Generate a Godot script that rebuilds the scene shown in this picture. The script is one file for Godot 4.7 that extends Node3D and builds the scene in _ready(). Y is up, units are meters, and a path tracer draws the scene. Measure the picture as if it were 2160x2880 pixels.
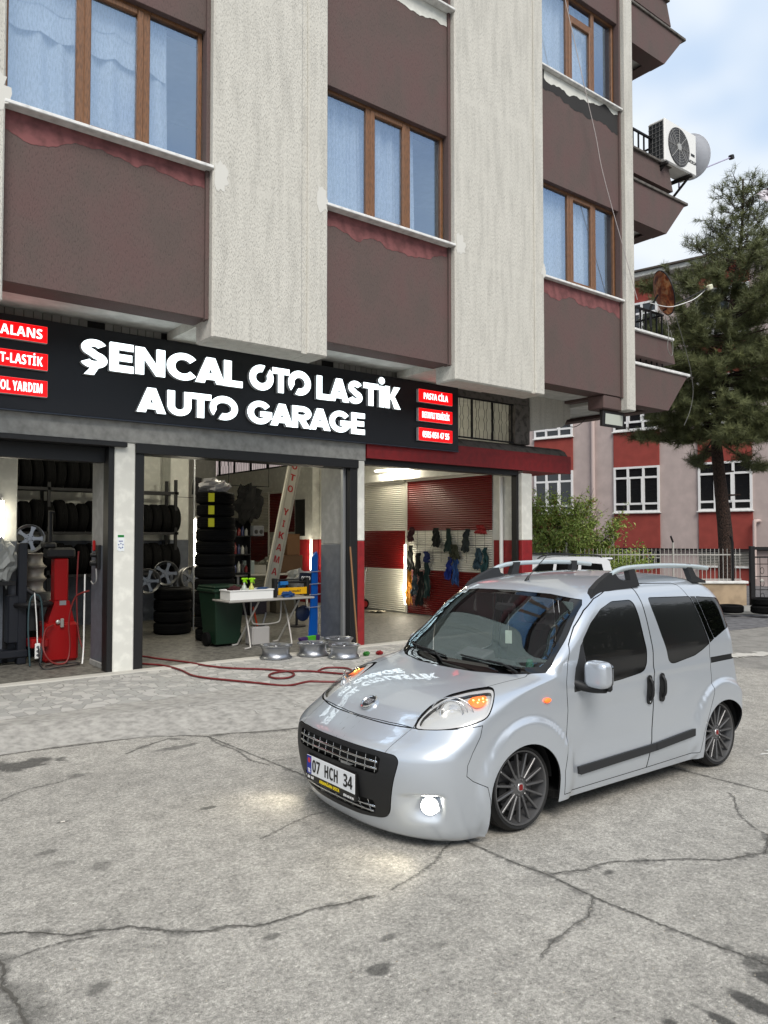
extends Node3D
# A tyre workshop on the ground floor of a corner apartment block; a lowered silver van stands before it.

var M := {}
var used := {}
var rng := RandomNumberGenerator.new()


class Mb:
	var v := PackedVector3Array()
	var n := PackedVector3Array()
	var c := PackedColorArray()
	var tint := Color.WHITE
	var tinted := false

	func tri(a: Vector3, b: Vector3, d: Vector3) -> void:
		var k := (d - a).cross(b - a).normalized()
		v.append(a); v.append(b); v.append(d)
		for i in 3:
			n.append(k)
			c.append(tint)

	func tri_n(a: Vector3, b: Vector3, d: Vector3, na: Vector3, nb: Vector3, nd: Vector3) -> void:
		if (d - a).cross(b - a).dot(na + nb + nd) < 0.0:
			v.append(a); v.append(d); v.append(b)
			n.append(na); n.append(nd); n.append(nb)
		else:
			v.append(a); v.append(b); v.append(d)
			n.append(na); n.append(nb); n.append(nd)
		for i in 3:
			c.append(tint)

	func out(a: Vector3, b: Vector3, d: Vector3, o: Vector3) -> void:
		if (d - a).cross(b - a).dot((a + b + d) / 3.0 - o) < 0.0:
			tri(a, d, b)
		else:
			tri(a, b, d)

	func quad_out(a: Vector3, b: Vector3, d: Vector3, e: Vector3, o: Vector3) -> void:
		out(a, b, d, o)
		out(a, d, e, o)

	func facing(a: Vector3, b: Vector3, d: Vector3, e: Vector3, dir: Vector3) -> void:
		quad_out(a, b, d, e, (a + b + d + e) / 4.0 - dir)

	func box(at: Vector3, size: Vector3, ch := 0.0, basis := Basis()) -> void:
		var h := size / 2.0
		if ch <= 0.0:
			for ax in 3:
				var bx := (ax + 1) % 3
				var cx := (ax + 2) % 3
				for s in [-1.0, 1.0]:
					var p := []
					for k in [[-1, -1], [1, -1], [1, 1], [-1, 1]]:
						var q := Vector3()
						q[ax] = h[ax] * s
						q[bx] = h[bx] * k[0]
						q[cx] = h[cx] * k[1]
						p.append(at + basis * q)
					quad_out(p[0], p[1], p[2], p[3], at)
			return
		ch = minf(ch, minf(h.x, minf(h.y, h.z)) * 0.9)
		var pt := func(sx: float, sy: float, sz: float, ax: int) -> Vector3:
			var q := Vector3((h.x - ch) * sx, (h.y - ch) * sy, (h.z - ch) * sz)
			q[ax] += ch * [sx, sy, sz][ax]
			return at + basis * q
		for ax in 3:
			var bx := (ax + 1) % 3
			var cx := (ax + 2) % 3
			for s in [-1.0, 1.0]:
				var p := []
				for k in [[-1, -1], [1, -1], [1, 1], [-1, 1]]:
					var sg := [0.0, 0.0, 0.0]
					sg[ax] = s
					sg[bx] = float(k[0])
					sg[cx] = float(k[1])
					p.append(pt.call(sg[0], sg[1], sg[2], ax))
				quad_out(p[0], p[1], p[2], p[3], at)
			for s in [-1.0, 1.0]:
				for t in [-1.0, 1.0]:
					var lo := [0.0, 0.0, 0.0]
					lo[bx] = s
					lo[cx] = t
					var hi := lo.duplicate()
					lo[ax] = -1.0
					hi[ax] = 1.0
					quad_out(pt.call(lo[0], lo[1], lo[2], bx), pt.call(hi[0], hi[1], hi[2], bx), pt.call(hi[0], hi[1], hi[2], cx), pt.call(lo[0], lo[1], lo[2], cx), at)
		for sx in [-1.0, 1.0]:
			for sy in [-1.0, 1.0]:
				for sz in [-1.0, 1.0]:
					out(pt.call(sx, sy, sz, 0), pt.call(sx, sy, sz, 1), pt.call(sx, sy, sz, 2), at)

	func span(a: Vector3, b: Vector3, ch := 0.0) -> void:
		box((a + b) / 2.0, (b - a).abs(), ch)

	# a smooth tube along points
	func tube(pts: Array, r, sides := 8, closed := false) -> void:
		var k := pts.size()
		var rings := []
		var up := Vector3.UP
		var first: Vector3 = pts[1] - pts[0]
		if absf(first.normalized().y) > 0.9:
			up = Vector3.RIGHT
		for i in k:
			var a: Vector3 = pts[(i - 1 + k) % k] if closed or i > 0 else pts[0]
			var b: Vector3 = pts[(i + 1) % k] if closed or i < k - 1 else pts[k - 1]
			var t := (b - a).normalized()
			var s := t.cross(up).normalized()
			up = s.cross(t).normalized()
			var rr: float = r[i] if r is Array else r
			var ring := []
			for j in sides:
				var f := TAU * j / sides
				ring.append([pts[i] + (s * cos(f) + up * sin(f)) * rr, s * cos(f) + up * sin(f)])
			rings.append(ring)
		for i in (k if closed else k - 1):
			var ra: Array = rings[i]
			var rb: Array = rings[(i + 1) % k]
			for j in sides:
				var l := (j + 1) % sides
				tri_n(ra[j][0], rb[j][0], rb[l][0], ra[j][1], rb[j][1], rb[l][1])
				tri_n(ra[j][0], rb[l][0], ra[l][0], ra[j][1], rb[l][1], ra[l][1])
		if not closed:
			for e in [0, k - 1]:
				var inner: Vector3 = pts[1] if e == 0 else pts[k - 2]
				for j in range(1, sides - 1):
					out(rings[e][0][0], rings[e][j][0], rings[e][j + 1][0], inner)

	# profile of (radius, height) turned about the y axis of xf; creases where the profile bends sharply
	func lathe(prof: Array, xf: Transform3D, seg := 28, from := 0.0, to := TAU) -> void:
		var m := prof.size()
		for i in m - 1:
			var p: Vector2 = prof[i]
			var q: Vector2 = prof[i + 1]
			if p.is_equal_approx(q):
				continue
			var d := (q - p).normalized()
			var fn := Vector2(d.y, -d.x)
			var n0 := fn
			var n1 := fn
			if i > 0:
				var e: Vector2 = (p - prof[i - 1]).normalized()
				var g := Vector2(e.y, -e.x)
				if g.dot(fn) > 0.7:
					n0 = (fn + g).normalized()
			if i < m - 2:
				var e: Vector2 = (prof[i + 2] - q).normalized()
				var g := Vector2(e.y, -e.x)
				if g.dot(fn) > 0.7:
					n1 = (fn + g).normalized()
			for j in seg:
				var a := from + (to - from) * j / seg
				var b := from + (to - from) * (j + 1) / seg
				var ca := Vector3(cos(a), 0, sin(a))
				var cb := Vector3(cos(b), 0, sin(b))
				var pa := xf * (ca * p.x + Vector3(0, p.y, 0))
				var pb := xf * (cb * p.x + Vector3(0, p.y, 0))
				var qa := xf * (ca * q.x + Vector3(0, q.y, 0))
				var qb := xf * (cb * q.x + Vector3(0, q.y, 0))
				var bs := xf.basis
				var na0 := (bs * (ca * n0.x + Vector3(0, n0.y, 0))).normalized()
				var nb0 := (bs * (cb * n0.x + Vector3(0, n0.y, 0))).normalized()
				var na1 := (bs * (ca * n1.x + Vector3(0, n1.y, 0))).normalized()
				var nb1 := (bs * (cb * n1.x + Vector3(0, n1.y, 0))).normalized()
				if p.x > 1e-5:
					tri_n(pa, pb, qb, na0, nb0, nb1)
				if q.x > 1e-5:
					tri_n(pa, qb, qa, na0, nb1, na1)

	# flat polygon (x, y of xf) pushed out along z of xf
	func prism(poly: PackedVector2Array, xf: Transform3D, depth: float, both := true) -> void:
		var ids := Geometry2D.triangulate_polygon(poly)
		var zf := xf.basis.z.normalized()
		for i in range(0, ids.size(), 3):
			var p := []
			for k in 3:
				var q := poly[ids[i + k]]
				p.append(Vector3(q.x, q.y, 0))
			var a: Vector3 = xf * (p[0] + Vector3(0, 0, depth))
			var b: Vector3 = xf * (p[1] + Vector3(0, 0, depth))
			var d: Vector3 = xf * (p[2] + Vector3(0, 0, depth))
			var sg := signf(depth)
			tri_n(a, b, d, zf * sg, zf * sg, zf * sg)
			if both:
				tri_n(xf * p[0], xf * p[1], xf * p[2], -zf * sg, -zf * sg, -zf * sg)
		var cw := Geometry2D.is_polygon_clockwise(poly)
		var m := poly.size()
		for i in m:
			var p := poly[i]
			var q := poly[(i + 1) % m]
			var e := (q - p).normalized()
			var o := Vector2(e.y, -e.x) * (-1.0 if cw else 1.0)
			var nn := (xf.basis * Vector3(o.x, o.y, 0)).normalized()
			var a := xf * Vector3(p.x, p.y, 0)
			var b := xf * Vector3(q.x, q.y, 0)
			var a2 := xf * Vector3(p.x, p.y, depth)
			var b2 := xf * Vector3(q.x, q.y, depth)
			tri_n(a, b, b2, nn, nn, nn)
			tri_n(a, b2, a2, nn, nn, nn)

	func ball(at: Vector3, r: Vector3, seg := 14, rows := 8) -> void:
		for i in rows:
			for j in seg:
				var p := []
				for k in [[0, 0], [1, 0], [1, 1], [0, 1]]:
					var th: float = PI * (i + k[0]) / rows
					var ph: float = TAU * (j + k[1]) / seg
					p.append(Vector3(sin(th) * cos(ph), cos(th), sin(th) * sin(ph)))
				var nn := []
				for q in p:
					nn.append((q / r).normalized())
				if i > 0:
					tri_n(at + p[0] * r, at + p[1] * r, at + p[3] * r, nn[0], nn[1], nn[3])
				if i < rows - 1:
					tri_n(at + p[1] * r, at + p[2] * r, at + p[3] * r, nn[1], nn[2], nn[3])

	# smooth sheet from a grid of points
	func sheet(g: Array) -> void:
		var rows := g.size()
		var cols: int = g[0].size()
		var nn := []
		for i in rows:
			var r := []
			for j in cols:
				var a: Vector3 = g[mini(i + 1, rows - 1)][j] - g[maxi(i - 1, 0)][j]
				var b: Vector3 = g[i][mini(j + 1, cols - 1)] - g[i][maxi(j - 1, 0)]
				r.append(a.cross(b).normalized())
			nn.append(r)
		for i in rows - 1:
			for j in cols - 1:
				tri_n(g[i][j], g[i + 1][j], g[i + 1][j + 1], nn[i][j], nn[i + 1][j], nn[i + 1][j + 1])
				tri_n(g[i][j], g[i + 1][j + 1], g[i][j + 1], nn[i][j], nn[i + 1][j + 1], nn[i][j + 1])

	func mesh() -> ArrayMesh:
		var arr := []
		arr.resize(Mesh.ARRAY_MAX)
		arr[Mesh.ARRAY_VERTEX] = v
		arr[Mesh.ARRAY_NORMAL] = n
		if tinted:
			arr[Mesh.ARRAY_COLOR] = c
		var m := ArrayMesh.new()
		m.add_surface_from_arrays(Mesh.PRIMITIVE_TRIANGLES, arr)
		return m


func numbered(called: String) -> String:
	if not used.has(called):
		used[called] = 0
		return called
	used[called] += 1
	return "%s_%03d" % [called, used[called]]


func thing(called: String, label: String, category: String, at := Vector3.ZERO, turn := 0.0, group := "") -> Node3D:
	var o := Node3D.new()
	o.name = numbered(called)
	add_child(o)
	o.position = at
	o.rotation.y = turn
	return tag(o, label, category, group)


func tag(o: Node3D, label: String, category: String, group := "") -> Node3D:
	o.set_meta("label", label)
	o.set_meta("category", category)
	if group:
		o.set_meta("group", group)
	return o


func part(called: String, shape, m: Material, parent: Node3D, label := "") -> MeshInstance3D:
	var o := MeshInstance3D.new()
	o.name = called
	o.mesh = shape.mesh() if shape is Mb else shape
	o.material_override = m
	parent.add_child(o, true)
	if label:
		o.set_meta("label", label)
	return o


func single(called: String, shape, m: Material, label: String, category: String, at := Vector3.ZERO, turn := 0.0, group := "") -> MeshInstance3D:
	var o := MeshInstance3D.new()
	o.name = numbered(called)
	o.mesh = shape.mesh() if shape is Mb else shape
	o.material_override = m
	add_child(o)
	o.position = at
	o.rotation.y = turn
	tag(o, label, category, group)
	return o


func setting(called: String, shape, m: Material) -> MeshInstance3D:
	var o := MeshInstance3D.new()
	o.name = numbered(called)
	o.mesh = shape.mesh() if shape is Mb else shape
	o.material_override = m
	add_child(o)
	o.set_meta("kind", "structure")
	return o


func copy_of(o: Node3D, label: String, at: Vector3, turn := 0.0) -> Node3D:
	var r: Node3D = o.duplicate()
	var base := String(o.name)
	var re := RegEx.create_from_string("_\\d{3}$")
	r.name = numbered(re.sub(base, ""))
	add_child(r)
	r.position = at
	r.rotation.y = turn
	r.set_meta("label", label)
	return r


func lin(r: float, g: float, b: float, a := 1.0) -> Color:
	var c := Color(r, g, b).linear_to_srgb()
	c.a = a
	return c


func mat(col: Color, rough := 0.7, metal := 0.0, spec := 0.5) -> StandardMaterial3D:
	var m := StandardMaterial3D.new()
	m.albedo_color = col
	m.roughness = rough
	m.metallic = metal
	m.metallic_specular = spec
	return m


func glow(col: Color, energy: float, base := Color(0.8, 0.8, 0.8)) -> StandardMaterial3D:
	var m := mat(base, 0.5)
	m.emission_enabled = true
	m.emission = col
	m.emission_energy_multiplier = energy
	return m


func noise(s: int, freq: float, oct := 4, kind := FastNoiseLite.TYPE_SIMPLEX_SMOOTH) -> FastNoiseLite:
	var f := FastNoiseLite.new()
	f.seed = s
	f.noise_type = kind
	f.frequency = freq
	f.fractal_octaves = oct
	if kind == FastNoiseLite.TYPE_CELLULAR:
		f.cellular_return_type = FastNoiseLite.RETURN_DISTANCE
	return f


# a tiling picture from noise: stops = [[where, grey or Color], ...]
func ntex(s: int, freq: float, oct: int, stops: Array, size := 512, kind := FastNoiseLite.TYPE_SIMPLEX_SMOOTH, gain := 0.5) -> NoiseTexture2D:
	var t := NoiseTexture2D.new()
	t.width = size
	t.height = size
	t.seamless = true
	t.noise = noise(s, freq, oct, kind)
	t.noise.fractal_gain = gain
	var g := Gradient.new()
	var off := PackedFloat32Array()
	var col := PackedColorArray()
	for k in stops:
		off.append(k[0])
		col.append(k[1] if k[1] is Color else Color(k[1], k[1], k[1]))
	g.offsets = off
	g.colors = col
	t.color_ramp = g
	return t


func planes(m: StandardMaterial3D, sc: Vector3) -> void:
	m.uv1_triplanar = true
	m.uv1_world_triplanar = true
	m.uv1_scale = sc


func over(m: StandardMaterial3D, t: Texture2D, sc: Vector3) -> void:
	m.detail_enabled = true
	m.detail_albedo = t
	m.detail_blend_mode = BaseMaterial3D.BLEND_MODE_MUL
	m.detail_uv_layer = BaseMaterial3D.DETAIL_UV_2
	m.uv2_triplanar = true
	m.uv2_world_triplanar = true
	m.uv2_scale = sc


func v2(a: Array) -> PackedVector2Array:
	var p := PackedVector2Array()
	for i in range(0, a.size(), 2):
		p.append(Vector2(a[i], a[i + 1]))
	return p


# one line of letters as a mesh, its left foot at the origin, fitted to a width and a cap height
func words(text: String, width: float, cap: float, depth: float, bold := 0.0) -> ArrayMesh:
	var tm := TextMesh.new()
	tm.text = text
	tm.font = font(bold)
	tm.font_size = 64
	tm.pixel_size = 0.01
	tm.depth = 0.1
	tm.curve_step = 1.0
	tm.horizontal_alignment = HORIZONTAL_ALIGNMENT_LEFT
	tm.vertical_alignment = VERTICAL_ALIGNMENT_BOTTOM
	return fitted(tm, width, cap, depth)


var fonts := {}


func font(bold: float, weight := 700) -> Font:
	var key := "%f %d" % [bold, weight]
	if fonts.has(key):
		return fonts[key]
	var f := SystemFont.new()
	f.font_names = PackedStringArray(["Droid Sans"])
	f.font_weight = weight
	var fv := FontVariation.new()
	fv.base_font = f
	fv.variation_embolden = bold
	fonts[key] = fv
	return fv


var cap_cache := {}


func cap_of(bold: float) -> Vector2:
	if not cap_cache.has(bold):
		var t := TextMesh.new()
		t.text = "H"
		t.font = font(bold)
		t.font_size = 64
		t.pixel_size = 0.01
		t.vertical_alignment = VERTICAL_ALIGNMENT_BOTTOM
		var b := t.get_aabb()
		cap_cache[bold] = Vector2(b.position.y, b.size.y)
	return cap_cache[bold]


func fitted(tm: TextMesh, width: float, cap: float, depth: float) -> ArrayMesh:
	var b := tm.get_aabb()
	var cp := cap_of((tm.font as FontVariation).variation_embolden)
	var sc := Vector3(width / b.size.x, cap / cp.y, depth / 0.1)
	var out := ArrayMesh.new()
	for s in tm.get_surface_count():
		var arr := tm.surface_get_arrays(s)
		var vs: PackedVector3Array = arr[Mesh.ARRAY_VERTEX]
		for i in vs.size():
			vs[i] = Vector3((vs[i].x - b.position.x) * sc.x, (vs[i].y - cp.x) * sc.y, (vs[i].z + 0.05) * sc.z)
		var ns: PackedVector3Array = arr[Mesh.ARRAY_NORMAL]
		for i in ns.size():
			ns[i] = (ns[i] / sc).normalized()
		arr[Mesh.ARRAY_VERTEX] = vs
		arr[Mesh.ARRAY_NORMAL] = ns
		arr[Mesh.ARRAY_TEX_UV] = null
		arr[Mesh.ARRAY_TANGENT] = null
		out.add_surface_from_arrays(Mesh.PRIMITIVE_TRIANGLES, arr)
	return out


func arc(c: Vector2, rx: float, ry: float, a0: float, a1: float, k: int) -> Array:
	var o := []
	for i in k + 1:
		var a := deg_to_rad(a0 + (a1 - a0) * i / k)
		o.append(c + Vector2(cos(a) * rx, sin(a) * ry))
	return o


# rounded rectangle round the origin
func rounded(w: float, h: float, r: float, k := 4) -> PackedVector2Array:
	var p := PackedVector2Array()
	for q in [[1, 1, 0], [-1, 1, 90], [-1, -1, 180], [1, -1, 270]]:
		for e in arc(Vector2((w / 2 - r) * q[0], (h / 2 - r) * q[1]), r, r, q[2], q[2] + 90, k):
			p.append(e)
	return p


# rounds the corners of an outline
func soften(p: PackedVector2Array, r: float, k := 4) -> PackedVector2Array:
	var o := PackedVector2Array()
	var m := p.size()
	for i in m:
		var a := p[(i - 1 + m) % m]
		var b := p[i]
		var c := p[(i + 1) % m]
		var ra := minf(r, (a - b).length() * 0.45)
		var rc := minf(r, (c - b).length() * 0.45)
		var s := b + (a - b).normalized() * ra
		var e := b + (c - b).normalized() * rc
		for j in k + 1:
			var t := float(j) / k
			o.append(s.lerp(b, t).lerp(b.lerp(e, t), t))
	return o


func frame_at(o: Vector3, x: Vector3, y: Vector3) -> Transform3D:
	return Transform3D(Basis(x, y, x.cross(y)), o)


# points along a smooth line through the given ones
func smooth_line(pts: Array, per := 6) -> Array:
	var o := []
	for i in pts.size() - 1:
		var a: Vector3 = pts[maxi(i - 1, 0)]
		var b: Vector3 = pts[i]
		var c: Vector3 = pts[i + 1]
		var d: Vector3 = pts[mini(i + 2, pts.size() - 1)]
		for k in per:
			o.append(b.cubic_interpolate(c, a, d, float(k) / per))
	o.append(pts[pts.size() - 1])
	return o


func _ready() -> void:
	rng.seed = 7
	var cam := Camera3D.new()
	cam.name = "camera"
	cam.fov = 67.28
	cam.position = Vector3(0, 1.97, 0)
	cam.rotation = Vector3(deg_to_rad(1.861), deg_to_rad(-38.2), 0)
	cam.near = 0.05
	cam.far = 900.0
	add_child(cam)
	cam.current = true
	make_sky()
	make_materials()
	make_ground()
	make_apartment()
	make_facade_things()
	make_garage_room()
	make_school()
	make_side_street()
	make_trees()
	make_shop_sign()
	make_garage_goods()
	make_van()
	make_opposite()


func make_sky() -> void:
	var we := WorldEnvironment.new()
	we.name = "world_environment"
	var e := Environment.new()
	e.background_mode = Environment.BG_SKY
	e.tonemap_mode = Environment.TONE_MAPPER_LINEAR
	e.tonemap_exposure = 2.1
	e.sdfgi_enabled = true
	e.ssao_enabled = true
	e.ssil_enabled = true
	var sky := Sky.new()
	var pm := PanoramaSkyMaterial.new()
	var w := 768
	var h := 384
	var im := Image.create(w, h, false, Image.FORMAT_RGBF)
	var f := noise(11, 1.1, 5)
	var f2 := noise(23, 3.2, 4)
	for j in h:
		var th := PI * (j + 0.5) / h
		var y := cos(th)
		for i in w:
			var ph := TAU * (i + 0.5) / w
			var d := Vector3(sin(th) * cos(ph), y, sin(th) * sin(ph))
			var q := d / (absf(y) * 0.8 + 0.35)
			var k := f.get_noise_3d(q.x, q.y * 1.4, q.z) + 0.35 * f2.get_noise_3d(q.x, q.y * 1.5, q.z)
			var cover := smoothstep(-0.55, 0.12, k)
			var blue := Color(0.46, 0.64, 0.92).lerp(Color(0.66, 0.82, 1.0), pow(1.0 - clampf(y, 0, 1), 2.0))
			var shade := smoothstep(0.12, 0.6, k)
			var cloud := Color(0.94, 1.0, 1.06).lerp(Color(0.62, 0.72, 0.88), shade * 0.75)
			var c := blue.lerp(cloud, cover) * 0.47
			if y < 0.0:
				c = c.lerp(Color(0.16, 0.16, 0.16), smoothstep(0.0, -0.15, y))
			im.set_pixel(i, j, c)
	pm.panorama = ImageTexture.create_from_image(im)
	sky.sky_material = pm
	e.sky = sky
	we.environment = e
	add_child(we)
	var sun := DirectionalLight3D.new()
	sun.name = "sun"
	sun.light_energy = 0.5
	sun.light_color = Color(1.0, 0.97, 0.93)
	sun.light_angular_distance = 32.0
	sun.shadow_enabled = true
	add_child(sun)
	sun.look_at_from_position(Vector3(-2.5, 7.0, 6.0), Vector3.ZERO)


func make_materials() -> void:
	var one := Vector3.ONE
	# pale rubbed plaster with short upright dashes
	var p := mat(Color(0.79, 0.78, 0.745), 0.9)
	p.albedo_texture = ntex(3, 0.05, 2, [[0.0, 1.0], [0.60, 1.0], [0.70, 0.93], [0.85, 0.80]], 1024)
	planes(p, Vector3(1.7, 0.36, 1.7))
	over(p, ntex(4, 0.012, 5, [[0.15, 0.93], [0.5, 0.98], [0.8, 1.0]], 512), Vector3(0.9, 0.12, 0.9))
	p.heightmap_enabled = true
	p.heightmap_scale = 0.3
	p.heightmap_texture = ntex(3, 0.05, 2, [[0.0, 1.0], [0.60, 1.0], [0.68, 0.45], [0.82, 0.0]], 1024)
	M.plaster = p
	var b := mat(Color(0.37, 0.305, 0.295), 0.85)
	b.albedo_texture = ntex(5, 0.05, 2, [[0.0, 1.0], [0.64, 1.0], [0.72, 0.93], [0.85, 0.84]], 1024)
	planes(b, Vector3(1.2, 0.3, 1.2))
	over(b, ntex(6, 0.008, 4, [[0.2, Color(0.93, 0.96, 0.94)], [0.5, Color(0.98, 0.97, 0.96)], [0.8, Color(1.0, 0.95, 0.95)]], 512), Vector3(0.3, 0.2, 0.3))
	b.heightmap_enabled = true
	b.heightmap_scale = 0.22
	b.heightmap_texture = ntex(5, 0.05, 3, [[0.0, 1.0], [0.5, 0.8], [0.68, 0.4], [0.85, 0.0]], 1024)
	M.brown = b
	var rose := mat(Color(0.485, 0.295, 0.295), 0.85)
	rose.albedo_texture = ntex(7, 0.006, 4, [[0.2, 0.82], [0.6, 1.0]])
	planes(rose, Vector3(1.2, 1.2, 1.2))
	M.rose = rose
	var conc := func(col: Color, s: int, lo := 0.72, sc := 0.5, rough := 0.9) -> StandardMaterial3D:
		var m := mat(col, rough)
		m.albedo_texture = ntex(s, 0.012, 6, [[0.1, lo], [0.5, 0.94], [0.85, 1.0]])
		planes(m, Vector3(sc, sc, sc))
		return m
	M.beam = conc.call(Color(0.60, 0.60, 0.585), 8, 0.84, 0.9)
	M.white_wall = conc.call(Color(0.86, 0.86, 0.83), 9, 0.93, 0.7)
	M.grey_paint = conc.call(Color(0.37, 0.39, 0.425), 10, 0.88, 0.8, 0.5)
	M.pale_paint = conc.call(Color(0.62, 0.62, 0.61), 12, 0.90, 0.8)
	M.red_paint = conc.call(Color(0.54, 0.085, 0.105), 13, 0.86, 0.9, 0.55)
	M.soffit = conc.call(Color(0.80, 0.80, 0.78), 14, 0.88, 0.5)
	M.cap = conc.call(Color(0.40, 0.38, 0.36), 15, 0.6, 0.9)
	M.sill = conc.call(Color(0.90, 0.90, 0.89), 16, 0.85, 0.9)
	M.floor = conc.call(Color(0.47, 0.46, 0.43), 17, 0.7, 0.8, 0.6)
	over(M.floor, ntex(18, 0.03, 2, [[0.2, 0.78], [0.5, 0.92], [0.8, 1.0]], 512, FastNoiseLite.TYPE_CELLULAR), Vector3(1.2, 1.2, 1.2))
	# street concrete: broad blotches, pale grit
	var g := mat(Color(0.655, 0.645, 0.62), 0.92)
	M.grain = ntex(20, 0.13, 3, [[0.0, 0.45], [0.35, 0.78], [0.5, 0.94], [0.65, 1.0], [1.0, 1.0]], 1024, FastNoiseLite.TYPE_SIMPLEX_SMOOTH, 0.75)
	g.albedo_texture = ntex(19, 0.006, 7, [[0.2, 0.84], [0.42, 0.92], [0.6, 0.97], [0.8, 1.0]], 1024, FastNoiseLite.TYPE_SIMPLEX_SMOOTH, 0.68)
	planes(g, Vector3(0.31, 0.31, 0.31))
	over(g, ntex(20, 0.10, 3, [[0.0, 0.34], [0.28, 0.66], [0.5, 0.85], [0.66, 0.95], [0.78, 1.0], [1.0, 1.0]], 1024, FastNoiseLite.TYPE_SIMPLEX_SMOOTH, 0.8), Vector3(0.8, 0.8, 0.8))
	g.heightmap_enabled = true
	g.heightmap_scale = 0.5
	g.heightmap_texture = ntex(21, 0.05, 5, [[0.0, 0.0], [1.0, 1.0]], 1024)
	M.street = g
	var a := mat(Color(0.42, 0.42, 0.43), 0.95)
	a.albedo_texture = ntex(22, 0.02, 6, [[0.1, 0.68], [0.6, 1.0]], 512)
	planes(a, Vector3(0.4, 0.4, 0.4))
	M.asphalt = a
	M.apron = conc.call(Color(0.60, 0.595, 0.575), 24, 0.82, 0.6)
	M.ramp = conc.call(Color(0.68, 0.67, 0.645), 25, 0.82, 0.7)
	over(M.ramp, ntex(26, 0.02, 4, [[0.0, 0.8], [0.5, 0.95], [0.8, 1.0]], 512), Vector3(0.9, 0.9, 0.9))
	M.crack = mat(Color(0.31, 0.30, 0.28), 1.0)
	M.wet = mat(Color(0.20, 0.19, 0.17), 0.28)
	M.stain = mat(Color(0.37, 0.36, 0.345), 0.85)
	for k in 3:
		M["chip%d" % k] = conc.call([Color(0.67, 0.665, 0.645), Color(0.62, 0.615, 0.60), Color(0.75, 0.74, 0.715)][k], 27 + k, 0.8, 1.5, 0.7)
	M.chips = mat(Color.WHITE, 0.7)
	M.chips.vertex_color_use_as_albedo = true
	M.grit = mat(Color(0.78, 0.76, 0.72), 0.8)
	M.grit.vertex_color_use_as_albedo = true
	# woods, metals, glass
	var w := mat(Color(0.47, 0.32, 0.20), 0.5)
	w.albedo_texture = ntex(30, 0.03, 4, [[0.2, 0.78], [0.6, 1.0]])
	planes(w, Vector3(3.0, 0.5, 3.0))
	M.wood = w
	M.black = mat(Color(0.055, 0.057, 0.065), 0.5)
	M.iron = mat(Color(0.09, 0.09, 0.10), 0.6, 0.3)
	M.white = mat(Color(0.88, 0.88, 0.87), 0.5)
	var gl := mat(Color(1, 1, 1, 0.04), 0.02)
	gl.transparency = BaseMaterial3D.TRANSPARENCY_ALPHA
	gl.metallic_specular = 0.7
	M.glass = gl
	var cu := mat(Color(0.74, 0.80, 0.85), 0.95)  # bluish tint puts the sky mirrored in the panes into the cloth
	cu.albedo_texture = ntex(31, 0.03, 3, [[0.2, 0.86], [0.6, 1.0]])
	planes(cu, Vector3(2.5, 0.6, 2.5))
	cu.backlight_enabled = true
	cu.backlight = Color(0.5, 0.55, 0.6)
	M.curtain = cu
	var white_px := Image.create(4, 4, false, Image.FORMAT_RGB8)
	white_px.fill(Color.WHITE)
	var wg := mat(Color(0.74, 0.86, 1.0, 0.34), 0.03, 1.0)
	wg.albedo_texture = ImageTexture.create_from_image(white_px)
	wg.transparency = BaseMaterial3D.TRANSPARENCY_ALPHA
	M.window_glass = wg
	var sg := mat(Color(0.82, 0.93, 0.97, 0.22), 0.012, 1.0)
	sg.albedo_texture = wg.albedo_texture
	sg.transparency = BaseMaterial3D.TRANSPARENCY_ALPHA
	M.windscreen_glass = sg
	M.dark_room = mat(Color(0.42, 0.44, 0.48), 0.9)
	M.red_slat = mat(Color(0.42, 0.05, 0.05), 0.45)
	M.white_slat = mat(Color(0.80, 0.79, 0.75), 0.45)
	M.galv = mat(Color(0.62, 0.63, 0.64), 0.45, 0.6)
	M.rubber = mat(Color(0.055, 0.055, 0.057), 0.85, 0.0, 0.25)
	M.alloy = mat(Color(0.62, 0.63, 0.65), 0.34, 0.9)
	M.alloy_dull = mat(Color(0.62, 0.60, 0.57), 0.5, 0.7)
	M.tube = glow(Color(1.0, 0.97, 0.90), 3.0)
	M.tile = mat(Color(0.56, 0.55, 0.53), 0.4)
	M.tile2 = mat(Color(0.50, 0.49, 0.47), 0.4)


func ribbon(flat: Array, wide: float, y: float, mb: Mb, jag := 0.5) -> void:
	var pts := []
	for i in range(0, flat.size(), 2):
		pts.append(Vector3(flat[i], y, flat[i + 1]))
	var fine := []
	for i in pts.size() - 1:
		var d: float = (pts[i + 1] - pts[i]).length()
		var k := maxi(2, int(d / 0.025))
		for j in k:
			var q: Vector3 = pts[i].lerp(pts[i + 1], float(j) / k)
			fine.append(q + Vector3(rng.randf_range(-1, 1), 0, rng.randf_range(-1, 1)) * 0.007)
	fine.append(pts[pts.size() - 1])
	var last: Vector3
	var last2: Vector3
	for i in fine.size():
		var t: Vector3 = (fine[mini(i + 1, fine.size() - 1)] - fine[maxi(i - 1, 0)]).normalized()
		var s := Vector3(-t.z, 0, t.x)
		var w := wide * rng.randf_range(1.0 - jag, 1.0 + jag) * (0.25 if i == 0 or i == fine.size() - 1 else 1.0)
		var off := rng.randf_range(-0.3, 0.3) * wide
		var a: Vector3 = fine[i] + s * (w / 2 + off)
		var b: Vector3 = fine[i] - s * (w / 2 - off)
		if i > 0:
			mb.tri_n(last, a, b, Vector3.UP, Vector3.UP, Vector3.UP)
			mb.tri_n(last, b, last2, Vector3.UP, Vector3.UP, Vector3.UP)
		last = a
		last2 = b


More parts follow.
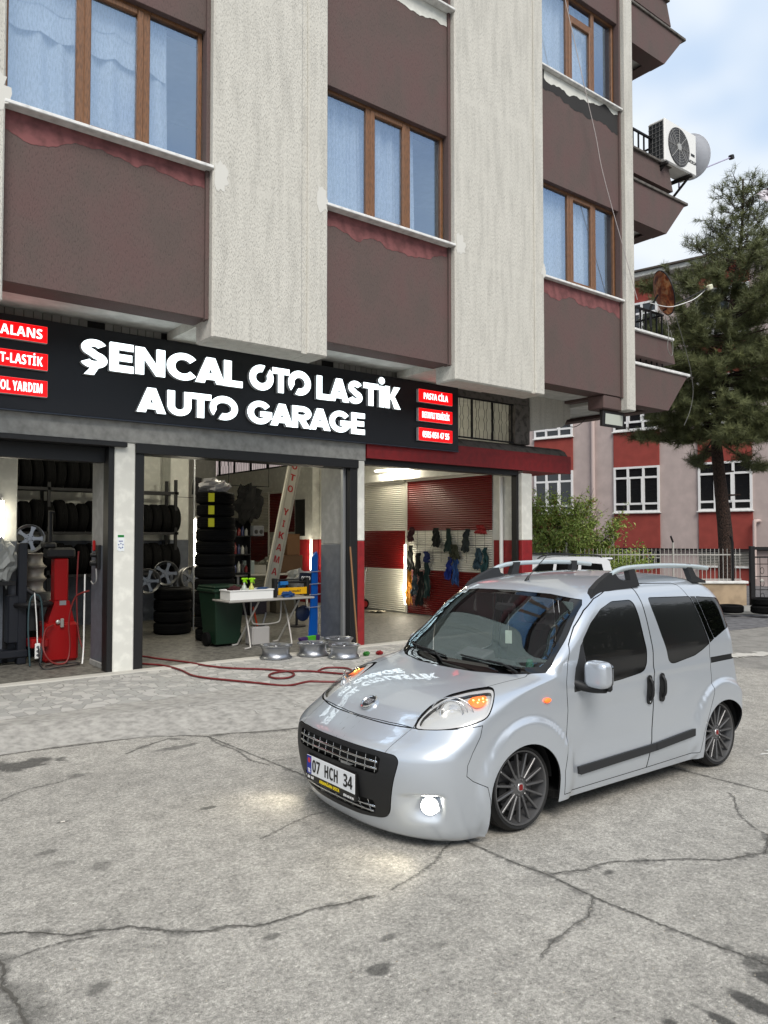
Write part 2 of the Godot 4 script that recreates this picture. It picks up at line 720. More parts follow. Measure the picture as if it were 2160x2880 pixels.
func blotch(at: Vector3, rx: float, rz: float, turn: float, mb: Mb, ragged := 0.35) -> void:
	var k := 22
	var ring := []
	var f := noise(int(at.x * 100.0) + 5, 1.0, 2)
	for i in k:
		var a := TAU * i / k
		var r := 1.0 + ragged * 1.6 * f.get_noise_2d(cos(a) * 1.7, sin(a) * 1.7) + rng.randf_range(-0.1, 0.1) * ragged
		var p := Vector2(cos(a) * rx * r, sin(a) * rz * r).rotated(turn)
		ring.append(at + Vector3(p.x, 0, p.y))
	for i in k:
		mb.tri_n(at, ring[i], ring[(i + 1) % k], Vector3.UP, Vector3.UP, Vector3.UP)


func flat_rect(x0: float, z0: float, x1: float, z1: float, y: float) -> Mb:
	var mb := Mb.new()
	mb.facing(Vector3(x0, y, z0), Vector3(x1, y, z0), Vector3(x1, y, z1), Vector3(x0, y, z1), Vector3.UP)
	return mb


func ramp_foot(x: float) -> float:
	return -7.62 + 0.85 * smoothstep(2.0, 4.6, x) + 0.25 * smoothstep(4.6, 7.5, x)


# worn lines in the concrete: [x, z, x, z ...], width
var cracks := [
		[[3.37, -7.07, 3.44, -5.6, 3.5, -4.6, 3.53, -3.70, 3.53, -3.22, 3.56, -2.99, 3.54, -2.64, 3.56, -2.23, 3.60, -1.88, 3.64, -1.5, 3.7, -0.6], 0.013],
		[[6.03, -6.2, 6.03, -3.68, 6.04, -3.06, 6.05, -2.6, 6.08, -1.0], 0.012],
		[[3.58, -2.98, 3.69, -2.93, 3.79, -2.89, 3.96, -2.87, 4.04, -2.84, 4.17, -2.75, 4.39, -2.61, 4.54, -2.47, 4.72, -2.40, 4.88, -2.35, 5.18, -2.48], 0.013],
		[[3.54, -2.65, 3.44, -2.59, 3.34, -2.53, 3.22, -2.52, 3.13, -2.50, 3.03, -2.49, 2.91, -2.45, 2.84, -2.43], 0.009],
		[[5.79, -3.08, 5.71, -2.98, 5.48, -2.85, 5.34, -2.73, 5.20, -2.56, 5.18, -2.48, 5.3, -2.2], 0.009],
		[[0.90, -4.23, 1.00, -4.17, 1.12, -4.05, 1.17, -3.99, 1.27, -3.97, 1.37, -3.92, 1.43, -3.90, 1.50, -3.82, 1.58, -3.72, 1.66, -3.65, 1.74, -3.60, 1.82, -3.60, 1.93, -3.51, 2.03, -3.49, 2.13, -3.48, 2.30, -3.47, 2.44, -3.42, 2.62, -3.40], 0.014],
		[[0.83, -4.0, 0.85, -3.88, 0.81, -3.75, 0.83, -3.59, 0.83, -3.40, 0.78, -3.2], 0.03],
		[[3.37, -7.08, 3.33, -6.83, 3.36, -6.47, 3.31, -6.10, 3.37, -5.86], 0.01],
		[[2.53, -6.99, 2.68, -7.09, 2.84, -7.17, 3.03, -7.25, 3.15, -7.13], 0.016],
		[[1.34, -6.32, 1.45, -6.42, 1.59, -6.49, 1.78, -6.51, 1.98, -6.58], 0.008],
		[[0.85, -3.96, 0.92, -3.94, 1.01, -3.96, 1.15, -3.94, 1.28, -3.91], 0.008],
		[[3.46, -5.98, 3.60, -5.94, 3.69, -5.93], 0.008],
		[[2.52, -4.49, 2.79, -4.59, 2.99, -4.65, 3.15, -4.64], 0.007],
		[[2.72, -3.40, 2.91, -3.44, 3.16, -3.52, 3.31, -3.62, 3.5, -3.7], 0.008],
		[[-0.4, -7.85, 0.6, -7.72, 1.61, -7.64, 1.90, -7.61, 2.26, -7.57, 2.66, -7.50, 2.91, -7.44, 3.21, -7.26, 3.37, -7.09, 3.61, -7.06, 3.81, -6.95, 4.03, -6.87, 4.25, -6.82], 0.022],
]


# the near concrete with its grit, pits, stains, painted shadow bands and dirty cracks, 12 by 7.2 metres
func concrete_picture() -> ImageTexture:
	var w := 2048
	var h := 1229
	var big := noise(101, 0.004, 5).get_image(w, h, false, false, false).get_data()
	var mid := noise(102, 0.03, 4).get_image(w, h, false, false, false).get_data()
	var fin := noise(103, 0.16, 3).get_image(w, h, false, false, false).get_data()
	var cut := PackedFloat32Array()
	cut.resize(w * h)
	cut.fill(1.0)
	var r2 := RandomNumberGenerator.new()
	r2.seed = 91
	var sx := w / 12.0
	var stamp := func(px: float, py: float, rad: float, dark: float) -> void:
		var r := int(ceil(rad))
		for yy in range(int(py) - r, int(py) + r + 1):
			if yy < 0 or yy >= h:
				continue
			for xx in range(int(px) - r, int(px) + r + 1):
				if xx < 0 or xx >= w:
					continue
				var d := Vector2(xx + 0.5 - px, yy + 0.5 - py).length() / rad
				if d < 1.0:
					var k := yy * w + xx
					cut[k] = minf(cut[k], lerpf(dark, 1.0, d * d))
	for c in cracks:
		var f: Array = c[0]
		for i in range(0, f.size() - 2, 2):
			var a := Vector2((f[i] + 0.5) * sx, (f[i + 1] + 8.0) * sx)
			var b := Vector2((f[i + 2] + 0.5) * sx, (f[i + 3] + 8.0) * sx)
			var n := int((b - a).length() / 1.5) + 1
			for k in n:
				var p := a.lerp(b, float(k) / n) + Vector2(r2.randf_range(-1.6, 1.6), r2.randf_range(-1.6, 1.6))
				stamp.call(p.x, p.y, c[1] * sx * r2.randf_range(0.35, 1.1) + 0.7, r2.randf_range(0.55, 0.85))
				if r2.randf() < 0.06:
					stamp.call(p.x, p.y, c[1] * sx * r2.randf_range(2.0, 4.0), 0.72)
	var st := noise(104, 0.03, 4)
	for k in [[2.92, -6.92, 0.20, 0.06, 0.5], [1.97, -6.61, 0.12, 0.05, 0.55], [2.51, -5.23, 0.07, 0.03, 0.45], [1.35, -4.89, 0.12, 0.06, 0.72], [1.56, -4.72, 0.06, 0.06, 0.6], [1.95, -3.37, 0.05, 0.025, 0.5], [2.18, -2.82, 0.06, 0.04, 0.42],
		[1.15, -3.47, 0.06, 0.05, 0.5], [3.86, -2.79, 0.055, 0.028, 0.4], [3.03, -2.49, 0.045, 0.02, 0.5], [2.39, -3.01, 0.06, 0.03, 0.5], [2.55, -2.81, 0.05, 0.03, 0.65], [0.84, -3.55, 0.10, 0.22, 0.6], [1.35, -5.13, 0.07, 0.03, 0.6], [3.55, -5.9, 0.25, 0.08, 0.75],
		[3.265, -1.62, 0.045, 0.16, 0.28], [3.055, -1.66, 0.03, 0.11, 0.28], [3.50, -1.66, 0.05, 0.13, 0.28], [2.87, -1.79, 0.04, 0.05, 0.35], [3.58, -1.78, 0.10, 0.06, 0.45], [3.36, -1.55, 0.10, 0.03, 0.3], [1.55, -7.22, 0.46, 0.15, 0.36], [4.6, -4.4, 1.0, 0.9, 0.86], [1.58, -5.6, 0.035, 0.02, 0.5], [3.3, -4.5, 0.5, 0.12, 0.8]]:  # long dark bands at the near right: a cast shadow painted into the colour
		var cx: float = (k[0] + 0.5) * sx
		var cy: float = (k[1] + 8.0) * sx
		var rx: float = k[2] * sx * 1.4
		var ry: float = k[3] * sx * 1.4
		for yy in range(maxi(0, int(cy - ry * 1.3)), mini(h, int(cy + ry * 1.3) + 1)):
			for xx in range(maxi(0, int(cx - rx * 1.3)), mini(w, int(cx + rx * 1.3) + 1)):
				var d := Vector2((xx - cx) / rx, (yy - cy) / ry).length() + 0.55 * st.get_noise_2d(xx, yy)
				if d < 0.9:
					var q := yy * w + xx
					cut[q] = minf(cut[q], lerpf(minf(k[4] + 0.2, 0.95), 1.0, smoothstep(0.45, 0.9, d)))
	var out := PackedByteArray()
	out.resize(w * h * 3)
	var last := 0.0
	for i in w * h:
		var rnd := r2.randi()
		var v := 0.645 + (big[i] - 128) * 0.00042 + (mid[i] - 128) * 0.0006 + (fin[i] - 128) * 0.0009 + ((rnd & 255) - 128) * 0.0006
		var e := (rnd >> 8) & 1023
		if e < 16:
			last = 0.05 + 0.0002 * ((rnd >> 18) & 1023)
		elif e < 40:
			last = -0.14
		v = (v + last) * cut[i]
		last *= 0.35
		out[i * 3] = clampi(int(v * 257.0), 0, 255)
		out[i * 3 + 1] = clampi(int(v * 252.0), 0, 255)
		out[i * 3 + 2] = clampi(int(v * 240.0), 0, 255)
	return ImageTexture.create_from_image(Image.create_from_data(w, h, false, Image.FORMAT_RGB8, out))


func make_ground() -> void:
	var street := setting("street", flat_rect(-500, -500, 500, 500, 0.0), M.street)
	var near := ArrayMesh.new()
	var arr := []
	arr.resize(Mesh.ARRAY_MAX)
	arr[Mesh.ARRAY_VERTEX] = PackedVector3Array([Vector3(-0.5, 0.0035, -8.0), Vector3(11.5, 0.0035, -8.0), Vector3(11.5, 0.0035, -0.8), Vector3(-0.5, 0.0035, -0.8)])
	arr[Mesh.ARRAY_NORMAL] = PackedVector3Array([Vector3.UP, Vector3.UP, Vector3.UP, Vector3.UP])
	arr[Mesh.ARRAY_TEX_UV] = PackedVector2Array([Vector2(0, 0), Vector2(1, 0), Vector2(1, 1), Vector2(0, 1)])
	arr[Mesh.ARRAY_INDEX] = PackedInt32Array([0, 1, 2, 0, 2, 3])
	near.add_surface_from_arrays(Mesh.PRIMITIVE_TRIANGLES, arr)
	var nm := mat(Color(1, 1, 1), 0.9)
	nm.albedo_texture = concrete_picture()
	over(nm, M.grain, Vector3(1.3, 1.3, 1.3))
	nm.heightmap_enabled = true
	nm.heightmap_scale = 0.25
	nm.heightmap_texture = nm.albedo_texture
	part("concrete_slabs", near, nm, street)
	# worn cracks and the joints between the slabs
	for k in cracks:
		var mb := Mb.new()
		ribbon(k[0], k[1] * 0.34, 0.0075, mb)
		part("crack", mb, M.crack, street)
	# loose grit and pale aggregate
	var peb := Mb.new()
	peb.ball(Vector3.ZERO, Vector3(1, 0.35, 0.8), 6, 4)
	var mm := MultiMesh.new()
	mm.transform_format = MultiMesh.TRANSFORM_3D
	mm.use_colors = true
	mm.mesh = peb.mesh()
	mm.instance_count = 15000
	for i in mm.instance_count:
		var u := rng.randf()
		var z := -0.9 - 6.6 * u * u - 0.3 * u
		var x := rng.randf_range(-0.2, 7.5)
		var s := 0.0012 + 0.0045 * pow(rng.randf(), 5.0)
		mm.set_instance_transform(i, Transform3D(Basis(Vector3.UP, rng.randf() * TAU).scaled(Vector3.ONE * s), Vector3(x, 0.004, z)))
		var t := rng.randf()
		mm.set_instance_color(i, Color(0.62, 0.60, 0.55) if t < 0.55 else Color(0.22, 0.21, 0.2) if t < 0.85 else Color(0.42, 0.36, 0.3))
	var gr := MultiMeshInstance3D.new()
	gr.name = "grit"
	gr.multimesh = mm
	gr.material_override = M.grit
	gr.set_meta("kind", "stuff")
	gr.set_meta("label", "tiny pale pebbles scattered over the grey concrete street")
	add_child(gr)
	# the rounded concrete ramp up to the paved apron
	var rows := []
	for i in 61:
		var x := -7.0 + 18.5 * i / 60.0
		var z0 := ramp_foot(x)
		var row := []
		for j in 15:
			var k := j / 14.0
			var z := lerpf(z0, -9.02, k)
			var y := 0.14 * pow(sin(minf(k * 1.6, 1.0) * PI / 2), 1.6) * (1.0 - 0.83 * smoothstep(0.3, 1.0, k)) + 0.001
			row.append(Vector3(x, y, z))
		rows.append(row)
	var rm := Mb.new()
	rm.sheet(rows)
	var ramp := setting("concrete_ramp", rm, M.ramp)
	var scr := Mb.new()
	for i in 26:
		var x := rng.randf_range(3.2, 5.2)
		var z := rng.randf_range(-8.3, -7.4)
		var k := (z - ramp_foot(x)) / (-9.02 - ramp_foot(x))
		var y := 0.14 * pow(sin(minf(k * 1.6, 1.0) * PI / 2), 1.6) * (1.0 - 0.83 * smoothstep(0.3, 1.0, k)) + 0.006
		if k > 0.12 and k < 0.9:
			ribbon([x, z, x + rng.randf_range(-0.05, 0.12), z + rng.randf_range(0.05, 0.16)], 0.008, y, scr, 0.7)
	part("scrape", scr, mat(Color(0.72, 0.715, 0.69), 0.9), ramp)
	# apron of broken marble pieces set in mortar
	var ap := Mb.new()
	ap.span(Vector3(-7, -0.2, -11.0), Vector3(11.5, 0.022, -9.0))
	# joints of the square slabs
	var apron := setting("paved_apron", ap, M.apron)
	crazy_paving(apron)
	var lip := Mb.new()
	var zl := []
	for i in 120:
		zl.append(-10.94 + 0.03 * noise(77, 0.9, 3).get_noise_1d(i * 0.4))
	for i in 119:
		var x0 := -6.0 + 19.5 * i / 119.0
		var x1 := -6.0 + 19.5 * (i + 1) / 119.0
		lip.facing(Vector3(x0, 0.04, zl[i]), Vector3(x1, 0.04, zl[i + 1]), Vector3(x1, 0.04, -11.12), Vector3(x0, 0.04, -11.12), Vector3.UP)
		lip.facing(Vector3(x0, 0.0, zl[i] + 0.012), Vector3(x1, 0.0, zl[i + 1] + 0.012), Vector3(x1, 0.04, zl[i + 1]), Vector3(x0, 0.04, zl[i]), Vector3(0, 0, 1))
	part("threshold", lip, mat(Color(0.70, 0.69, 0.66), 0.9), apron)
	var fl := Mb.new()
	fl.span(Vector3(-7.0, -0.2, -26.2), Vector3(12.9, 0.036, -11.0))
	setting("workshop_floor", fl, M.floor)
	# darker asphalt of the side street and its pale gutter
	var asp := Mb.new()
	asp.facing(Vector3(12.95, 0.005, -60), Vector3(60, 0.005, -60), Vector3(60, 0.005, -3.2), Vector3(12.95, 0.005, -8.6), Vector3.UP)
	setting("side_road", asp, M.asphalt)
	var gut := Mb.new()
	ribbon([12.2, -6.6, 13.5, -6.1, 15.5, -5.2, 18.5, -3.9, 22.0, -2.5], 0.34, 0.011, gut, 0.06)
	setting("road_gutter", gut, mat(Color(0.74, 0.73, 0.70), 0.9))
	var spl := Mb.new()
	for k in [[7.25, -3.3, 0.16, 0.07], [7.6, -3.1, 0.22, 0.05], [7.9, -3.5, 0.1, 0.05], [7.4, -3.0, 0.12, 0.04], [8.3, -3.3, 0.2, 0.05]]:
		blotch(Vector3(k[0], 0.009, k[1]), k[2], k[3], 0.4, spl, 0.9)
	part("paint_splash", spl, mat(Color(0.80, 0.80, 0.78), 0.8), street)


func crazy_paving(apron: Node3D) -> void:
	var x0 := 0.4
	var x1 := 9.0
	var z0 := -10.9
	var z1 := -9.02
	var step := 0.128
	var nx := int((x1 - x0) / step)
	var nz := int((z1 - z0) / step)
	var seeds := []
	for i in nx:
		for j in nz:
			seeds.append(Vector2(x0 + (i + 0.5 + rng.randf_range(-0.44, 0.44)) * step, z0 + (j + 0.5 + rng.randf_range(-0.44, 0.44)) * step))
	var cells := []
	for i in nx:
		for j in nz:
			var s: Vector2 = seeds[i * nz + j]
			var sq := v2([s.x - 0.15, s.y - 0.15, s.x + 0.15, s.y - 0.15, s.x + 0.15, s.y + 0.15, s.x - 0.15, s.y + 0.15])
			for di in range(-2, 3):
				for dj in range(-2, 3):
					var a := i + di
					var b := j + dj
					if (di == 0 and dj == 0) or a < 0 or b < 0 or a >= nx or b >= nz:
						continue
					var q: Vector2 = seeds[a * nz + b]
					var mid := (s + q) / 2
					var d := (q - s).normalized()
					var cut := PackedVector2Array()
					for k in sq.size():
						var p := sq[k]
						var r := sq[(k + 1) % sq.size()]
						var dp := (p - mid).dot(d)
						var dr := (r - mid).dot(d)
						if dp <= 0:
							cut.append(p)
						if dp * dr < 0:
							cut.append(p.lerp(r, dp / (dp - dr)))
					sq = cut
			var small := Geometry2D.offset_polygon(sq, -rng.randf_range(0.003, 0.011))
			if small.size() and small[0].size() > 2:
				cells.append([s, small[0]])
	cells.sort_custom(func(a, b): return absf(a[0].x - 4.6) + absf(a[0].y + 9.6) * 0.6 < absf(b[0].x - 4.6) + absf(b[0].y + 9.6) * 0.6)
	var rest := Mb.new()
	for k in cells.size():
		var s: Vector2 = cells[k][0]
		var mb := rest if k >= 300 else Mb.new()
		var dz := rng.randf_range(-0.0025, 0.0005)
		mb.tinted = true
		mb.tint = [Color(0.335, 0.33, 0.31), Color(0.30, 0.295, 0.28), Color(0.42, 0.41, 0.385)][rng.randi() % 3]
		mb.prism(cells[k][1], Transform3D(Basis(Vector3.RIGHT, Vector3.BACK, Vector3.DOWN), Vector3(0, 0.0135 + dz, 0)), -0.012, false)
		if k < 300:
			part("stone_piece", mb, M.chips, apron)
	var o := part("stone_pieces", rest, M.chips, apron)
	o.set_meta("kind", "stuff")


const ZP := -9.45
const ZB := -9.6


func pier(x0: float, x1: float, y0: float, y1: float, zf: float, zb: float, groove: float) -> Mb:
	var mb := Mb.new()
	if groove <= 0.0:
		mb.span(Vector3(x0, y0, zb), Vector3(x1, y1, zf), 0.02)
	else:
		mb.span(Vector3(x0, y0, zb), Vector3(groove, y1, zf), 0.025)
		mb.span(Vector3(groove + 0.09, y0, zb), Vector3(x1, y1, zf), 0.02)
		mb.span(Vector3(groove - 0.01, y0 + 0.006, zb + 0.01), Vector3(groove + 0.1, y1 - 0.01, zf - 0.035))
	return mb


func window_unit(b: Node3D, x0: float, x1: float, y0: float, y1: float, z: float, m1: float, m2: float, transom: bool, drape: int) -> void:
	var w := 0.06
	var fr := Mb.new()
	var zc := z - 0.04
	for k in [[x0, x0 + w, y0, y1], [x1 - w, x1, y0, y1], [m1 - 0.05, m1 + 0.05, y0 + w, y1 - w], [m2 - 0.05, m2 + 0.05, y0 + w, y1 - w], [x0 + w, m1 - 0.05, y1 - w, y1], [m1 - 0.05, m2 + 0.05, y1 - w, y1 + 0.001], [m2 + 0.05, x1 - w, y1 - w, y1], [x0 + w, m1 - 0.05, y0, y0 + w], [m1 - 0.05, m2 + 0.05, y0 - 0.001, y0 + w], [m2 + 0.05, x1 - w, y0, y0 + w]]:
		fr.span(Vector3(k[0], k[2], zc - 0.035), Vector3(k[1], k[3], zc + 0.035), 0.008)
	var win := part("window", fr, M.wood, b)
	var sx0 := m1 + 0.05
	var sx1 := m2 - 0.05
	var sy1 := y1 - w
	if transom:
		var ty := y1 - 0.42
		var tb := Mb.new()
		tb.span(Vector3(sx0, ty - 0.05, zc - 0.03), Vector3(sx1, ty + 0.05, zc + 0.033), 0.006)
		part("transom", tb, M.wood, win)
		var tp := Mb.new()
		tp.facing(Vector3(sx0, ty + 0.05, zc), Vector3(sx1, ty + 0.05, zc), Vector3(sx1, sy1, zc), Vector3(sx0, sy1, zc), Vector3(0, 0, 1))
		part("pane", tp, M.window_glass, win)
		sy1 = ty - 0.05
	var sa := Mb.new()
	var s := 0.075
	for k in [[sx0 - 0.012, sx0 + s, y0 + w - 0.01, sy1], [sx1 - s, sx1 + 0.012, y0 + w - 0.01, sy1], [sx0 + s, sx1 - s, sy1 - s, sy1 + 0.004], [sx0 + s, sx1 - s, y0 + w - 0.014, y0 + w + s]]:
		sa.span(Vector3(k[0], k[2], zc - 0.02), Vector3(k[1], k[3], zc + 0.05), 0.012)
	part("sash", sa, M.wood, win)
	for k in [[x0 + w, m1 - 0.05, y0 + w, y1 - w], [sx0 + s, sx1 - s, y0 + w + s, sy1 - s], [m2 + 0.05, x1 - w, y0 + w, y1 - w]]:
		for zz in [zc, zc - 0.018]:
			var p := Mb.new()
			p.facing(Vector3(k[0], k[2], zz), Vector3(k[1], k[2], zz), Vector3(k[1], k[3], zz), Vector3(k[0], k[3], zz), Vector3(0, 0, 1))
			part("pane", p, M.window_glass if zz == zc else M.glass, win)
	# net curtains hang behind
	var spans := []
	if drape == 0:
		spans = [[x0 + 0.05, x1 - 0.42, 0.025, 9.0]]
	elif drape == 1:
		spans = [[x0, m1 + 0.05, 0.02, 14.0], [m1 + 0.08, m2 + 0.02, 0.03, 11.0], [m2 + 0.05, m2 + 0.28, 0.03, 16.0]]
	else:
		spans = [[x0 + 0.05, x1 - 0.5, 0.02, 12.0]]
	for sp in spans:
		var g := []
		for i in 14:
			var ky := i / 13.0
			var row := []
			for j in 70:
				var kx := j / 69.0
				var x: float = lerpf(sp[0], sp[1], kx)
				x += 0.03 * sin(kx * 7.0 + ky * 2.0) * (1.0 - ky) * (1.0 - ky)
				row.append(Vector3(x, lerpf(y0 - 0.05, y1 + 0.1, ky), z - 0.22 + sp[2] * sin(kx * sp[3] * (sp[1] - sp[0]) * 2.2 + 1.3 * sin(ky * 2.0)) + 0.012 * sin(kx * 61.0 + ky * 3.0)))
			g.append(row)
		var c := Mb.new()
		c.sheet(g)
		part("curtain", c, M.curtain, win)
	if drape == 0:
		for band in [[y1 - 0.72, 0.55], [y1 - 0.38, 0.4]]:
			var g := []
			for i in 6:
				var row := []
				for j in 90:
					var kx := j / 89.0
					var low: float = band[0] - 0.07 * absf(sin(kx * 9.0 * PI / 2.0))
					row.append(Vector3(lerpf(x0, x1 - 0.45, kx), lerpf(low, band[0] + band[1], i / 5.0), z - 0.15 - band[1] * 0.05 + 0.008 * sin(kx * 50.0)))
				g.append(row)
			var c := Mb.new()
			c.sheet(g)
			part("valance", c, M.curtain, win)


func ragged_strip(x0: float, x1: float, y1: float, lo: float, hi: float, z: float, s: int) -> Mb:
	var mb := Mb.new()
	var f := noise(s, 0.7, 5)
	var k := 90
	for i in k:
		var a := lerpf(x0, x1, float(i) / k)
		var b := lerpf(x0, x1, float(i + 1) / k)
		var da := lerpf(lo, hi, 0.5 + f.get_noise_1d(a))
		var db := lerpf(lo, hi, 0.5 + f.get_noise_1d(b))
		mb.facing(Vector3(a, y1 - da, z), Vector3(b, y1 - db, z), Vector3(b, y1, z), Vector3(a, y1, z), Vector3(0, 0, 1))
	return mb


func make_apartment() -> void:
	var b := thing("apartment_building", "corner apartment block with brown panels, pale plaster piers and a workshop below", "building")
	# plaster piers that rise between the windows
	for k in [[-1.2, 1.94, 1.5], [4.51, 6.37, 5.93], [8.99, 11.30, 10.95]]:
		part("pier", pier(k[0], k[1], 4.64, 15.4, ZP, -9.98, k[2]), M.plaster, b)
		var rib := Mb.new()
		rib.span(Vector3(k[0] + 0.05, 4.93, -11.1), Vector3(k[1] - 0.05, 5.06, -9.981))
		part("cross_beam", rib, M.plaster, b)
	part("corner_strip", pier(13.95, 14.24, 4.63, 15.4, ZP, -9.75, 0.0), M.plaster, b)
	var bays := [[1.94, 4.51], [6.37, 8.99], [11.30, 13.95], [-3.8, -1.2]]
	for i in bays.size():
		var x0: float = bays[i][0]
		var x1: float = bays[i][1]
		for k in [[4.92, 6.94, false], [8.88, 11.04, true], [12.95, 15.4, true]]:
			var mb := Mb.new()
			mb.span(Vector3(x0, k[0], ZB - 0.43), Vector3(x1, k[1], ZB), 0.006)
			part("brown_panel", mb, M.brown, b)
		# reveal strip down the right of each bay
		var rv := Mb.new()
		rv.span(Vector3(x1 - 0.055, 4.9, ZB - 0.1), Vector3(x1 - 0.001, 15.38, ZB + 0.045), 0.006)
		part("reveal", rv, M.brown, b)
		for k in [[6.98, 8.88], [11.09, 12.95]]:
			var sl := Mb.new()
			sl.span(Vector3(x0 - 0.01, k[0] - 0.045, ZB - 0.15), Vector3(x1 + 0.01, k[0], ZB + 0.1 if x1 > 13.9 else ZB + 0.16), 0.008)
			part("sill", sl, M.sill, b)
			var w := x1 - x0
			var m1: float = [0.0, 0.0, 0.0, 0.0][i] + x0 + w * [0.347, 0.36, 0.40, 0.36][i]
			var m2: float = x0 + w * [0.672, 0.675, 0.71, 0.67][i]
			window_unit(b, x0 + 0.01, x1 - 0.06, k[0], k[1] + 0.02, ZB - 0.09, m1, m2, k[0] > 10.0, 0 if i == 0 else (1 if i == 1 else 2))
		# repainted rose patch under the first sill
		part("rose_patch", ragged_strip(x0 + 0.002, x1 - 0.056, 6.935, 0.08, 0.40, ZB + 0.004, 40 + i), M.rose, b)
		# mortar smear under the second sill
		part("mortar_smear", ragged_strip(x0 + 0.2, x1 - 0.05, 11.04, 0.05, 0.3, ZB + 0.006, 50 + i), M.white_wall, b)
		if i == 2:
			part("tar_smear", ragged_strip(x0 + 0.05, x1 - 0.06, 11.04, 0.25, 0.55, ZB + 0.003, 60), mat(Color(0.17, 0.165, 0.165), 0.9), b)
	for k in [[4.515, 6.85, 0.22, 0.34], [6.16, 7.0, 0.2, 0.3], [8.995, 6.98, 0.2, 0.3], [11.18, 7.0, 0.12, 0.2], [1.75, 7.05, 0.25, 0.4]]:
		var mb := Mb.new()
		var f := noise(int(k[0] * 10), 0.8, 3)
		var ring := []
		for i in 24:
			var a := TAU * i / 24
			var r := 1.0 + 0.8 * f.get_noise_2d(cos(a) * 2.0, sin(a) * 2.0)
			ring.append(Vector3(clampf(k[0] + 0.1 + cos(a) * k[2] * r * 0.55, k[0] + 0.01, k[0] + 0.6), k[1] + sin(a) * k[3] * r * 0.6, ZP + 0.004))
		for i in 24:
			mb.tri_n(Vector3(k[0] + 0.1, k[1], ZP + 0.004), ring[i], ring[(i + 1) % 24], Vector3.BACK, Vector3.BACK, Vector3.BACK)
		part("filler_patch", mb, mat(Color(0.80, 0.795, 0.77), 0.9), b)
	# soffit, floors, outer walls
	var so := Mb.new()
	so.span(Vector3(-7, 5.06, -26.2), Vector3(14.2, 5.26, -10.031))
	so.span(Vector3(-7, 9.0, -26.2), Vector3(14.2, 9.2, -10.031))
	so.span(Vector3(-7, 13.05, -26.2), Vector3(14.2, 13.25, -10.031))
	so.span(Vector3(-7, 15.2, -26.2), Vector3(14.2, 15.39, -10.031))
	part("floor_slab", so, M.soffit, b)
	var ow := Mb.new()
	ow.span(Vector3(14.0, 5.0, -26.2), Vector3(14.22, 15.39, -9.752))
	ow.span(Vector3(-7.2, 0, -26.4), Vector3(-7.0, 15.39, -9.9))
	ow.span(Vector3(-7, 5.26, -26.4), Vector3(14.0, 15.39, -26.2))
	part("outer_wall", ow, M.brown, b)
	var ro := Mb.new()
	ro.span(Vector3(-7, 5.27, -12.4), Vector3(14.0, 8.99, -12.3))
	ro.span(Vector3(-7, 9.21, -12.4), Vector3(14.0, 13.04, -12.3))
	part("room_wall", ro, M.dark_room, b)
	var cb := Mb.new()
	cb.span(Vector3(13.35, 4.63, -10.03), Vector3(14.0, 4.915, -9.615), 0.02)
	cb.span(Vector3(13.9, 4.632, -10.029), Vector3(14.19, 5.05, -9.76), 0.01)
	part("corner_block", cb, M.brown, b)
	# tapering beam that carries the overhang at the side
	var tp := Mb.new()
	tp.prism(v2([12.84, 4.27, 13.9, 4.46, 14.0, 4.52, 14.08, 4.64, 14.2, 4.67, 14.2, 5.058, 12.84, 5.058]), Transform3D(Basis(), Vector3(0, 0, -11.5)), 0.35)
	part("cantilever_beam", tp, M.plaster, b)
	# small square tiles on the wall strip over the sign
	var tw := Mb.new()
	tw.span(Vector3(-7, 3.7, -11.4), Vector3(10.55, 5.058, -11.17))
	part("upper_wall", tw, mat(Color(0.10, 0.095, 0.09), 0.9), b)
	var tile := Mb.new()
	tile.box(Vector3.ZERO, Vector3(0.112, 0.3, 0.012), 0.003)
	var tm := tile.mesh()
	for i in 86:
		if i in [9, 10, 27, 28, 36, 44, 60, 61]:
			continue
		var o := part("tile", tm, M.tile if rng.randf() < 0.6 else M.tile2, b)
		o.position = Vector3(0.2 + i * 0.121, 4.93, -11.162)
	# concrete beam over the doors, red canopy at the corner
	var bm := Mb.new()
	bm.span(Vector3(-7, 3.34, -11.5), Vector3(8.32, 3.69, -11.1), 0.015)
	part("door_beam", bm, M.beam, b)
	var cn := Mb.new()
	cn.prism(v2([-11.5, 3.42, -11.08, 3.40, -11.08, 3.79, -11.5, 3.79]), Transform3D(Basis(Vector3(0, 0, 1), Vector3.UP, Vector3.LEFT), Vector3(14.12, 0, 0)), 5.79)
	part("red_canopy", cn, M.red_paint, b)
	var ct := Mb.new()
	ct.prism(v2([-11.8, 3.79, -11.075, 3.79, -11.16, 3.9, -11.3, 3.97, -11.8, 4.0]), Transform3D(Basis(Vector3(0, 0, 1), Vector3.UP, Vector3.LEFT), Vector3(14.0, 0, 0)), 5.7)
	part("canopy_top", ct, M.cap, b)
	var cr := Mb.new()
	cr.span(Vector3(12.84, 3.42, -14.5), Vector3(14.12, 3.79, -11.501), 0.01)
	part("side_canopy", cr, M.red_paint, b)
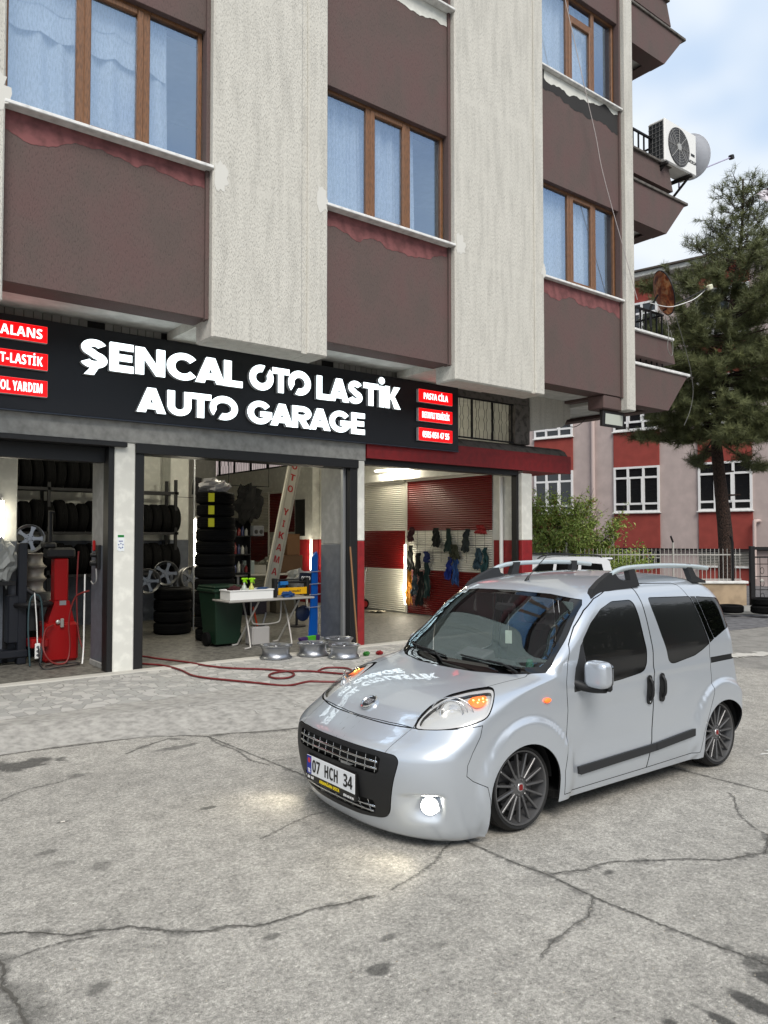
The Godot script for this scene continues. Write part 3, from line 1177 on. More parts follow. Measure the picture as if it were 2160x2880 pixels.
	# pillars: white or red front, grey paint inside
	for k in [[3.80, 4.10, false], [8.15, 8.30, true], [12.5, 12.83, true], [-0.4, -0.1, false]]:
		var x0: float = k[0]
		var x1: float = k[1]
		var fr := Mb.new()
		fr.span(Vector3(x0, 1.9 if k[2] else 0.0, -11.36), Vector3(x1, 3.338, -11.105), 0.015)
		part("pillar", fr, M.white_wall, b)
		if k[2]:
			var rd := Mb.new()
			rd.span(Vector3(x0, 0.0, -11.36), Vector3(x1, 1.899, -11.104), 0.015)
			part("pillar_base", rd, M.red_paint, b)
		if x1 < 12.0:
			if k[2]:
				x0 = 8.0
			var gu := Mb.new()
			gu.span(Vector3(x0 - 0.02, 1.84, -12.05), Vector3(x1 + 0.02, 5.05, -11.362), 0.01)
			part("pillar_back", gu, M.pale_paint, b)
			var gl := Mb.new()
			gl.span(Vector3(x0 - 0.022, 0.1, -12.052), Vector3(x1 + 0.022, 1.838, -11.363), 0.01)
			part("grey_pillar_base", gl, M.grey_paint, b)
			var pl := Mb.new()
			pl.span(Vector3(x0 - 0.035, 0.03, -12.06), Vector3(x1 + 0.035, 0.12, -11.363), 0.01)
			part("plinth", pl, M.beam, b)
	# black steel door frames and headers
	var dk := Mb.new()
	dk.span(Vector3(3.72, 0.03, -11.36), Vector3(3.80, 3.3, -11.13), 0.008)
	dk.span(Vector3(4.10, 0.03, -11.34), Vector3(4.24, 3.27, -11.12), 0.008)
	dk.span(Vector3(7.985, 0.03, -11.34), Vector3(8.149, 3.27, -11.12), 0.008)
	dk.span(Vector3(-0.1, 3.27, -11.46), Vector3(3.95, 3.34, -11.02), 0.006)
	dk.span(Vector3(-0.1, 3.05, -11.47), Vector3(3.72, 3.271, -11.3), 0.006)
	dk.span(Vector3(4.10, 3.20, -11.45), Vector3(8.149, 3.345, -11.08), 0.006)
	dk.span(Vector3(8.30, 3.29, -11.45), Vector3(12.5, 3.41, -11.2), 0.006)
	dk.span(Vector3(12.44, 0.03, -11.36), Vector3(12.5, 3.3, -11.2), 0.006)
	part("door_frame", dk, M.black, b)
	var rl := Mb.new()
	rl.span(Vector3(7.925, 0.03, -11.33), Vector3(7.98, 3.2, -11.25), 0.004)
	part("door_rail", rl, M.galv, b)
	# grilled window right of the sign
	var gw := Mb.new()
	gw.span(Vector3(10.6, 4.82, -11.35), Vector3(12.83, 5.058, -11.18))
	gw.span(Vector3(12.36, 3.97, -11.36), Vector3(12.83, 4.82, -11.16), 0.01)
	part("side_wall_strip", gw, M.cap, b)
	grille(b, 10.55, 12.36, 3.98, 4.82, -11.22)


func grille(b: Node3D, x0: float, x1: float, y0: float, y1: float, z: float) -> void:
	var g := Mb.new()
	var kx := int((x1 - x0) / 0.11)
	for i in kx + 1:
		var x := lerpf(x0, x1, float(i) / kx)
		var s := 0.03 if i % 2 == 0 else -0.03
		var ym := (y0 + y1) / 2
		g.tube([Vector3(x, y0, z), Vector3(x, ym - 0.25, z), Vector3(x + s, ym - 0.19, z), Vector3(x + s, ym - 0.07, z), Vector3(x, ym, z), Vector3(x + s, ym + 0.07, z), Vector3(x + s, ym + 0.19, z), Vector3(x, ym + 0.25, z), Vector3(x, y1, z)], 0.006, 4)
	g.span(Vector3(x0, y0, z - 0.02), Vector3(x1, y0 + 0.03, z + 0.012))
	g.span(Vector3(x0, y1 - 0.03, z - 0.02), Vector3(x1, y1, z + 0.012))
	for k in 4:
		var x := lerpf(x0, x1, k / 3.0)
		g.span(Vector3(x - 0.02, y0, z - 0.05), Vector3(x + 0.02, y1, z - 0.02))
	part("window_grille", g, M.iron, b)


func make_garage_room() -> void:
	var b: Node3D = get_node("apartment_building")
	# back and side walls with a row of grilled windows high on the right
	var w := Mb.new()
	w.span(Vector3(-7.0, 0.0, -17.7), Vector3(7.6, 5.058, -17.5))
	w.span(Vector3(7.5, 0.0, -26.2), Vector3(7.7, 5.058, -17.701))
	w.span(Vector3(7.7, 0.0, -26.2), Vector3(12.6, 5.058, -26.0))
	w.span(Vector3(12.6, 0.0, -26.0), Vector3(12.83, 4.2, -11.37))
	w.span(Vector3(12.6, 4.2, -20.0), Vector3(12.83, 5.058, -11.37))
	w.span(Vector3(12.6, 4.98, -26.0), Vector3(12.83, 5.058, -20.001))
	part("inner_wall", w, M.white_wall, b)
	var rr := Mb.new()
	rr.span(Vector3(12.585, 0.03, -20.1), Vector3(12.6, 1.9, -19.0))
	rr.span(Vector3(12.585, 0.03, -12.02), Vector3(12.6, 1.9, -11.37))
	part("red_dado", rr, M.red_paint, b)
	var gd := Mb.new()
	gd.span(Vector3(-7.0, 0.03, -17.5), Vector3(7.6, 1.89, -17.485))
	part("grey_dado", gd, M.grey_paint, b)
	# inner columns
	for k in [[7.10, 7.55, -17.48, -17.0], [2.3, 2.93, -13.5, -13.0]]:
		var c := Mb.new()
		c.span(Vector3(k[0], 1.9, k[2]), Vector3(k[1], 5.05, k[3]), 0.01)
		part("column", c, M.white_wall, b)
		var c2 := Mb.new()
		c2.span(Vector3(k[0] - 0.004, 0.03, k[2]), Vector3(k[1] + 0.004, 1.899, k[3] + 0.004), 0.01)
		part("column_base", c2, M.grey_paint, b)
	var pc := Mb.new()
	pc.span(Vector3(12.35, 1.9, -20.1), Vector3(12.6, 5.05, -19.1), 0.01)
	pc.span(Vector3(12.4, 3.42, -18.2), Vector3(12.599, 3.62, -11.6), 0.01)
	part("wall_pier", pc, M.white_wall, b)
	var pr := Mb.new()
	pr.span(Vector3(12.345, 0.03, -20.1), Vector3(12.584, 1.899, -19.095), 0.01)
	part("wall_pier_base", pr, M.red_paint, b)
	# window bars seen at the far end
	var g := Mb.new()
	for i in 48:
		var z := -25.95 + i * 0.124
		var s := 0.03 if i % 2 == 0 else -0.03
		g.tube([Vector3(12.64, 4.2, z), Vector3(12.64, 4.5, z), Vector3(12.64, 4.56, z + s), Vector3(12.64, 4.7, z + s), Vector3(12.64, 4.76, z), Vector3(12.64, 4.98, z)], 0.008, 4)
	for i in 6:
		g.span(Vector3(12.66, 4.2, -25.9 + i * 1.18 - 0.03), Vector3(12.72, 4.98, -25.9 + i * 1.18 + 0.03))
	g.span(Vector3(12.62, 4.2, -25.98), Vector3(12.72, 4.25, -20.0))
	part("window_grille", g, M.iron, b)
	# roller shutters on the right-hand wall
	var n := 0
	for k in [[-15.0, -12.05, 0], [-18.4, -15.1, 1], [-22.0, -20.15, 0], [-25.9, -22.1, 1]]:
		var hs := Mb.new()
		hs.span(Vector3(12.53, 3.37, k[0]), Vector3(12.598, 3.42, k[1]), 0.008)
		hs.span(Vector3(12.53, 0.04, k[0] - 0.05), Vector3(12.6, 3.37, k[0]), 0.008)
		var sh := part("roller_shutter", hs, M.white_slat, b)
		for q in [[0.05, 1.15], [1.15, 2.13], [2.13, 3.37]]:
			var mb := Mb.new()
			var rows := int((q[1] - q[0]) / 0.05)
			for i in rows:
				var y0: float = q[0] + (q[1] - q[0]) * i / rows
				var y1: float = q[0] + (q[1] - q[0]) * (i + 1) / rows
				var prof := [Vector2(12.585, y0), Vector2(12.568, y0 + 0.010), Vector2(12.560, (y0 + y1) / 2), Vector2(12.568, y1 - 0.010), Vector2(12.585, y1)]
				for j in 4:
					mb.facing(Vector3(prof[j].x, prof[j].y, k[0]), Vector3(prof[j + 1].x, prof[j + 1].y, k[0]), Vector3(prof[j + 1].x, prof[j + 1].y, k[1]), Vector3(prof[j].x, prof[j].y, k[1]), Vector3(-1, 0, 0))
			part("slats", mb, M.red_slat if (n % 2 == 0) == (k[2] == 0) else M.white_slat, sh)
			n += 1
		n = 0
	# white pipe down the corner
	var pp := Mb.new()
	pp.tube([Vector3(12.54, 3.3, -11.75), Vector3(12.54, 0.05, -11.75)], 0.045, 10)
	part("down_pipe", pp, M.white, b)


func cable(b, pts: Array, z: float, r: float, m: Material, called: String, label: String) -> void:
	var p := []
	for i in range(0, pts.size(), 2):
		p.append(Vector3(pts[i], pts[i + 1], z))
	var mb := Mb.new()
	mb.tube(smooth_line(p, 5), r, 5)
	single(called, mb, m, label, "cable")


func make_facade_things() -> void:
	var b: Node3D = get_node("apartment_building")
	# balconies on the side, shaped like tubs
	for lv in 3:
		var dy: float = [0.0, 4.05, 8.0][lv]
		var fw := Mb.new()
		var prof := v2([14.235, 4.83 + dy, 15.78, 4.83 + dy, 16.58, 5.70 + dy, 14.235, 5.70 + dy])
		fw.prism(prof, Transform3D(Basis(), Vector3(0, 0, -10.0)), 0.36)
		fw.prism(prof, Transform3D(Basis(), Vector3(0, 0, -13.2)), 0.3)
		fw.prism(v2([15.45, 4.832 + dy, 15.77, 4.832 + dy, 16.57, 5.699 + dy, 16.3, 5.699 + dy]), Transform3D(Basis(), Vector3(0, 0, -12.9)), 2.9)
		var bal := part("balcony", fw, M.brown, b)
		var fl := Mb.new()
		fl.span(Vector3(14.235, 4.93 + dy, -12.9), Vector3(15.6, 5.05 + dy, -10.001))
		part("balcony_floor", fl, M.soffit, bal)
		var trim := Mb.new()
		trim.span(Vector3(14.24, 5.701 + dy, -13.25), Vector3(16.66, 5.765 + dy, -9.6), 0.01)
		part("coping", trim, M.sill if lv == 0 else M.cap, bal)
		var up := Mb.new()
		up.prism(v2([14.24, 5.98 + dy, 16.28, 5.98 + dy, 16.1, 6.49 + dy, 14.24, 6.49 + dy]), Transform3D(Basis(), Vector3(0, 0, -13.0)), 3.24)
		part("parapet", up, M.brown, bal)
		var t2 := Mb.new()
		t2.span(Vector3(14.24, 6.491 + dy, -13.05), Vector3(16.16, 6.55 + dy, -9.7), 0.01)
		part("parapet_cap", t2, M.sill if lv == 0 else M.cap, bal)
		var rl := Mb.new()
		var lb := Mb.new()
		lb.span(Vector3(0, 0, -0.012), Vector3(0.025, 0.213, 0.012))
		var low_bar := lb.mesh()
		var hb := Mb.new()
		hb.span(Vector3(0, 0, -0.015), Vector3(0.03, 0.549, 0.015))
		var high_bar := hb.mesh()
		for i in 9:
			var x := 14.3 + i * 0.215
			var b1 := part("baluster", low_bar, M.iron, bal)
			b1.position = Vector3(x, 5.766 + dy, -9.94)
			var b2 := part("rail_bar", high_bar, M.iron, bal)
			b2.position = Vector3(x, 6.551 + dy, -9.94)
		rl.span(Vector3(14.24, 7.1 + dy, -9.96), Vector3(16.08, 7.14 + dy, -9.91))
		rl.span(Vector3(16.04, 7.102 + dy, -13.0), Vector3(16.079, 7.138 + dy, -9.95))
		part("railing", rl, M.iron, bal)
	# air conditioner on brackets
	var ac := thing("air_conditioner", "white outdoor air conditioner unit with round fan grille hung by the balcony", "air conditioner", Vector3(16.38, 10.55, -9.82))
	var sh := Mb.new()
	sh.box(Vector3(0, 0.505, 0), Vector3(1.34, 1.01, 0.44), 0.03)
	part("casing", sh, M.white, ac)
	var ring := Mb.new()
	ring.lathe([Vector2(0.0, 0.004), Vector2(0.42, 0.004), Vector2(0.44, 0.015), Vector2(0.45, 0.0)], Transform3D(Basis(Vector3.RIGHT, Vector3.BACK, Vector3.UP), Vector3(-0.1, 0.48, 0.222)), 32)
	part("fan_opening", ring, mat(Color(0.25, 0.25, 0.26), 0.6), ac)
	var gr := Mb.new()
	for r in [0.1, 0.16, 0.22, 0.28, 0.34, 0.40]:
		var p := []
		for i in 28:
			p.append(Vector3(-0.1 + cos(TAU * i / 28) * r, 0.48 + sin(TAU * i / 28) * r, 0.238))
		gr.tube(p, 0.004, 4, true)
	for i in 8:
		var a := TAU * i / 8
		gr.tube([Vector3(-0.1 + cos(a) * 0.08, 0.48 + sin(a) * 0.08, 0.242), Vector3(-0.1 + cos(a) * 0.44, 0.48 + sin(a) * 0.44, 0.24)], 0.007, 4)
	gr.lathe([Vector2(0.0, 0.02), Vector2(0.08, 0.016), Vector2(0.085, 0.0)], Transform3D(Basis(Vector3.RIGHT, Vector3.BACK, Vector3.UP), Vector3(-0.1, 0.48, 0.23)), 16)
	part("fan_grille", gr, mat(Color(0.62, 0.62, 0.61), 0.5), ac)
	var co := Mb.new()
	co.span(Vector3(-0.676, 0.06, -0.19), Vector3(-0.669, 0.94, 0.18))
	part("coil", co, mat(Color(0.22, 0.23, 0.24), 0.6, 0.3), ac)
	var fin := Mb.new()
	for i in 5:
		fin.span(Vector3(-0.684, 0.05, -0.19 + i * 0.09), Vector3(-0.677, 0.95, -0.182 + i * 0.09))
	for i in 9:
		fin.span(Vector3(-0.69, 0.06 + i * 0.11, -0.2), Vector3(-0.6841, 0.068 + i * 0.11, 0.19))
	part("coil_guard", fin, mat(Color(0.5, 0.5, 0.5), 0.5), ac)
	var lg := part("maker_lettering", words("MERSA", 0.34, 0.075, 0.004), mat(Color(0.08, 0.08, 0.10), 0.5), ac)
	lg.position = Vector3(0.31, 0.26, 0.221)
	var win := Mb.new()
	win.box(Vector3(0.5, 0.47, 0.222), Vector3(0.16, 0.06, 0.006))
	part("panel_slot", win, M.black, ac)
	var br := Mb.new()
	br.span(Vector3(-0.66, -0.07, -0.7), Vector3(-0.56, -0.003, 0.24), 0.01)
	br.span(Vector3(0.36, -0.07, -0.7), Vector3(0.46, -0.003, 0.24), 0.01)
	br.tube([Vector3(-0.61, -0.07, 0.15), Vector3(-0.61, -0.6, -0.5)], 0.03, 6)
	br.tube([Vector3(0.41, -0.07, 0.15), Vector3(0.41, -0.6, -0.5)], 0.03, 6)
	part("bracket", br, mat(Color(0.10, 0.08, 0.07), 0.8), ac)
	dish(Vector3(15.62, 7.48, -9.72), Vector3(0.78, 0.33, 0.62), 0.49, true, Vector3(16.75, 7.72, -9.15), "rusty satellite dish with a dark rim above the lowest side balcony")
	dish(Vector3(17.35, 11.28, -10.0), Vector3(0.93, 0.30, -0.02), 0.52, false, Vector3(19.1, 11.75, -9.8), "white satellite dish seen edge-on behind the air conditioner")
	# floodlight under the corner
	var fl := thing("floodlight", "black framed floodlight hung under the building corner", "lamp", Vector3(13.78, 4.44, -9.72))
	var bd := Mb.new()
	bd.box(Vector3(0, 0, 0), Vector3(0.76, 0.32, 0.08), 0.012, Basis(Vector3.RIGHT, 0.06))
	part("housing", bd, M.black, fl)
	var fc := Mb.new()
	fc.box(Vector3(0, -0.003, 0.042), Vector3(0.60, 0.22, 0.006), 0.0, Basis(Vector3.RIGHT, 0.06))
	part("lens", fc, mat(Color(0.72, 0.74, 0.70), 0.35), fl)
	var yk := Mb.new()
	yk.tube([Vector3(-0.37, 0.0, -0.03), Vector3(-0.37, 0.17, -0.04), Vector3(0.37, 0.17, -0.04), Vector3(0.37, 0.0, -0.03)], 0.012, 5)
	part("bracket", yk, M.black, fl)
	cable(b, [11.86, 12.57, 12.13, 11.87, 12.53, 10.83, 12.83, 10.08, 13.01, 9.5, 13.33, 8.8, 13.72, 8.03, 14.0, 7.46, 14.22, 7.0], -9.38, 0.008, mat(Color(0.72, 0.69, 0.68), 0.7), "hanging_cable", "long pale cable hanging down across the third window bay")
	cable(b, [12.84, 4.3, 13.1, 4.28, 13.35, 4.38, 13.5, 4.5], -10.2, 0.008, M.iron, "lamp_cable", "thin dark cable sagging from the wall to the floodlight")
	cable(b, [16.72, 7.67, 16.3, 7.40, 15.75, 7.17, 15.2, 7.0, 14.5, 6.95], -9.25, 0.009, M.white, "dish_cable", "white cable from the rusty dish back to the wall")
	cable(b, [15.48, 6.9, 15.60, 6.6, 15.55, 6.2, 15.72, 6.05, 15.76, 6.3, 15.67, 6.6], -9.5, 0.008, mat(Color(0.5, 0.5, 0.48), 0.6), "loop_cable", "grey cable looped over the lowest balcony parapet")
	cable(b, [15.8, 6.95, 16.1, 6.45, 16.3, 6.05, 16.42, 5.75, 16.5, 5.3, 16.35, 4.85, 16.1, 4.5], -9.45, 0.0055, mat(Color(0.42, 0.42, 0.41), 0.6), "drop_cable", "grey cable dangling past the outer end of the lowest balcony")


func dish(at: Vector3, axis: Vector3, r: float, rust: bool, lnb: Vector3, label: String) -> void:
	var d := thing("satellite_dish", label, "satellite dish", at)
	var y := axis.normalized()
	var x := y.cross(Vector3.UP).normalized()
	var xf := Transform3D(Basis(x, y, x.cross(y)), Vector3.ZERO)
	var prof := []
	for i in 9:
		var k := i / 8.0
		prof.append(Vector2(r * k, 0.2 * r * k * k))
	prof.append(Vector2(r + 0.012, 0.2 * r + 0.004))
	prof.append(Vector2(r + 0.012, 0.2 * r - 0.012))
	for i in range(8, -1, -1):
		var k := i / 8.0
		prof.append(Vector2(r * k, 0.2 * r * k * k - 0.014))
	var mb := Mb.new()
	mb.lathe(prof, xf, 36)
	var m := mat(Color(0.82, 0.83, 0.86), 0.5)
	if rust:
		m = mat(Color(0.78, 0.62, 0.46), 0.75)
		m.albedo_texture = ntex(61, 0.016, 5, [[0.30, Color(0.42, 0.22, 0.13)], [0.45, Color(0.72, 0.42, 0.24)], [0.58, Color(0.90, 0.68, 0.50)], [0.68, Color(1.0, 0.95, 0.88)]])
		planes(m, Vector3(0.55, 0.55, 0.55))
	part("bowl", mb, m, d)
	if rust:
		var rim := Mb.new()
		var p := []
		for i in 36:
			p.append(xf * Vector3(cos(TAU * i / 36) * (r + 0.01), 0.2 * r, sin(TAU * i / 36) * (r + 0.01)))
		rim.tube(p, 0.016, 6, true)
		part("rim", rim, M.iron, d)
	var arm := Mb.new()
	var foot := xf * Vector3(0, 0.15 * r, 0) + Vector3(0, -r * 0.93, 0) * (1.0 - y.y * 0.4)
	arm.tube([foot, lnb - at], 0.018, 6)
	arm.tube([Vector3(0, 0, 0) - y * 0.05, Vector3(-0.15, -0.3, -0.15), Vector3(-0.15, -0.75, -0.15)], 0.025, 6)
	part("arm", arm, M.iron if rust else mat(Color(0.66, 0.64, 0.74), 0.5), d)
	var head := Mb.new()
	head.box(lnb - at, Vector3(0.15, 0.12, 0.1), 0.02, Basis(Vector3.BACK, 0.4))
	part("receiver", head, mat(Color(0.80, 0.80, 0.70), 0.5) if rust else M.iron, d)


func make_school() -> void:
	var wall := mat(Color(0.74, 0.68, 0.665), 0.9)
	wall.albedo_texture = ntex(70, 0.012, 5, [[0.1, 0.92], [0.5, 0.96], [0.8, 1.0]])
	planes(wall, Vector3(0.25, 0.2, 0.25))
	var red := mat(Color(0.60, 0.262, 0.23), 0.9)
	red.albedo_texture = ntex(71, 0.012, 5, [[0.1, 0.9], [0.5, 0.95], [0.8, 1.0]])
	planes(red, Vector3(0.3, 0.3, 0.3))
	var s := thing("school_building", "long pinkish grey building with red panels and white framed windows across the side street", "building", Vector3(29.8, 0, -19.9), -1.352)
	var mb := Mb.new()
	mb.span(Vector3(-34, 0, -14), Vector3(24, 13.4, -0.12))
	part("wall", mb, wall, s)
	var ev := Mb.new()
	ev.span(Vector3(-34.6, 13.4, -14.6), Vector3(24.6, 13.62, 0.4), 0.02)
	part("eave", ev, M.soffit, s)
	var rf := Mb.new()
	rf.prism(v2([-14.8, 13.621, 0.5, 13.621, 0.5, 13.70, -7.0, 14.4, -14.8, 13.7]), Transform3D(Basis(Vector3(0, 0, 1), Vector3.UP, Vector3.LEFT), Vector3(24.8, 0, 0)), 59.5)
	part("roof", rf, mat(Color(0.30, 0.27, 0.25), 0.9), s)
	var lg := Mb.new()
	lg.span(Vector3(-34, 1.42, -0.119), Vector3(24, 1.48, 0.03))
	part("ledge", lg, M.iron, s)
	var fm := mat(Color(0.90, 0.90, 0.90), 0.4)
	var gl := mat(Color(0.10, 0.105, 0.115), 0.08)
	gl.metallic_specular = 0.6
	var bays := [[-12.8, -10.8], [-8.88, -6.88], [-4.97, -2.97], [-0.98, 1.08], [2.71, 4.83], [6.6, 8.7], [10.5, 12.6]]
	for k in bays:
		var x0: float = k[0]
		var x1: float = k[1]
		for q in [[1.481, 3.04], [5.1, 6.68], [8.75, 10.33], [12.4, 13.399], [0.0, 0.76]]:
			var p := Mb.new()
			p.span(Vector3(x0, q[0], -0.119), Vector3(x1, q[1], -0.05), 0.004)
			part("red_panel", p, red, s)
		for y0 in [3.06, 6.71, 10.36]:
			school_window(s, x0, x1, y0, y0 + 2.04, fm, gl)
		var sl := Mb.new()
		for y0 in [3.05, 6.70, 10.35]:
			sl.span(Vector3(x0 - 0.05, y0 - 0.04, -0.11), Vector3(x1 + 0.05, y0 + 0.012, 0.04), 0.006)
		sl.span(Vector3(x0 - 0.03, 0.70, -0.048), Vector3(x1 + 0.03, 0.78, 0.03), 0.006)
		part("sill", sl, M.sill, s)
		# basement opening, slatted or barred
		var ob := Mb.new()
		ob.span(Vector3(x0, 0.781, -0.119), Vector3(x1, 1.37, -0.10))
		part("basement_window", ob, M.black, s)
		var bars := Mb.new()
		if x0 > 2.0:
			for i in 9:
				bars.box(Vector3((x0 + x1) / 2, 0.81 + i * 0.064, -0.07), Vector3(x1 - x0, 0.04, 0.012), 0.0, Basis(Vector3.RIGHT, 0.5))
		else:
			for i in 9:
				bars.span(Vector3(x0 + i * (x1 - x0) / 8.0 - 0.02, 0.78, -0.08), Vector3(x0 + i * (x1 - x0) / 8.0 + 0.02, 1.37, -0.06))
			bars.span(Vector3(x0, 1.05, -0.085), Vector3(x1, 1.10, -0.055))
		part("window_slats", bars, mat(Color(0.70, 0.69, 0.66), 0.5), s)
	var dp := Mb.new()
	dp.tube([Vector3(-1.95, 13.4, -0.03), Vector3(-1.95, 0.1, -0.03)], 0.09, 10)
	var dp2 := Mb.new()
	dp2.tube(smooth_line([Vector3(4.95, 0.3, 0.2), Vector3(4.95, 2.45, 0.2), Vector3(4.97, 2.58, 0.15), Vector3(5.05, 2.62, 0.0), Vector3(5.08, 2.6, -0.1)], 4), 0.07, 8)
	part("drain_pipe", dp2, mat(Color(0.76, 0.69, 0.67), 0.6), s)
	part("drain_pipe", dp, mat(Color(0.76, 0.69, 0.67), 0.6), s)


func school_window(s: Node3D, x0: float, x1: float, y0: float, y1: float, fm: Material, gl: Material) -> void:
	var mb := Mb.new()
	var z := -0.06
	var xa := lerpf(x0, x1, 0.32)
	var xb := lerpf(x0, x1, 0.66)
	var ya := y0 + 0.38
	var yb := y1 - 0.5
	for k in [[x0, x0 + 0.09], [x1 - 0.09, x1], [xa - 0.05, xa + 0.05], [xb - 0.05, xb + 0.05]]:
		mb.span(Vector3(k[0], y0, z - 0.05), Vector3(k[1], y1, z + 0.03))
	for k in [[y0 + 0.001, y0 + 0.09], [y1 - 0.09, y1 - 0.001], [ya - 0.045, ya + 0.045], [yb - 0.045, yb + 0.045]]:
		mb.span(Vector3(x0 + 0.002, k[0], z - 0.048), Vector3(x1 - 0.002, k[1], z + 0.027))
	for k in [[xa + 0.05, xa + 0.1], [xb - 0.1, xb - 0.05]]:
		mb.span(Vector3(k[0], ya, z - 0.04), Vector3(k[1], yb, z + 0.045))
	var w := part("window", mb, fm, s)
	for cx in [[x0, xa], [xa, xb], [xb, x1]]:
		for cy in [[y0, ya], [ya, yb], [yb, y1]]:
			var p := Mb.new()
			p.facing(Vector3(cx[0], cy[0], z - 0.02), Vector3(cx[1], cy[0], z - 0.02), Vector3(cx[1], cy[1], z - 0.02), Vector3(cx[0], cy[1], z - 0.02), Vector3(0, 0, 1))
			part("pane", p, gl, w)


func make_side_street() -> void:
	var dir := Vector3(0.786, 0, 0.618)
	var nrm := Vector3(-0.618, 0, 0.786)
	var bs := Basis(dir, Vector3.UP, nrm)
	var o := Vector3(16.0, 0, -14.18)
	var turn := -atan2(0.618, 0.786)
	var beige := mat(Color(0.66, 0.58, 0.48), 0.9)
	beige.albedo_texture = ntex(72, 0.01, 5, [[0.1, 0.8], [0.6, 1.0]])
	planes(beige, Vector3(0.5, 0.4, 0.5))
	var w := thing("boundary_wall", "low beige wall with a pale coping that carries the white picket fence", "wall", o, turn)
	var mb := Mb.new()
	mb.span(Vector3(0, 0, -0.25), Vector3(6.08, 0.70, 0))
	part("wall_body", mb, beige, w)
	var cp := Mb.new()
	cp.span(Vector3(-0.02, 0.70, -0.3), Vector3(6.12, 0.77, 0.05), 0.01)
	part("coping", cp, M.sill, w)
	var kerb := Mb.new()
	kerb.span(Vector3(-2, 0, 0.002), Vector3(16, 0.11, 1.5), 0.02)
	var kb := setting("kerb", kerb, M.beam)
	kb.position = o
	kb.rotation.y = turn
	var f := thing("picket_fence", "white metal picket fence standing on the beige wall", "fence", o + Vector3(0, 0.77, 0) - nrm * 0.12, turn)
	var pk := Mb.new()
	pk.box(Vector3(0, 0.44, 0), Vector3(0.013, 0.88, 0.013))
	var pm := pk.mesh()
	var fw := mat(Color(0.66, 0.65, 0.63), 0.5)
	for i in 52:
		var p := part("picket", pm, fw, f)
		p.position = Vector3(0.1 + i * 0.115, 0, 0)
	var r := Mb.new()
	r.span(Vector3(0, 0.70, -0.012), Vector3(6.0, 0.73, 0.012))
	r.span(Vector3(0, 0.03, -0.0121), Vector3(6.0, 0.055, 0.0121))
	part("rail", r, fw, f)
	for k in [1.2, 4.13]:
		var po := Mb.new()
		po.tube([Vector3(k, 0, 0.02), Vector3(k, 1.05, 0.02)], 0.03, 8)
		part("post", po, fw, f)
		var tip := Mb.new()
		tip.tube([Vector3(k, 1.05, 0.02), Vector3(k - 0.09, 1.22, 0.1)], 0.026, 8)
		part("post_tip", tip, M.iron, f)
	var bp := Mb.new()
	bp.tube([Vector3(5.75, 0, 0.05), Vector3(5.75, 1.05, 0.05), Vector3(5.68, 1.22, 0.1)], 0.035, 8)
	part("post", bp, M.iron, f)
	var g := thing("iron_gate", "black wrought iron gate with scrollwork at the end of the beige wall", "gate", o + dir * 6.2, turn)
	var gf := Mb.new()
	for k in [[0.0, 0.12, 0, 1.72], [1.3, 1.42, 0, 1.72]]:
		gf.span(Vector3(k[0], k[2], -0.1), Vector3(k[1], k[3], 0.02), 0.006)
	gf.span(Vector3(0.12, 1.62, -0.08), Vector3(1.3, 1.70, 0.0))
	gf.span(Vector3(0.12, 1.40, -0.07), Vector3(1.3, 1.44, -0.01))
	part("frame", gf, M.iron, g)
	var sc := Mb.new()
	for i in 5:
		var x := 0.28 + i * 0.22
		sc.tube([Vector3(x, 0.05, -0.04), Vector3(x, 1.4, -0.04)], 0.01, 5)
		for y in [0.35, 0.7, 1.05]:
			var p := []
			for j in 14:
				p.append(Vector3(x + 0.055 + cos(TAU * j / 14) * 0.05, y + sin(TAU * j / 14) * 0.09, -0.04))
			sc.tube(p, 0.007, 4, true)
	for y in [0.05, 0.52, 0.88, 1.22]:
		sc.span(Vector3(0.12, y, -0.05), Vector3(1.3, y + 0.02, -0.03))
	part("scrollwork", sc, M.iron, g)
	for k in [[0.22], [0.62]]:
		var st := Mb.new()
		st.ball(Vector3(k[0] + 0.1, 0.78, -0.02), Vector3(0.05, 0.05, 0.02), 12, 6)
		part("boss", st, fw, g)
	# old tyres along the kerb
	var t := make_tyre("tyre_ring", "worn tyre lying flat on the kerb before the beige wall", 0.30, 0.19, 0.18, "tyres along the kerb")
	t.position = Vector3(18.58, 0.11, -9.72)
	copy_of(t, "worn tyre lying flat at the far right edge on the kerb", Vector3(18.98, 0.11, -9.1), 0.7)
	copy_of(t, "worn tyre lying on top of another tyre at the right edge", Vector3(19.0, 0.30, -9.1), 1.7)
	# parked white car
	parked_car()
	# printed cloth at the right edge
	var gsh := []
	for i in 12:
		var row := []
		for j in 12:
			var u := j / 11.0
			var v := i / 11.0
			var half := 0.05 + 0.75 * u
			row.append(Vector3(11.9 + u * 0.9, 7.28 + (v - 0.45) * half * 1.5, -5.69 + u * 0.5 + 0.04 * sin(u * 9.0 + v * 4.0)))
		gsh.append(row)
	var bn := Mb.new()
	bn.sheet(gsh)
	var bm := mat(Color(0.82, 0.80, 0.82), 0.8)
	bm.albedo_texture = ntex(73, 0.02, 2, [[0.45, Color(0.25, 0.2, 0.22)], [0.5, Color(1, 1, 1)]])
	planes(bm, Vector3(1.1, 1.6, 1.1))
	single("hanging_banner", bn, bm, "white cloth banner with dark print at the right edge of the sky", "banner")


# a tyre that lies flat, its lower side at the origin
func make_tyre(called: String, label: String, r: float, inner: float, w: float, group: String) -> Node3D:
	var t := thing(called, label, "tyre", Vector3.ZERO, 0.0, group)
	var mb := Mb.new()
	tyre_shape(mb, r, inner, w, Transform3D())
	part("casing", mb, M.rubber, t)
	return t


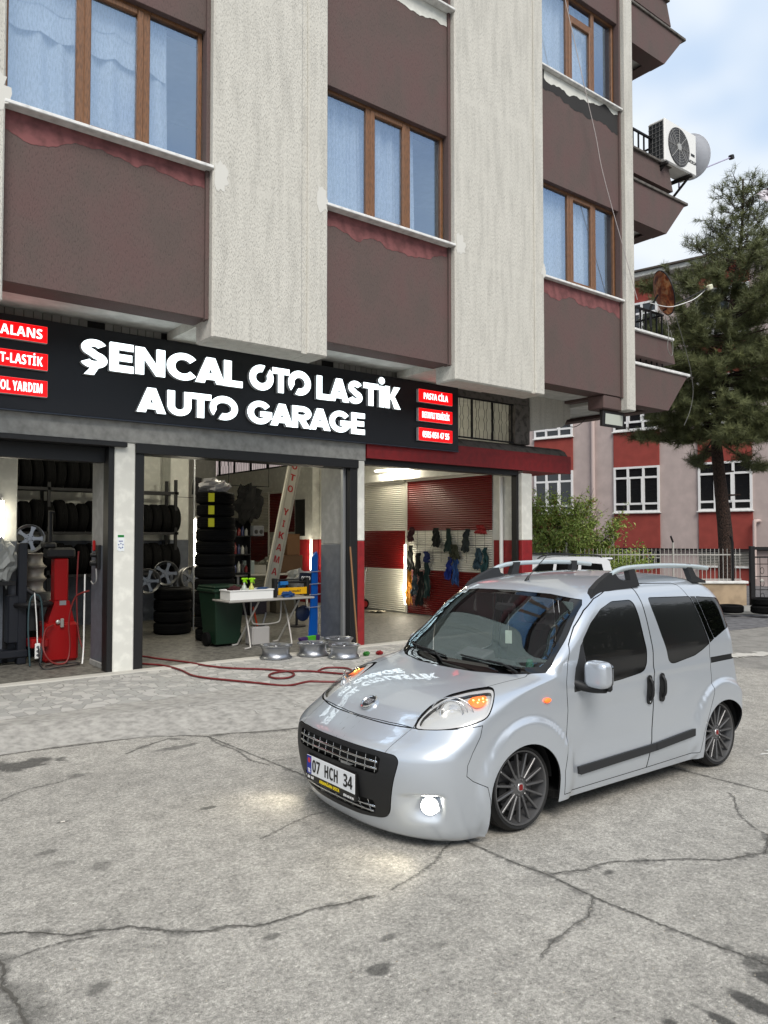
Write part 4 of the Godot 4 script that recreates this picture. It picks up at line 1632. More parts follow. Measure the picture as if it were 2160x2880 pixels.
func tyre_shape(mb: Mb, r: float, inner: float, w: float, xf: Transform3D, seg := 32) -> void:
	var pr := [Vector2(inner, 0.012), Vector2(inner + 0.015, 0.0), Vector2(lerpf(inner, r, 0.55), -0.004), Vector2(r - 0.02, 0.012), Vector2(r - 0.004, 0.03)]
	var gr := [0.22, 0.42, 0.58, 0.78]
	for k in gr:
		pr.append(Vector2(r, w * k - 0.006))
		pr.append(Vector2(r - 0.009, w * k - 0.003))
		pr.append(Vector2(r - 0.009, w * k + 0.003))
		pr.append(Vector2(r, w * k + 0.006))
	for q in [Vector2(r - 0.004, w - 0.03), Vector2(r - 0.02, w - 0.012), Vector2(lerpf(inner, r, 0.55), w + 0.004), Vector2(inner + 0.015, w), Vector2(inner, w - 0.012), Vector2(inner + 0.03, w * 0.5), Vector2(inner, 0.012)]:
		pr.append(q)
	mb.lathe(pr, xf, seg)


func parked_car() -> void:
	var c := thing("parked_car", "white car with dark windows and roof rails parked on the side street", "car", Vector3(16.0, 0, -11.75), 0.0)
	c.rotation.y = atan2(0.43, -0.9) + PI
	# local x from the tail (0) to the nose (-3.6)
	var prof := v2([0.0, 0.30, 0.06, 0.75, 0.02, 0.98, -0.10, 1.40, -0.22, 1.47, -0.7, 1.50, -1.5, 1.50, -2.0, 1.44, -2.55, 1.02, -3.3, 0.88, -3.45, 0.7, -3.5, 0.3, -3.2, 0.2, -0.3, 0.2])
	var mb := Mb.new()
	mb.prism(prof, Transform3D(Basis(), Vector3(0, 0, -0.75)), 1.5)
	part("body", mb, mat(Color(0.86, 0.87, 0.88), 0.25), c)
	var gl := mat(Color(0.03, 0.032, 0.035), 0.05)
	for s in [-1.0, 1.0]:
		for k in [[-0.22, 1.02, -0.30, 1.33, -0.82, 1.37, -0.86, 1.02], [-0.94, 1.02, -0.90, 1.37, -1.45, 1.37, -1.5, 1.02], [-1.58, 1.02, -1.53, 1.37, -1.9, 1.34, -2.3, 1.02]]:
			var w := Mb.new()
			w.prism(v2(k), Transform3D(Basis(), Vector3(0, 0, 0.748 * s)), 0.008 * s)
			part("side_window", w, gl, c)
		var r := Mb.new()
		r.tube(smooth_line([Vector3(-0.25, 1.46, 0.66 * s), Vector3(-0.45, 1.54, 0.66 * s), Vector3(-1.6, 1.55, 0.66 * s), Vector3(-1.9, 1.46, 0.66 * s)]), 0.018, 6)
		part("roof_rail", r, M.black, c)
		for x in [-0.65, -2.75]:
			var wh := Mb.new()
			tyre_shape(wh, 0.30, 0.2, 0.18, Transform3D(Basis(Vector3.RIGHT, Vector3.BACK, Vector3.DOWN), Vector3(x, 0.30, 0.66 * s - 0.09)), 24)
			wh.lathe([Vector2(0, 0.17), Vector2(0.2, 0.15)], Transform3D(Basis(Vector3.RIGHT, Vector3.BACK, Vector3.DOWN), Vector3(x, 0.30, 0.66 * s - 0.09)), 16)
			part("wheel", wh, M.rubber, c)
	var rw := Mb.new()
	rw.prism(v2([-0.60, -0.02, 0.60, -0.02, 0.55, 0.33, -0.55, 0.33]), Transform3D(Basis(Vector3(0, 0, -1), Vector3(-0.27, 0.96, 0).normalized(), Vector3(0.96, 0.27, 0)), Vector3(0.022, 1.03, 0)), 0.01)
	part("rear_window", rw, gl, c)
	var sp := Mb.new()
	sp.box(Vector3(-0.06, 1.45, 0), Vector3(0.24, 0.05, 1.3), 0.02)
	part("spoiler", sp, mat(Color(0.86, 0.87, 0.88), 0.25), c)
	for s in [-1.0, 1.0]:
		var tl := Mb.new()
		tl.box(Vector3(0.03, 0.88, 0.66 * s), Vector3(0.06, 0.26, 0.16), 0.02)
		part("tail_light", tl, mat(Color(0.4, 0.02, 0.02), 0.2), c)


func make_trees() -> void:
	pine()
	shrub()


func pine() -> void:
	var t := thing("pine_tree", "tall dark pine with a bare leaning trunk before the red and pink building", "tree", Vector3(22.3, 0, -11.8))
	var bark := mat(Color(0.30, 0.225, 0.19), 0.95)
	bark.albedo_texture = ntex(80, 0.03, 4, [[0.25, 0.45], [0.6, 1.0]])
	planes(bark, Vector3(1.8, 0.7, 1.8))
	bark.heightmap_enabled = true
	bark.heightmap_scale = 4.0
	bark.heightmap_texture = ntex(80, 0.03, 4, [[0.2, 0.0], [0.7, 1.0]])
	var path := smooth_line([Vector3(0, 0, 0), Vector3(-0.04, 1.8, 0.03), Vector3(-0.18, 3.3, -0.02), Vector3(-0.3, 4.5, -0.06), Vector3(-0.33, 5.3, -0.06), Vector3(-0.2, 7.0, 0.1), Vector3(0.0, 9.0, 0.3), Vector3(0.25, 11.0, 0.5), Vector3(0.2, 12.7, 0.6)], 5)
	var radii := []
	for i in path.size():
		var k := float(i) / (path.size() - 1)
		radii.append(lerpf(0.26, 0.025, pow(k, 0.8)) * (1.0 + rng.randf_range(-0.06, 0.06)))
	var mb := Mb.new()
	mb.tube(path, radii, 12)
	part("trunk", mb, bark, t)
	var stub := Mb.new()
	for k in [[3.9, 0.5], [4.5, -0.45], [3.2, 0.75], [5.0, 0.6]]:
		stub.tube([Vector3(-0.25, k[0], 0), Vector3(-0.25 + 0.62 * k[1], k[0] + 0.03, 0.5 * k[1])], [0.04, 0.025], 6)
	part("branch_stubs", stub, bark, t)
	var br := Mb.new()
	var tufts := []
	for i in 200:
		var h := 4.9 + 7.5 * pow(i / 199.0, 1.12)
		var at := Vector3.ZERO
		for q in path.size() - 1:
			if path[q + 1].y >= h:
				at = path[q].lerp(path[q + 1], (h - path[q].y) / (path[q + 1].y - path[q].y))
				break
		var k := (h - 5.0) / 7.9
		var len := lerpf(2.9, 0.5, smoothstep(0.25, 1.0, k)) * rng.randf_range(0.4, 1.18)
		if h < 6.2:
			len *= rng.randf_range(0.55, 1.0)
		var az := i * 2.399 + rng.randf_range(-0.4, 0.4)
		var lift := lerpf(-0.12, 0.75, k) + rng.randf_range(-0.15, 0.15)
		var d := Vector3(cos(az), lift, sin(az)).normalized()
		var pts := []
		for j in 6:
			var s := j / 5.0
			pts.append(at + d * len * s + Vector3(0, (-0.24 * s * s + 0.25 * s * s * s * s) * len * (1.0 - k), 0) + Vector3(rng.randf_range(-0.07, 0.07), rng.randf_range(-0.06, 0.06), rng.randf_range(-0.07, 0.07)) * s * 2.0)
		br.tube(pts, [0.045 * (1.1 - k), 0.035 * (1.1 - k), 0.026 * (1.1 - k), 0.02 * (1.1 - k), 0.013, 0.006], 5)
		var twigs := int(lerpf(30.0, 7.0, k) * (len / 2.0 + 0.35))
		for j in twigs:
			var s := 1.0 - 0.66 * pow(rng.randf(), 1.5)
			var p0: Vector3 = pts[int(s * 4.99)].lerp(pts[mini(int(s * 4.99) + 1, 5)], fposmod(s * 4.99, 1.0))
			var side := Vector3(rng.randf_range(-1, 1), rng.randf_range(-0.35, 0.85), rng.randf_range(-1, 1)).normalized()
			var tl := rng.randf_range(0.18, 0.55) * (1.25 - s * 0.5)
			var p1 := p0 + (side + d * 0.7).normalized() * tl
			br.tube([p0, p0.lerp(p1, 0.55) + Vector3(0, -0.02, 0), p1], [0.009, 0.007, 0.004], 3)
			var m := rng.randi_range(3, 5) if k < 0.55 else rng.randi_range(1, 2)
			for q in m:
				tufts.append([p0.lerp(p1, 1.0 - 0.36 * q), (p1 - p0).normalized() + Vector3(0, 0.3, 0)])
	part("branches", br, bark, t)
	var tuft := Mb.new()
	var r2 := RandomNumberGenerator.new()
	r2.seed = 3
	for i in 20:
		var a := r2.randf() * TAU
		var up := r2.randf_range(0.25, 1.1)
		var d := Vector3(cos(a), up, sin(a)).normalized()
		var l := r2.randf_range(0.11, 0.17)
		var s := d.cross(Vector3(r2.randf() - 0.5, r2.randf() - 0.5, r2.randf() - 0.5)).normalized() * 0.0042
		var b0 := Vector3(0, r2.randf_range(-0.06, 0.05), 0)
		tuft.tri(b0 - s, b0 + s, b0 + d * l)
	var mm := MultiMesh.new()
	mm.transform_format = MultiMesh.TRANSFORM_3D
	mm.use_colors = true
	mm.mesh = tuft.mesh()
	mm.instance_count = tufts.size()
	for i in tufts.size():
		var y: Vector3 = tufts[i][1].normalized()
		var x := y.cross(Vector3(rng.randf() - 0.5, rng.randf() - 0.5, rng.randf() - 0.5)).normalized()
		var b := Basis(x, y, x.cross(y)).scaled(Vector3.ONE * rng.randf_range(1.0, 1.75))
		mm.set_instance_transform(i, Transform3D(b, tufts[i][0]))
		var g := rng.randf()
		mm.set_instance_color(i, Color(0.085 + 0.06 * g, 0.10 + 0.06 * g, 0.04 + 0.02 * g))
	var cr := MultiMeshInstance3D.new()
	cr.name = "crown"
	cr.multimesh = mm
	var nm := mat(Color.WHITE, 0.7)
	nm.vertex_color_use_as_albedo = true
	nm.backlight_enabled = true
	nm.backlight = Color(0.3, 0.3, 0.2)
	cr.material_override = nm
	cr.set_meta("kind", "stuff")
	t.add_child(cr)


func shrub() -> void:
	var t := thing("leafy_shrub", "loose green shrub of thin bare-tipped branches beside the workshop corner", "shrub", Vector3(17.9, 0.25, -14.2))
	var bark := mat(Color(0.22, 0.18, 0.15), 0.95)
	var br := Mb.new()
	var leaves := []
	for i in 54:
		var az := rng.randf() * TAU
		var tilt := rng.randf_range(0.1, 1.0)
		var len := rng.randf_range(2.2, 3.7) * (1.0 - 0.28 * tilt)
		var d := Vector3(cos(az) * sin(tilt), cos(tilt), sin(az) * sin(tilt))
		var pts := []
		for j in 8:
			var s := j / 7.0
			pts.append(d * len * s + Vector3(cos(az), -0.7, sin(az)) * 0.45 * s * s * tilt + Vector3(rng.randf_range(-1, 1), rng.randf_range(-1, 1), rng.randf_range(-1, 1)) * 0.09 * s)
		br.tube(pts, [0.03, 0.024, 0.019, 0.015, 0.012, 0.009, 0.006, 0.003], 5)
		for j in 26:
			var s := rng.randf_range(0.25, 0.97)
			var q := int(s * 6.99)
			var p0: Vector3 = pts[q].lerp(pts[q + 1], fposmod(s * 6.99, 1.0))
			var side := (Vector3(rng.randf_range(-1, 1), rng.randf_range(-0.4, 1.0), rng.randf_range(-1, 1)) + d * 0.4).normalized()
			var p1 := p0 + side * rng.randf_range(0.2, 0.6)
			br.tube([p0, p1], [0.006, 0.003], 3)
			var many := 42 if s < 0.86 else 5
			for m in many:
				leaves.append(p0.lerp(p1, rng.randf()) + Vector3(rng.randf_range(-1, 1), rng.randf_range(-1, 1), rng.randf_range(-1, 1)) * 0.09)
	part("stems", br, bark, t)
	var lf := Mb.new()
	lf.tri(Vector3(0, 0, 0), Vector3(0.016, 0.008, 0.035), Vector3(0, 0, 0.075))
	lf.tri(Vector3(0, 0, 0), Vector3(0, 0, 0.075), Vector3(-0.016, 0.008, 0.035))
	var mm := MultiMesh.new()
	mm.transform_format = MultiMesh.TRANSFORM_3D
	mm.use_colors = true
	mm.mesh = lf.mesh()
	mm.instance_count = leaves.size()
	for i in leaves.size():
		var b := Basis.from_euler(Vector3(rng.randf_range(-1, 1), rng.randf() * TAU, rng.randf_range(-1, 1))).scaled(Vector3.ONE * rng.randf_range(0.8, 1.7))
		mm.set_instance_transform(i, Transform3D(b, leaves[i]))
		var g := rng.randf()
		mm.set_instance_color(i, Color(0.20, 0.30, 0.06).lerp(Color(0.40, 0.48, 0.13), g) if rng.randf() < 0.93 else Color(0.30, 0.14, 0.07))
	var cr := MultiMeshInstance3D.new()
	cr.name = "leaves"
	cr.multimesh = mm
	var nm := mat(Color.WHITE, 0.6)
	nm.vertex_color_use_as_albedo = true
	nm.backlight_enabled = true
	nm.backlight = Color(0.5, 0.5, 0.3)
	cr.material_override = nm
	cr.set_meta("kind", "stuff")
	t.add_child(cr)


# ring letter with a slanting notch, extruded
func ring_letter(w: float, h: float, thick: float, notch_deg: float, depth: float) -> Mb:
	var p := PackedVector2Array()
	var a0 := notch_deg + 13.0
	var a1 := notch_deg + 360.0 - 13.0
	for q in arc(Vector2(w / 2, h / 2), w / 2, h / 2, a0, a1, 40):
		p.append(q)
	for q in arc(Vector2(w / 2, h / 2), w / 2 - thick, h / 2 - thick, a1 - 22.0, a0 + 10.0, 32):
		p.append(q)
	var mb := Mb.new()
	mb.prism(p, Transform3D(), depth)
	return mb


func make_shop_sign() -> void:
	var s := thing("shop_sign", "long dark shop sign with raised white letters over the workshop doors", "sign", Vector3(0, 0, 0))
	var bd := Mb.new()
	bd.span(Vector3(-6.9, 3.66, -11.14), Vector3(10.53, 4.92, -11.0), 0.006)
	part("board", bd, mat(Color(0.045, 0.055, 0.085), 0.42), s)
	var edge := Mb.new()
	edge.span(Vector3(-6.9, 3.645, -11.135), Vector3(10.53, 3.659, -10.985))
	part("board_edge", edge, mat(Color(0.3, 0.32, 0.36), 0.3, 0.8), s)
	var face := glow(Color(0.93, 0.985, 1.0), 1.3, Color(0.9, 0.92, 0.93))
	var side := mat(Color(0.80, 0.81, 0.82), 0.45)
	sign_line(s, "ŞENCAL", 3.24, 5.74, 4.335, 0.40, face, side)
	sign_line(s, "OTO", 5.86, 7.02, 4.335, 0.40, face, side)
	sign_line(s, "LASTİK", 7.14, 8.97, 4.32, 0.40, face, side)
	sign_line(s, "AUTO", 4.04, 5.66, 3.79, 0.365, face, side)
	sign_line(s, "GARAGE", 5.83, 8.16, 3.79, 0.365, face, side)
	for k in [["PASTA CİLA", 9.43, 10.30, 4.52, 4.77, 0.62], ["DETAYLI TEMİZLİK", 9.43, 10.30, 4.16, 4.41, 0.70], ["0505 051 47 55", 9.43, 10.30, 3.79, 4.04, 0.68], ["BALANS", 1.8, 2.81, 4.58, 4.81, 0.61], ["JANT-LASTİK", 1.8, 2.82, 4.21, 4.44, 0.76], ["7/24 YOL YARDIM", 1.8, 2.82, 3.85, 4.075, 0.80]]:
		var bx := Mb.new()
		bx.span(Vector3(k[1], k[3], -10.999), Vector3(k[2], k[4], -10.93), 0.004)
		var o := part("light_box", bx, mat(Color(0.78, 0.78, 0.78), 0.4), s)
		var fc := Mb.new()
		fc.span(Vector3(k[1] + 0.006, k[3] + 0.006, -10.9295), Vector3(k[2] - 0.006, k[4] - 0.006, -10.924))
		part("lit_face", fc, glow(Color(0.95, 0.01, 0.035), 0.75, Color(0.7, 0.03, 0.05)), o)
		var wd: float = k[5]
		var cap := 0.115 if k[1] > 5.0 else 0.125
		var tx := part("lettering", words(k[0], wd, cap, 0.004, 0.0), glow(Color(1, 1, 1), 1.0), o)
		tx.position = Vector3((k[1] + k[2]) / 2 - wd / 2 if k[1] > 5.0 else k[2] - wd - 0.07, (k[3] + k[4]) / 2 - cap / 2, -10.923)


# heavy letters drawn as strokes in a cell one unit high; the answer is simple outlines without holes
func letter_outline(ch: String) -> Array:
	var t := 0.25
	var h := t / 2
	var strokes := []
	var wide := 0.7
	var seg := func(ax: float, ay: float, bx: float, by: float) -> void:
		strokes.append(PackedVector2Array([Vector2(ax, ay), Vector2(bx, by)]))
	var bow := func(cx: float, cy: float, rx: float, ry: float, a0: float, a1: float) -> void:
		strokes.append(PackedVector2Array(arc(Vector2(cx, cy), rx, ry, a0, a1, 22)))
	match ch:
		"E":
			wide = 0.66
			seg.call(h, 0, h, 1)
			for y in [h * 0.86, 0.5, 1 - h * 0.86]:
				seg.call(0.02, y, 0.66 if y != 0.5 else 0.62, y)
		"N":
			wide = 0.86
			seg.call(h, 0, h, 1)
			seg.call(0.86 - h, 0, 0.86 - h, 1)
			strokes.append([PackedVector2Array([Vector2(0.0, 1), Vector2(0.26, 1), Vector2(0.86, 0), Vector2(0.60, 0)])])
		"L":
			wide = 0.62
			seg.call(h, 0, h, 1)
			seg.call(0.02, h * 0.9, 0.62, h * 0.9)
		"T":
			wide = 0.76
			seg.call(0.38, 0, 0.38, 1)
			seg.call(0, 1 - h * 0.9, 0.76, 1 - h * 0.9)
		"İ", "I":
			wide = t
			seg.call(h, 0, h, 0.96)
			if ch == "İ":
				var p := PackedVector2Array(arc(Vector2(h, 1.20), 0.16, 0.16, 0, 345, 23))
				strokes.append([p])
		"K":
			wide = 0.80
			seg.call(h, 0, h, 1)
			strokes.append([PackedVector2Array([Vector2(0.20, 0.42), Vector2(0.48, 1), Vector2(0.80, 1), Vector2(0.42, 0.42)])])
			strokes.append([PackedVector2Array([Vector2(0.25, 0.62), Vector2(0.44, 0.66), Vector2(0.83, 0), Vector2(0.51, 0)])])
		"A":
			wide = 0.96
			strokes.append([PackedVector2Array([Vector2(0.0, 0), Vector2(0.29, 0), Vector2(0.62, 1), Vector2(0.34, 1)])])
			strokes.append([PackedVector2Array([Vector2(0.96, 0), Vector2(0.67, 0), Vector2(0.34, 1), Vector2(0.62, 1)])])
			seg.call(0.2, 0.27, 0.76, 0.27)
		"U":
			wide = 0.82
			seg.call(h, 0.38, h, 1)
			seg.call(0.82 - h, 0.38, 0.82 - h, 1)
			bow.call(0.41, 0.40, 0.41 - h, 0.41 - h, 178, 362)
		"C", "G":
			wide = 0.92 if ch == "C" else 0.98
			bow.call(0.5, 0.5, 0.5 - h, 0.515 - h, 38 if ch == "C" else 36, 322 if ch == "C" else 345)
			if ch == "G":
				seg.call(0.52, 0.44, 0.98, 0.44)
				seg.call(0.98 - h * 0.9, 0.55, 0.98 - h * 0.9, 0.24)
		"R":
			wide = 0.80
			seg.call(h, 0, h, 1)
			bow.call(0.44, 0.68, 0.30 - h * 0.2, 0.32 - h * 0.95, -92, 92)
			seg.call(0.1, 1 - h * 0.95, 0.46, 1 - h * 0.95)
			seg.call(0.1, 0.68 - 0.32 + h * 0.95, 0.46, 0.68 - 0.32 + h * 0.95)
			strokes.append([PackedVector2Array([Vector2(0.24, 0.46), Vector2(0.52, 0.46), Vector2(0.82, 0), Vector2(0.50, 0)])])
		"S", "Ş":
			wide = 0.72
			strokes.append(PackedVector2Array(arc(Vector2(0.36, 0.715), 0.215, 0.17, 20, 250, 18) + arc(Vector2(0.355, 0.285), 0.235, 0.165, 76, -165, 20)))
			if ch == "Ş":
				strokes.append([PackedVector2Array([Vector2(0.30, 0.06), Vector2(0.50, 0.06), Vector2(0.36, -0.24), Vector2(0.10, -0.24)])])
	var polys := []
	for s in strokes:
		if s is Array:
			polys.append(s[0])
		else:
			for p in Geometry2D.offset_polyline(s, h, Geometry2D.JOIN_ROUND, Geometry2D.END_BUTT):
				polys.append(p)
	var parts: Array = [polys[0]]
	var holes := []
	for i in range(1, polys.size()):
		var next := []
		var cur: PackedVector2Array = polys[i]
		for p in parts:
			var u := Geometry2D.merge_polygons(p, cur)
			var outer := []
			for q in u:
				if Geometry2D.is_polygon_clockwise(q):
					holes.append(q)
				else:
					outer.append(q)
			if outer.size() == 1:
				cur = outer[0]
			else:
				next.append(p)
		next.append(cur)
		parts = next
	# later strokes may cover a hole
	for hole in holes:
		var open := [hole]
		for p in polys:
			var left := []
			for q in open:
				for r in Geometry2D.clip_polygons(q, p):
					left.append(r)
			open = left
		for q in open:
			var box := Rect2(q[0], Vector2.ZERO)
			for e in q:
				box = box.expand(e)
			if box.size.x * box.size.y < 0.002:
				continue
			var mx := box.get_center().x
			var cut := []
			for p in parts:
				for half in [v2([-9, -9, mx, -9, mx, 9, -9, 9]), v2([mx, -9, 9, -9, 9, 9, mx, 9])]:
					for r in Geometry2D.intersect_polygons(p, half):
						for e in Geometry2D.clip_polygons(r, q):
							cut.append(e)
			parts = cut
	return [parts, wide]


func sign_line(s: Node3D, text: String, x0: float, x1: float, y: float, cap: float, face: Material, side: Material) -> void:
	var meshes := []
	var total := 0.0
	var gap := cap * 0.05
	var kern := []
	for i in text.length():
		var two := text.substr(i, 2)
		kern.append(-0.10 * cap if two in ["CA", "LA", "GA", "RA", "AG", "AS", "AR", "RA", "TO", "OT", "UT", "CİK", "AL"] else 0.0)
		total += kern[i]
	for ch in text:
		if ch == "O":
			meshes.append(null)
			total += cap * 1.04 + gap
			continue
		var o := letter_outline(ch)
		meshes.append(o)
		total += o[1] * cap + gap
	var sx := (x1 - x0) / (total - gap)
	var x := x0
	for i in meshes.size():
		var wd: float = (cap * 1.04 if meshes[i] == null else meshes[i][1] * cap) * sx
		var body := Mb.new()
		var front := Mb.new()
		if meshes[i] == null:
			var nd := 60.0 if (text == "OTO" and i == 0) else 235.0
			body = ring_letter(wd, cap * 1.03, cap * 0.29, nd, 0.075)
			front = ring_letter(wd, cap * 1.03, cap * 0.29, nd, 0.004)
		else:
			for p in meshes[i][0]:
				var q := PackedVector2Array()
				for e in p:
					q.append(Vector2(e.x * cap * sx, e.y * cap))
				body.prism(q, Transform3D(), 0.075)
				front.prism(q, Transform3D(), 0.004)
		var o := part("letter", body, side, s)
		o.position = Vector3(x, y, -10.998)
		var f := part("lit_face", front, face, o)
		f.position = Vector3(0, 0, 0.0755)
		x += wd + (gap + kern[i]) * sx


# ---- the silver van: x runs from the front axle to the tail, y up, z to its left (towards the viewer)
var van_tab := {
	"n": [0.05, -0.84, 0.08, -0.90, 0.12, -0.925, 0.2, -0.955, 0.3, -0.985, 0.45, -1.0, 0.58, -0.985, 0.62, -0.955, 0.66, -0.90, 0.70, -0.83, 0.74, -0.765, 0.80, -0.68, 0.86, -0.55, 0.91, -0.41, 0.95, -0.24, 0.98, -0.06, 1.0, 0.05, 1.03, 0.12, 1.1, 0.20, 1.25, 0.37, 1.4, 0.55, 1.52, 0.72, 1.57, 0.80, 1.60, 0.88, 1.63, 1.02, 1.65, 1.18, 1.665, 1.38, 1.672, 1.6],
	"fc": [0.05, 0.48, 0.3, 0.55, 0.6, 0.54, 0.8, 0.46, 0.9, 0.42, 0.95, 0.38, 1.0, 0.31, 1.1, 0.22, 1.25, 0.27, 1.5, 0.25, 1.57, 0.3, 1.62, 0.4, 1.66, 0.3, 1.672, 0.05],
	"b": [0.05, 0.80, 0.15, 0.835, 0.3, 0.855, 0.5, 0.862, 0.75, 0.858, 0.95, 0.845, 1.05, 0.845, 1.2, 0.82, 1.4, 0.775, 1.5, 0.735, 1.54, 0.71, 1.58, 0.66, 1.61, 0.59, 1.635, 0.50, 1.655, 0.38, 1.668, 0.22, 1.672, 0.1],
	"r": [0.05, 2.70, 0.2, 2.82, 0.4, 2.88, 0.6, 2.89, 0.7, 2.86, 1.0, 2.82, 1.3, 2.76, 1.45, 2.70, 1.53, 2.62, 1.58, 2.52, 1.61, 2.42, 1.635, 2.3, 1.655, 2.12, 1.668, 1.88, 1.672, 1.75],
	"p": [0.05, 2.4, 0.3, 2.6, 0.6, 2.7, 0.9, 2.7, 1.0, 2.55, 1.1, 2.5, 1.3, 2.5, 1.5, 2.4, 1.6, 2.3, 1.672, 2.0],
}
const AXLES := [0.0, 2.42]


func along(t: Array, y: float) -> float:
	var k := t.size() / 2
	if y <= t[0]:
		return t[1]
	if y >= t[2 * k - 2]:
		return t[2 * k - 1]
	var i := 0
	while t[2 * i + 2] < y:
		i += 1
	var h: float = t[2 * i + 2] - t[2 * i]
	var s: float = (y - t[2 * i]) / h
	var m := [0.0, 0.0]
	for e in 2:
		var j := i + e
		if j == 0:
			m[e] = (t[3] - t[1]) / (t[2] - t[0])
		elif j == k - 1:
			m[e] = (t[2 * k - 1] - t[2 * k - 3]) / (t[2 * k - 2] - t[2 * k - 4])
		else:
			var a: float = (t[2 * j + 1] - t[2 * j - 1]) / (t[2 * j] - t[2 * j - 2])
			var b: float = (t[2 * j + 3] - t[2 * j + 1]) / (t[2 * j + 2] - t[2 * j])
			m[e] = 0.0 if a * b <= 0.0 else 2.0 * a * b / (a + b)
	var s2 := s * s
	var s3 := s2 * s
	return (2 * s3 - 3 * s2 + 1) * t[2 * i + 1] + (s3 - 2 * s2 + s) * m[0] * h + (-2 * s3 + 3 * s2) * t[2 * i + 3] + (s3 - s2) * m[1] * h


func van_row(y: float, ts: Array) -> Array:
	var n := along(van_tab.n, y)
	var fc := along(van_tab.fc, y)
	var b := along(van_tab.b, y)
	var r := along(van_tab.r, y)
	var p := along(van_tab.p, y)
	var rc := minf(0.25, (r - n) * 0.3)
	var row := []
	for t in ts:
		var x: float
		var z: float
		if t < 0.35:
			var f: float = t / 0.35 * PI / 2
			z = b * pow(sin(f), 2 / p)
			x = n + fc * (1 - pow(maxf(0, cos(f)), 2 / p))
		elif t <= 0.7:
			x = lerpf(n + fc, r - rc, (t - 0.35) / 0.35)
			z = b
		else:
			var f: float = (t - 0.7) / 0.3 * PI / 2
			x = r - rc + rc * pow(sin(f), 2 / 2.6)
			z = b * pow(maxf(0, cos(f)), 2 / 2.6)
		if z > 0.5 * b:
			for c in AXLES:
				var d := Vector2(x - c, y - 0.30).length()
				z += 0.030 * (1.0 - smoothstep(0.425, 0.475, d))
		# doors draw in a little under the belt line
		if t >= 0.35 and t <= 0.7:
			var sx := smoothstep(0.40, 0.62, x) * (1.0 - smoothstep(1.75, 2.05, x))
			z -= sx * (0.014 * smoothstep(0.86, 0.70, y) * smoothstep(0.32, 0.50, y))
			z += 0.008 * exp(-pow((y - 0.915) / 0.03, 2.0)) * smoothstep(0.35, 0.6, x) * (1.0 - smoothstep(2.1, 2.5, x))
		# scoop of the fog lamp
		var s := (x + z) * 0.7071
		var q := smoothstep(-0.24, -0.03, s) * smoothstep(0.10, 0.02, s) * smoothstep(0.375, 0.350, y) * smoothstep(0.17, 0.29, y)
		if t < 0.35:
			x += 0.045 * q
			z -= 0.040 * q
		row.append(Vector3(x, y, z))
	return row


func van_half() -> PackedVector3Array:
	var ys := []
	for i in 76:
		ys.append(0.05 + 0.95 * i / 75.0)
	for i in range(1, 36):
		ys.append(1.0 + 0.5 * i / 35.0)
	for i in range(1, 30):
		ys.append(1.5 + 0.172 * i / 29.0)
	var ts := []
	for i in 44:
		ts.append(0.35 * i / 44.0)
	for i in 64:
		ts.append(0.35 + 0.35 * i / 64.0)
	for i in 19:
		ts.append(0.7 + 0.3 * i / 18.0)
	var g := []
	for y in ys:
		g.append(van_row(y, ts))
	var nn := []
	var R := g.size()
	var K := ts.size()
	for i in R:
		var row := []
		for j in K:
			var a: Vector3 = g[mini(i + 1, R - 1)][j] - g[maxi(i - 1, 0)][j]
			var b: Vector3
			if j == 0:
				var m: Vector3 = g[i][1]
				b = m - Vector3(m.x, m.y, -m.z)
			else:
				b = g[i][mini(j + 1, K - 1)] - g[i][j - 1]
			var c := b.cross(a).normalized()
			if c.length() < 0.5:
				c = Vector3.UP
			if c.dot(Vector3(g[i][j].x - 1.0, (g[i][j].y - 0.8) * 1.5, g[i][j].z)) < 0.0:
				c = -c
			row.append(c)
		nn.append(row)
	var T := PackedVector3Array()
	for i in R - 1:
		for j in K - 1:
			for q in [[i, j, i + 1, j, i + 1, j + 1], [i, j, i + 1, j + 1, i, j + 1]]:
				var a: Vector3 = g[q[0]][q[1]]
				var b: Vector3 = g[q[2]][q[3]]
				var c: Vector3 = g[q[4]][q[5]]
				if (b - a).cross(c - a).length() < 1e-9:
					continue
				T.append_array([a, b, c, nn[q[0]][q[1]], nn[q[2]][q[3]], nn[q[4]][q[5]]])
	# the crown of the roof
	var top: Array = g[R - 1]
	for j in K - 1:
		T.append_array([Vector3(1.66, 1.6725, 0), top[j], top[j + 1], Vector3.UP, Vector3.UP, Vector3.UP])
	return T


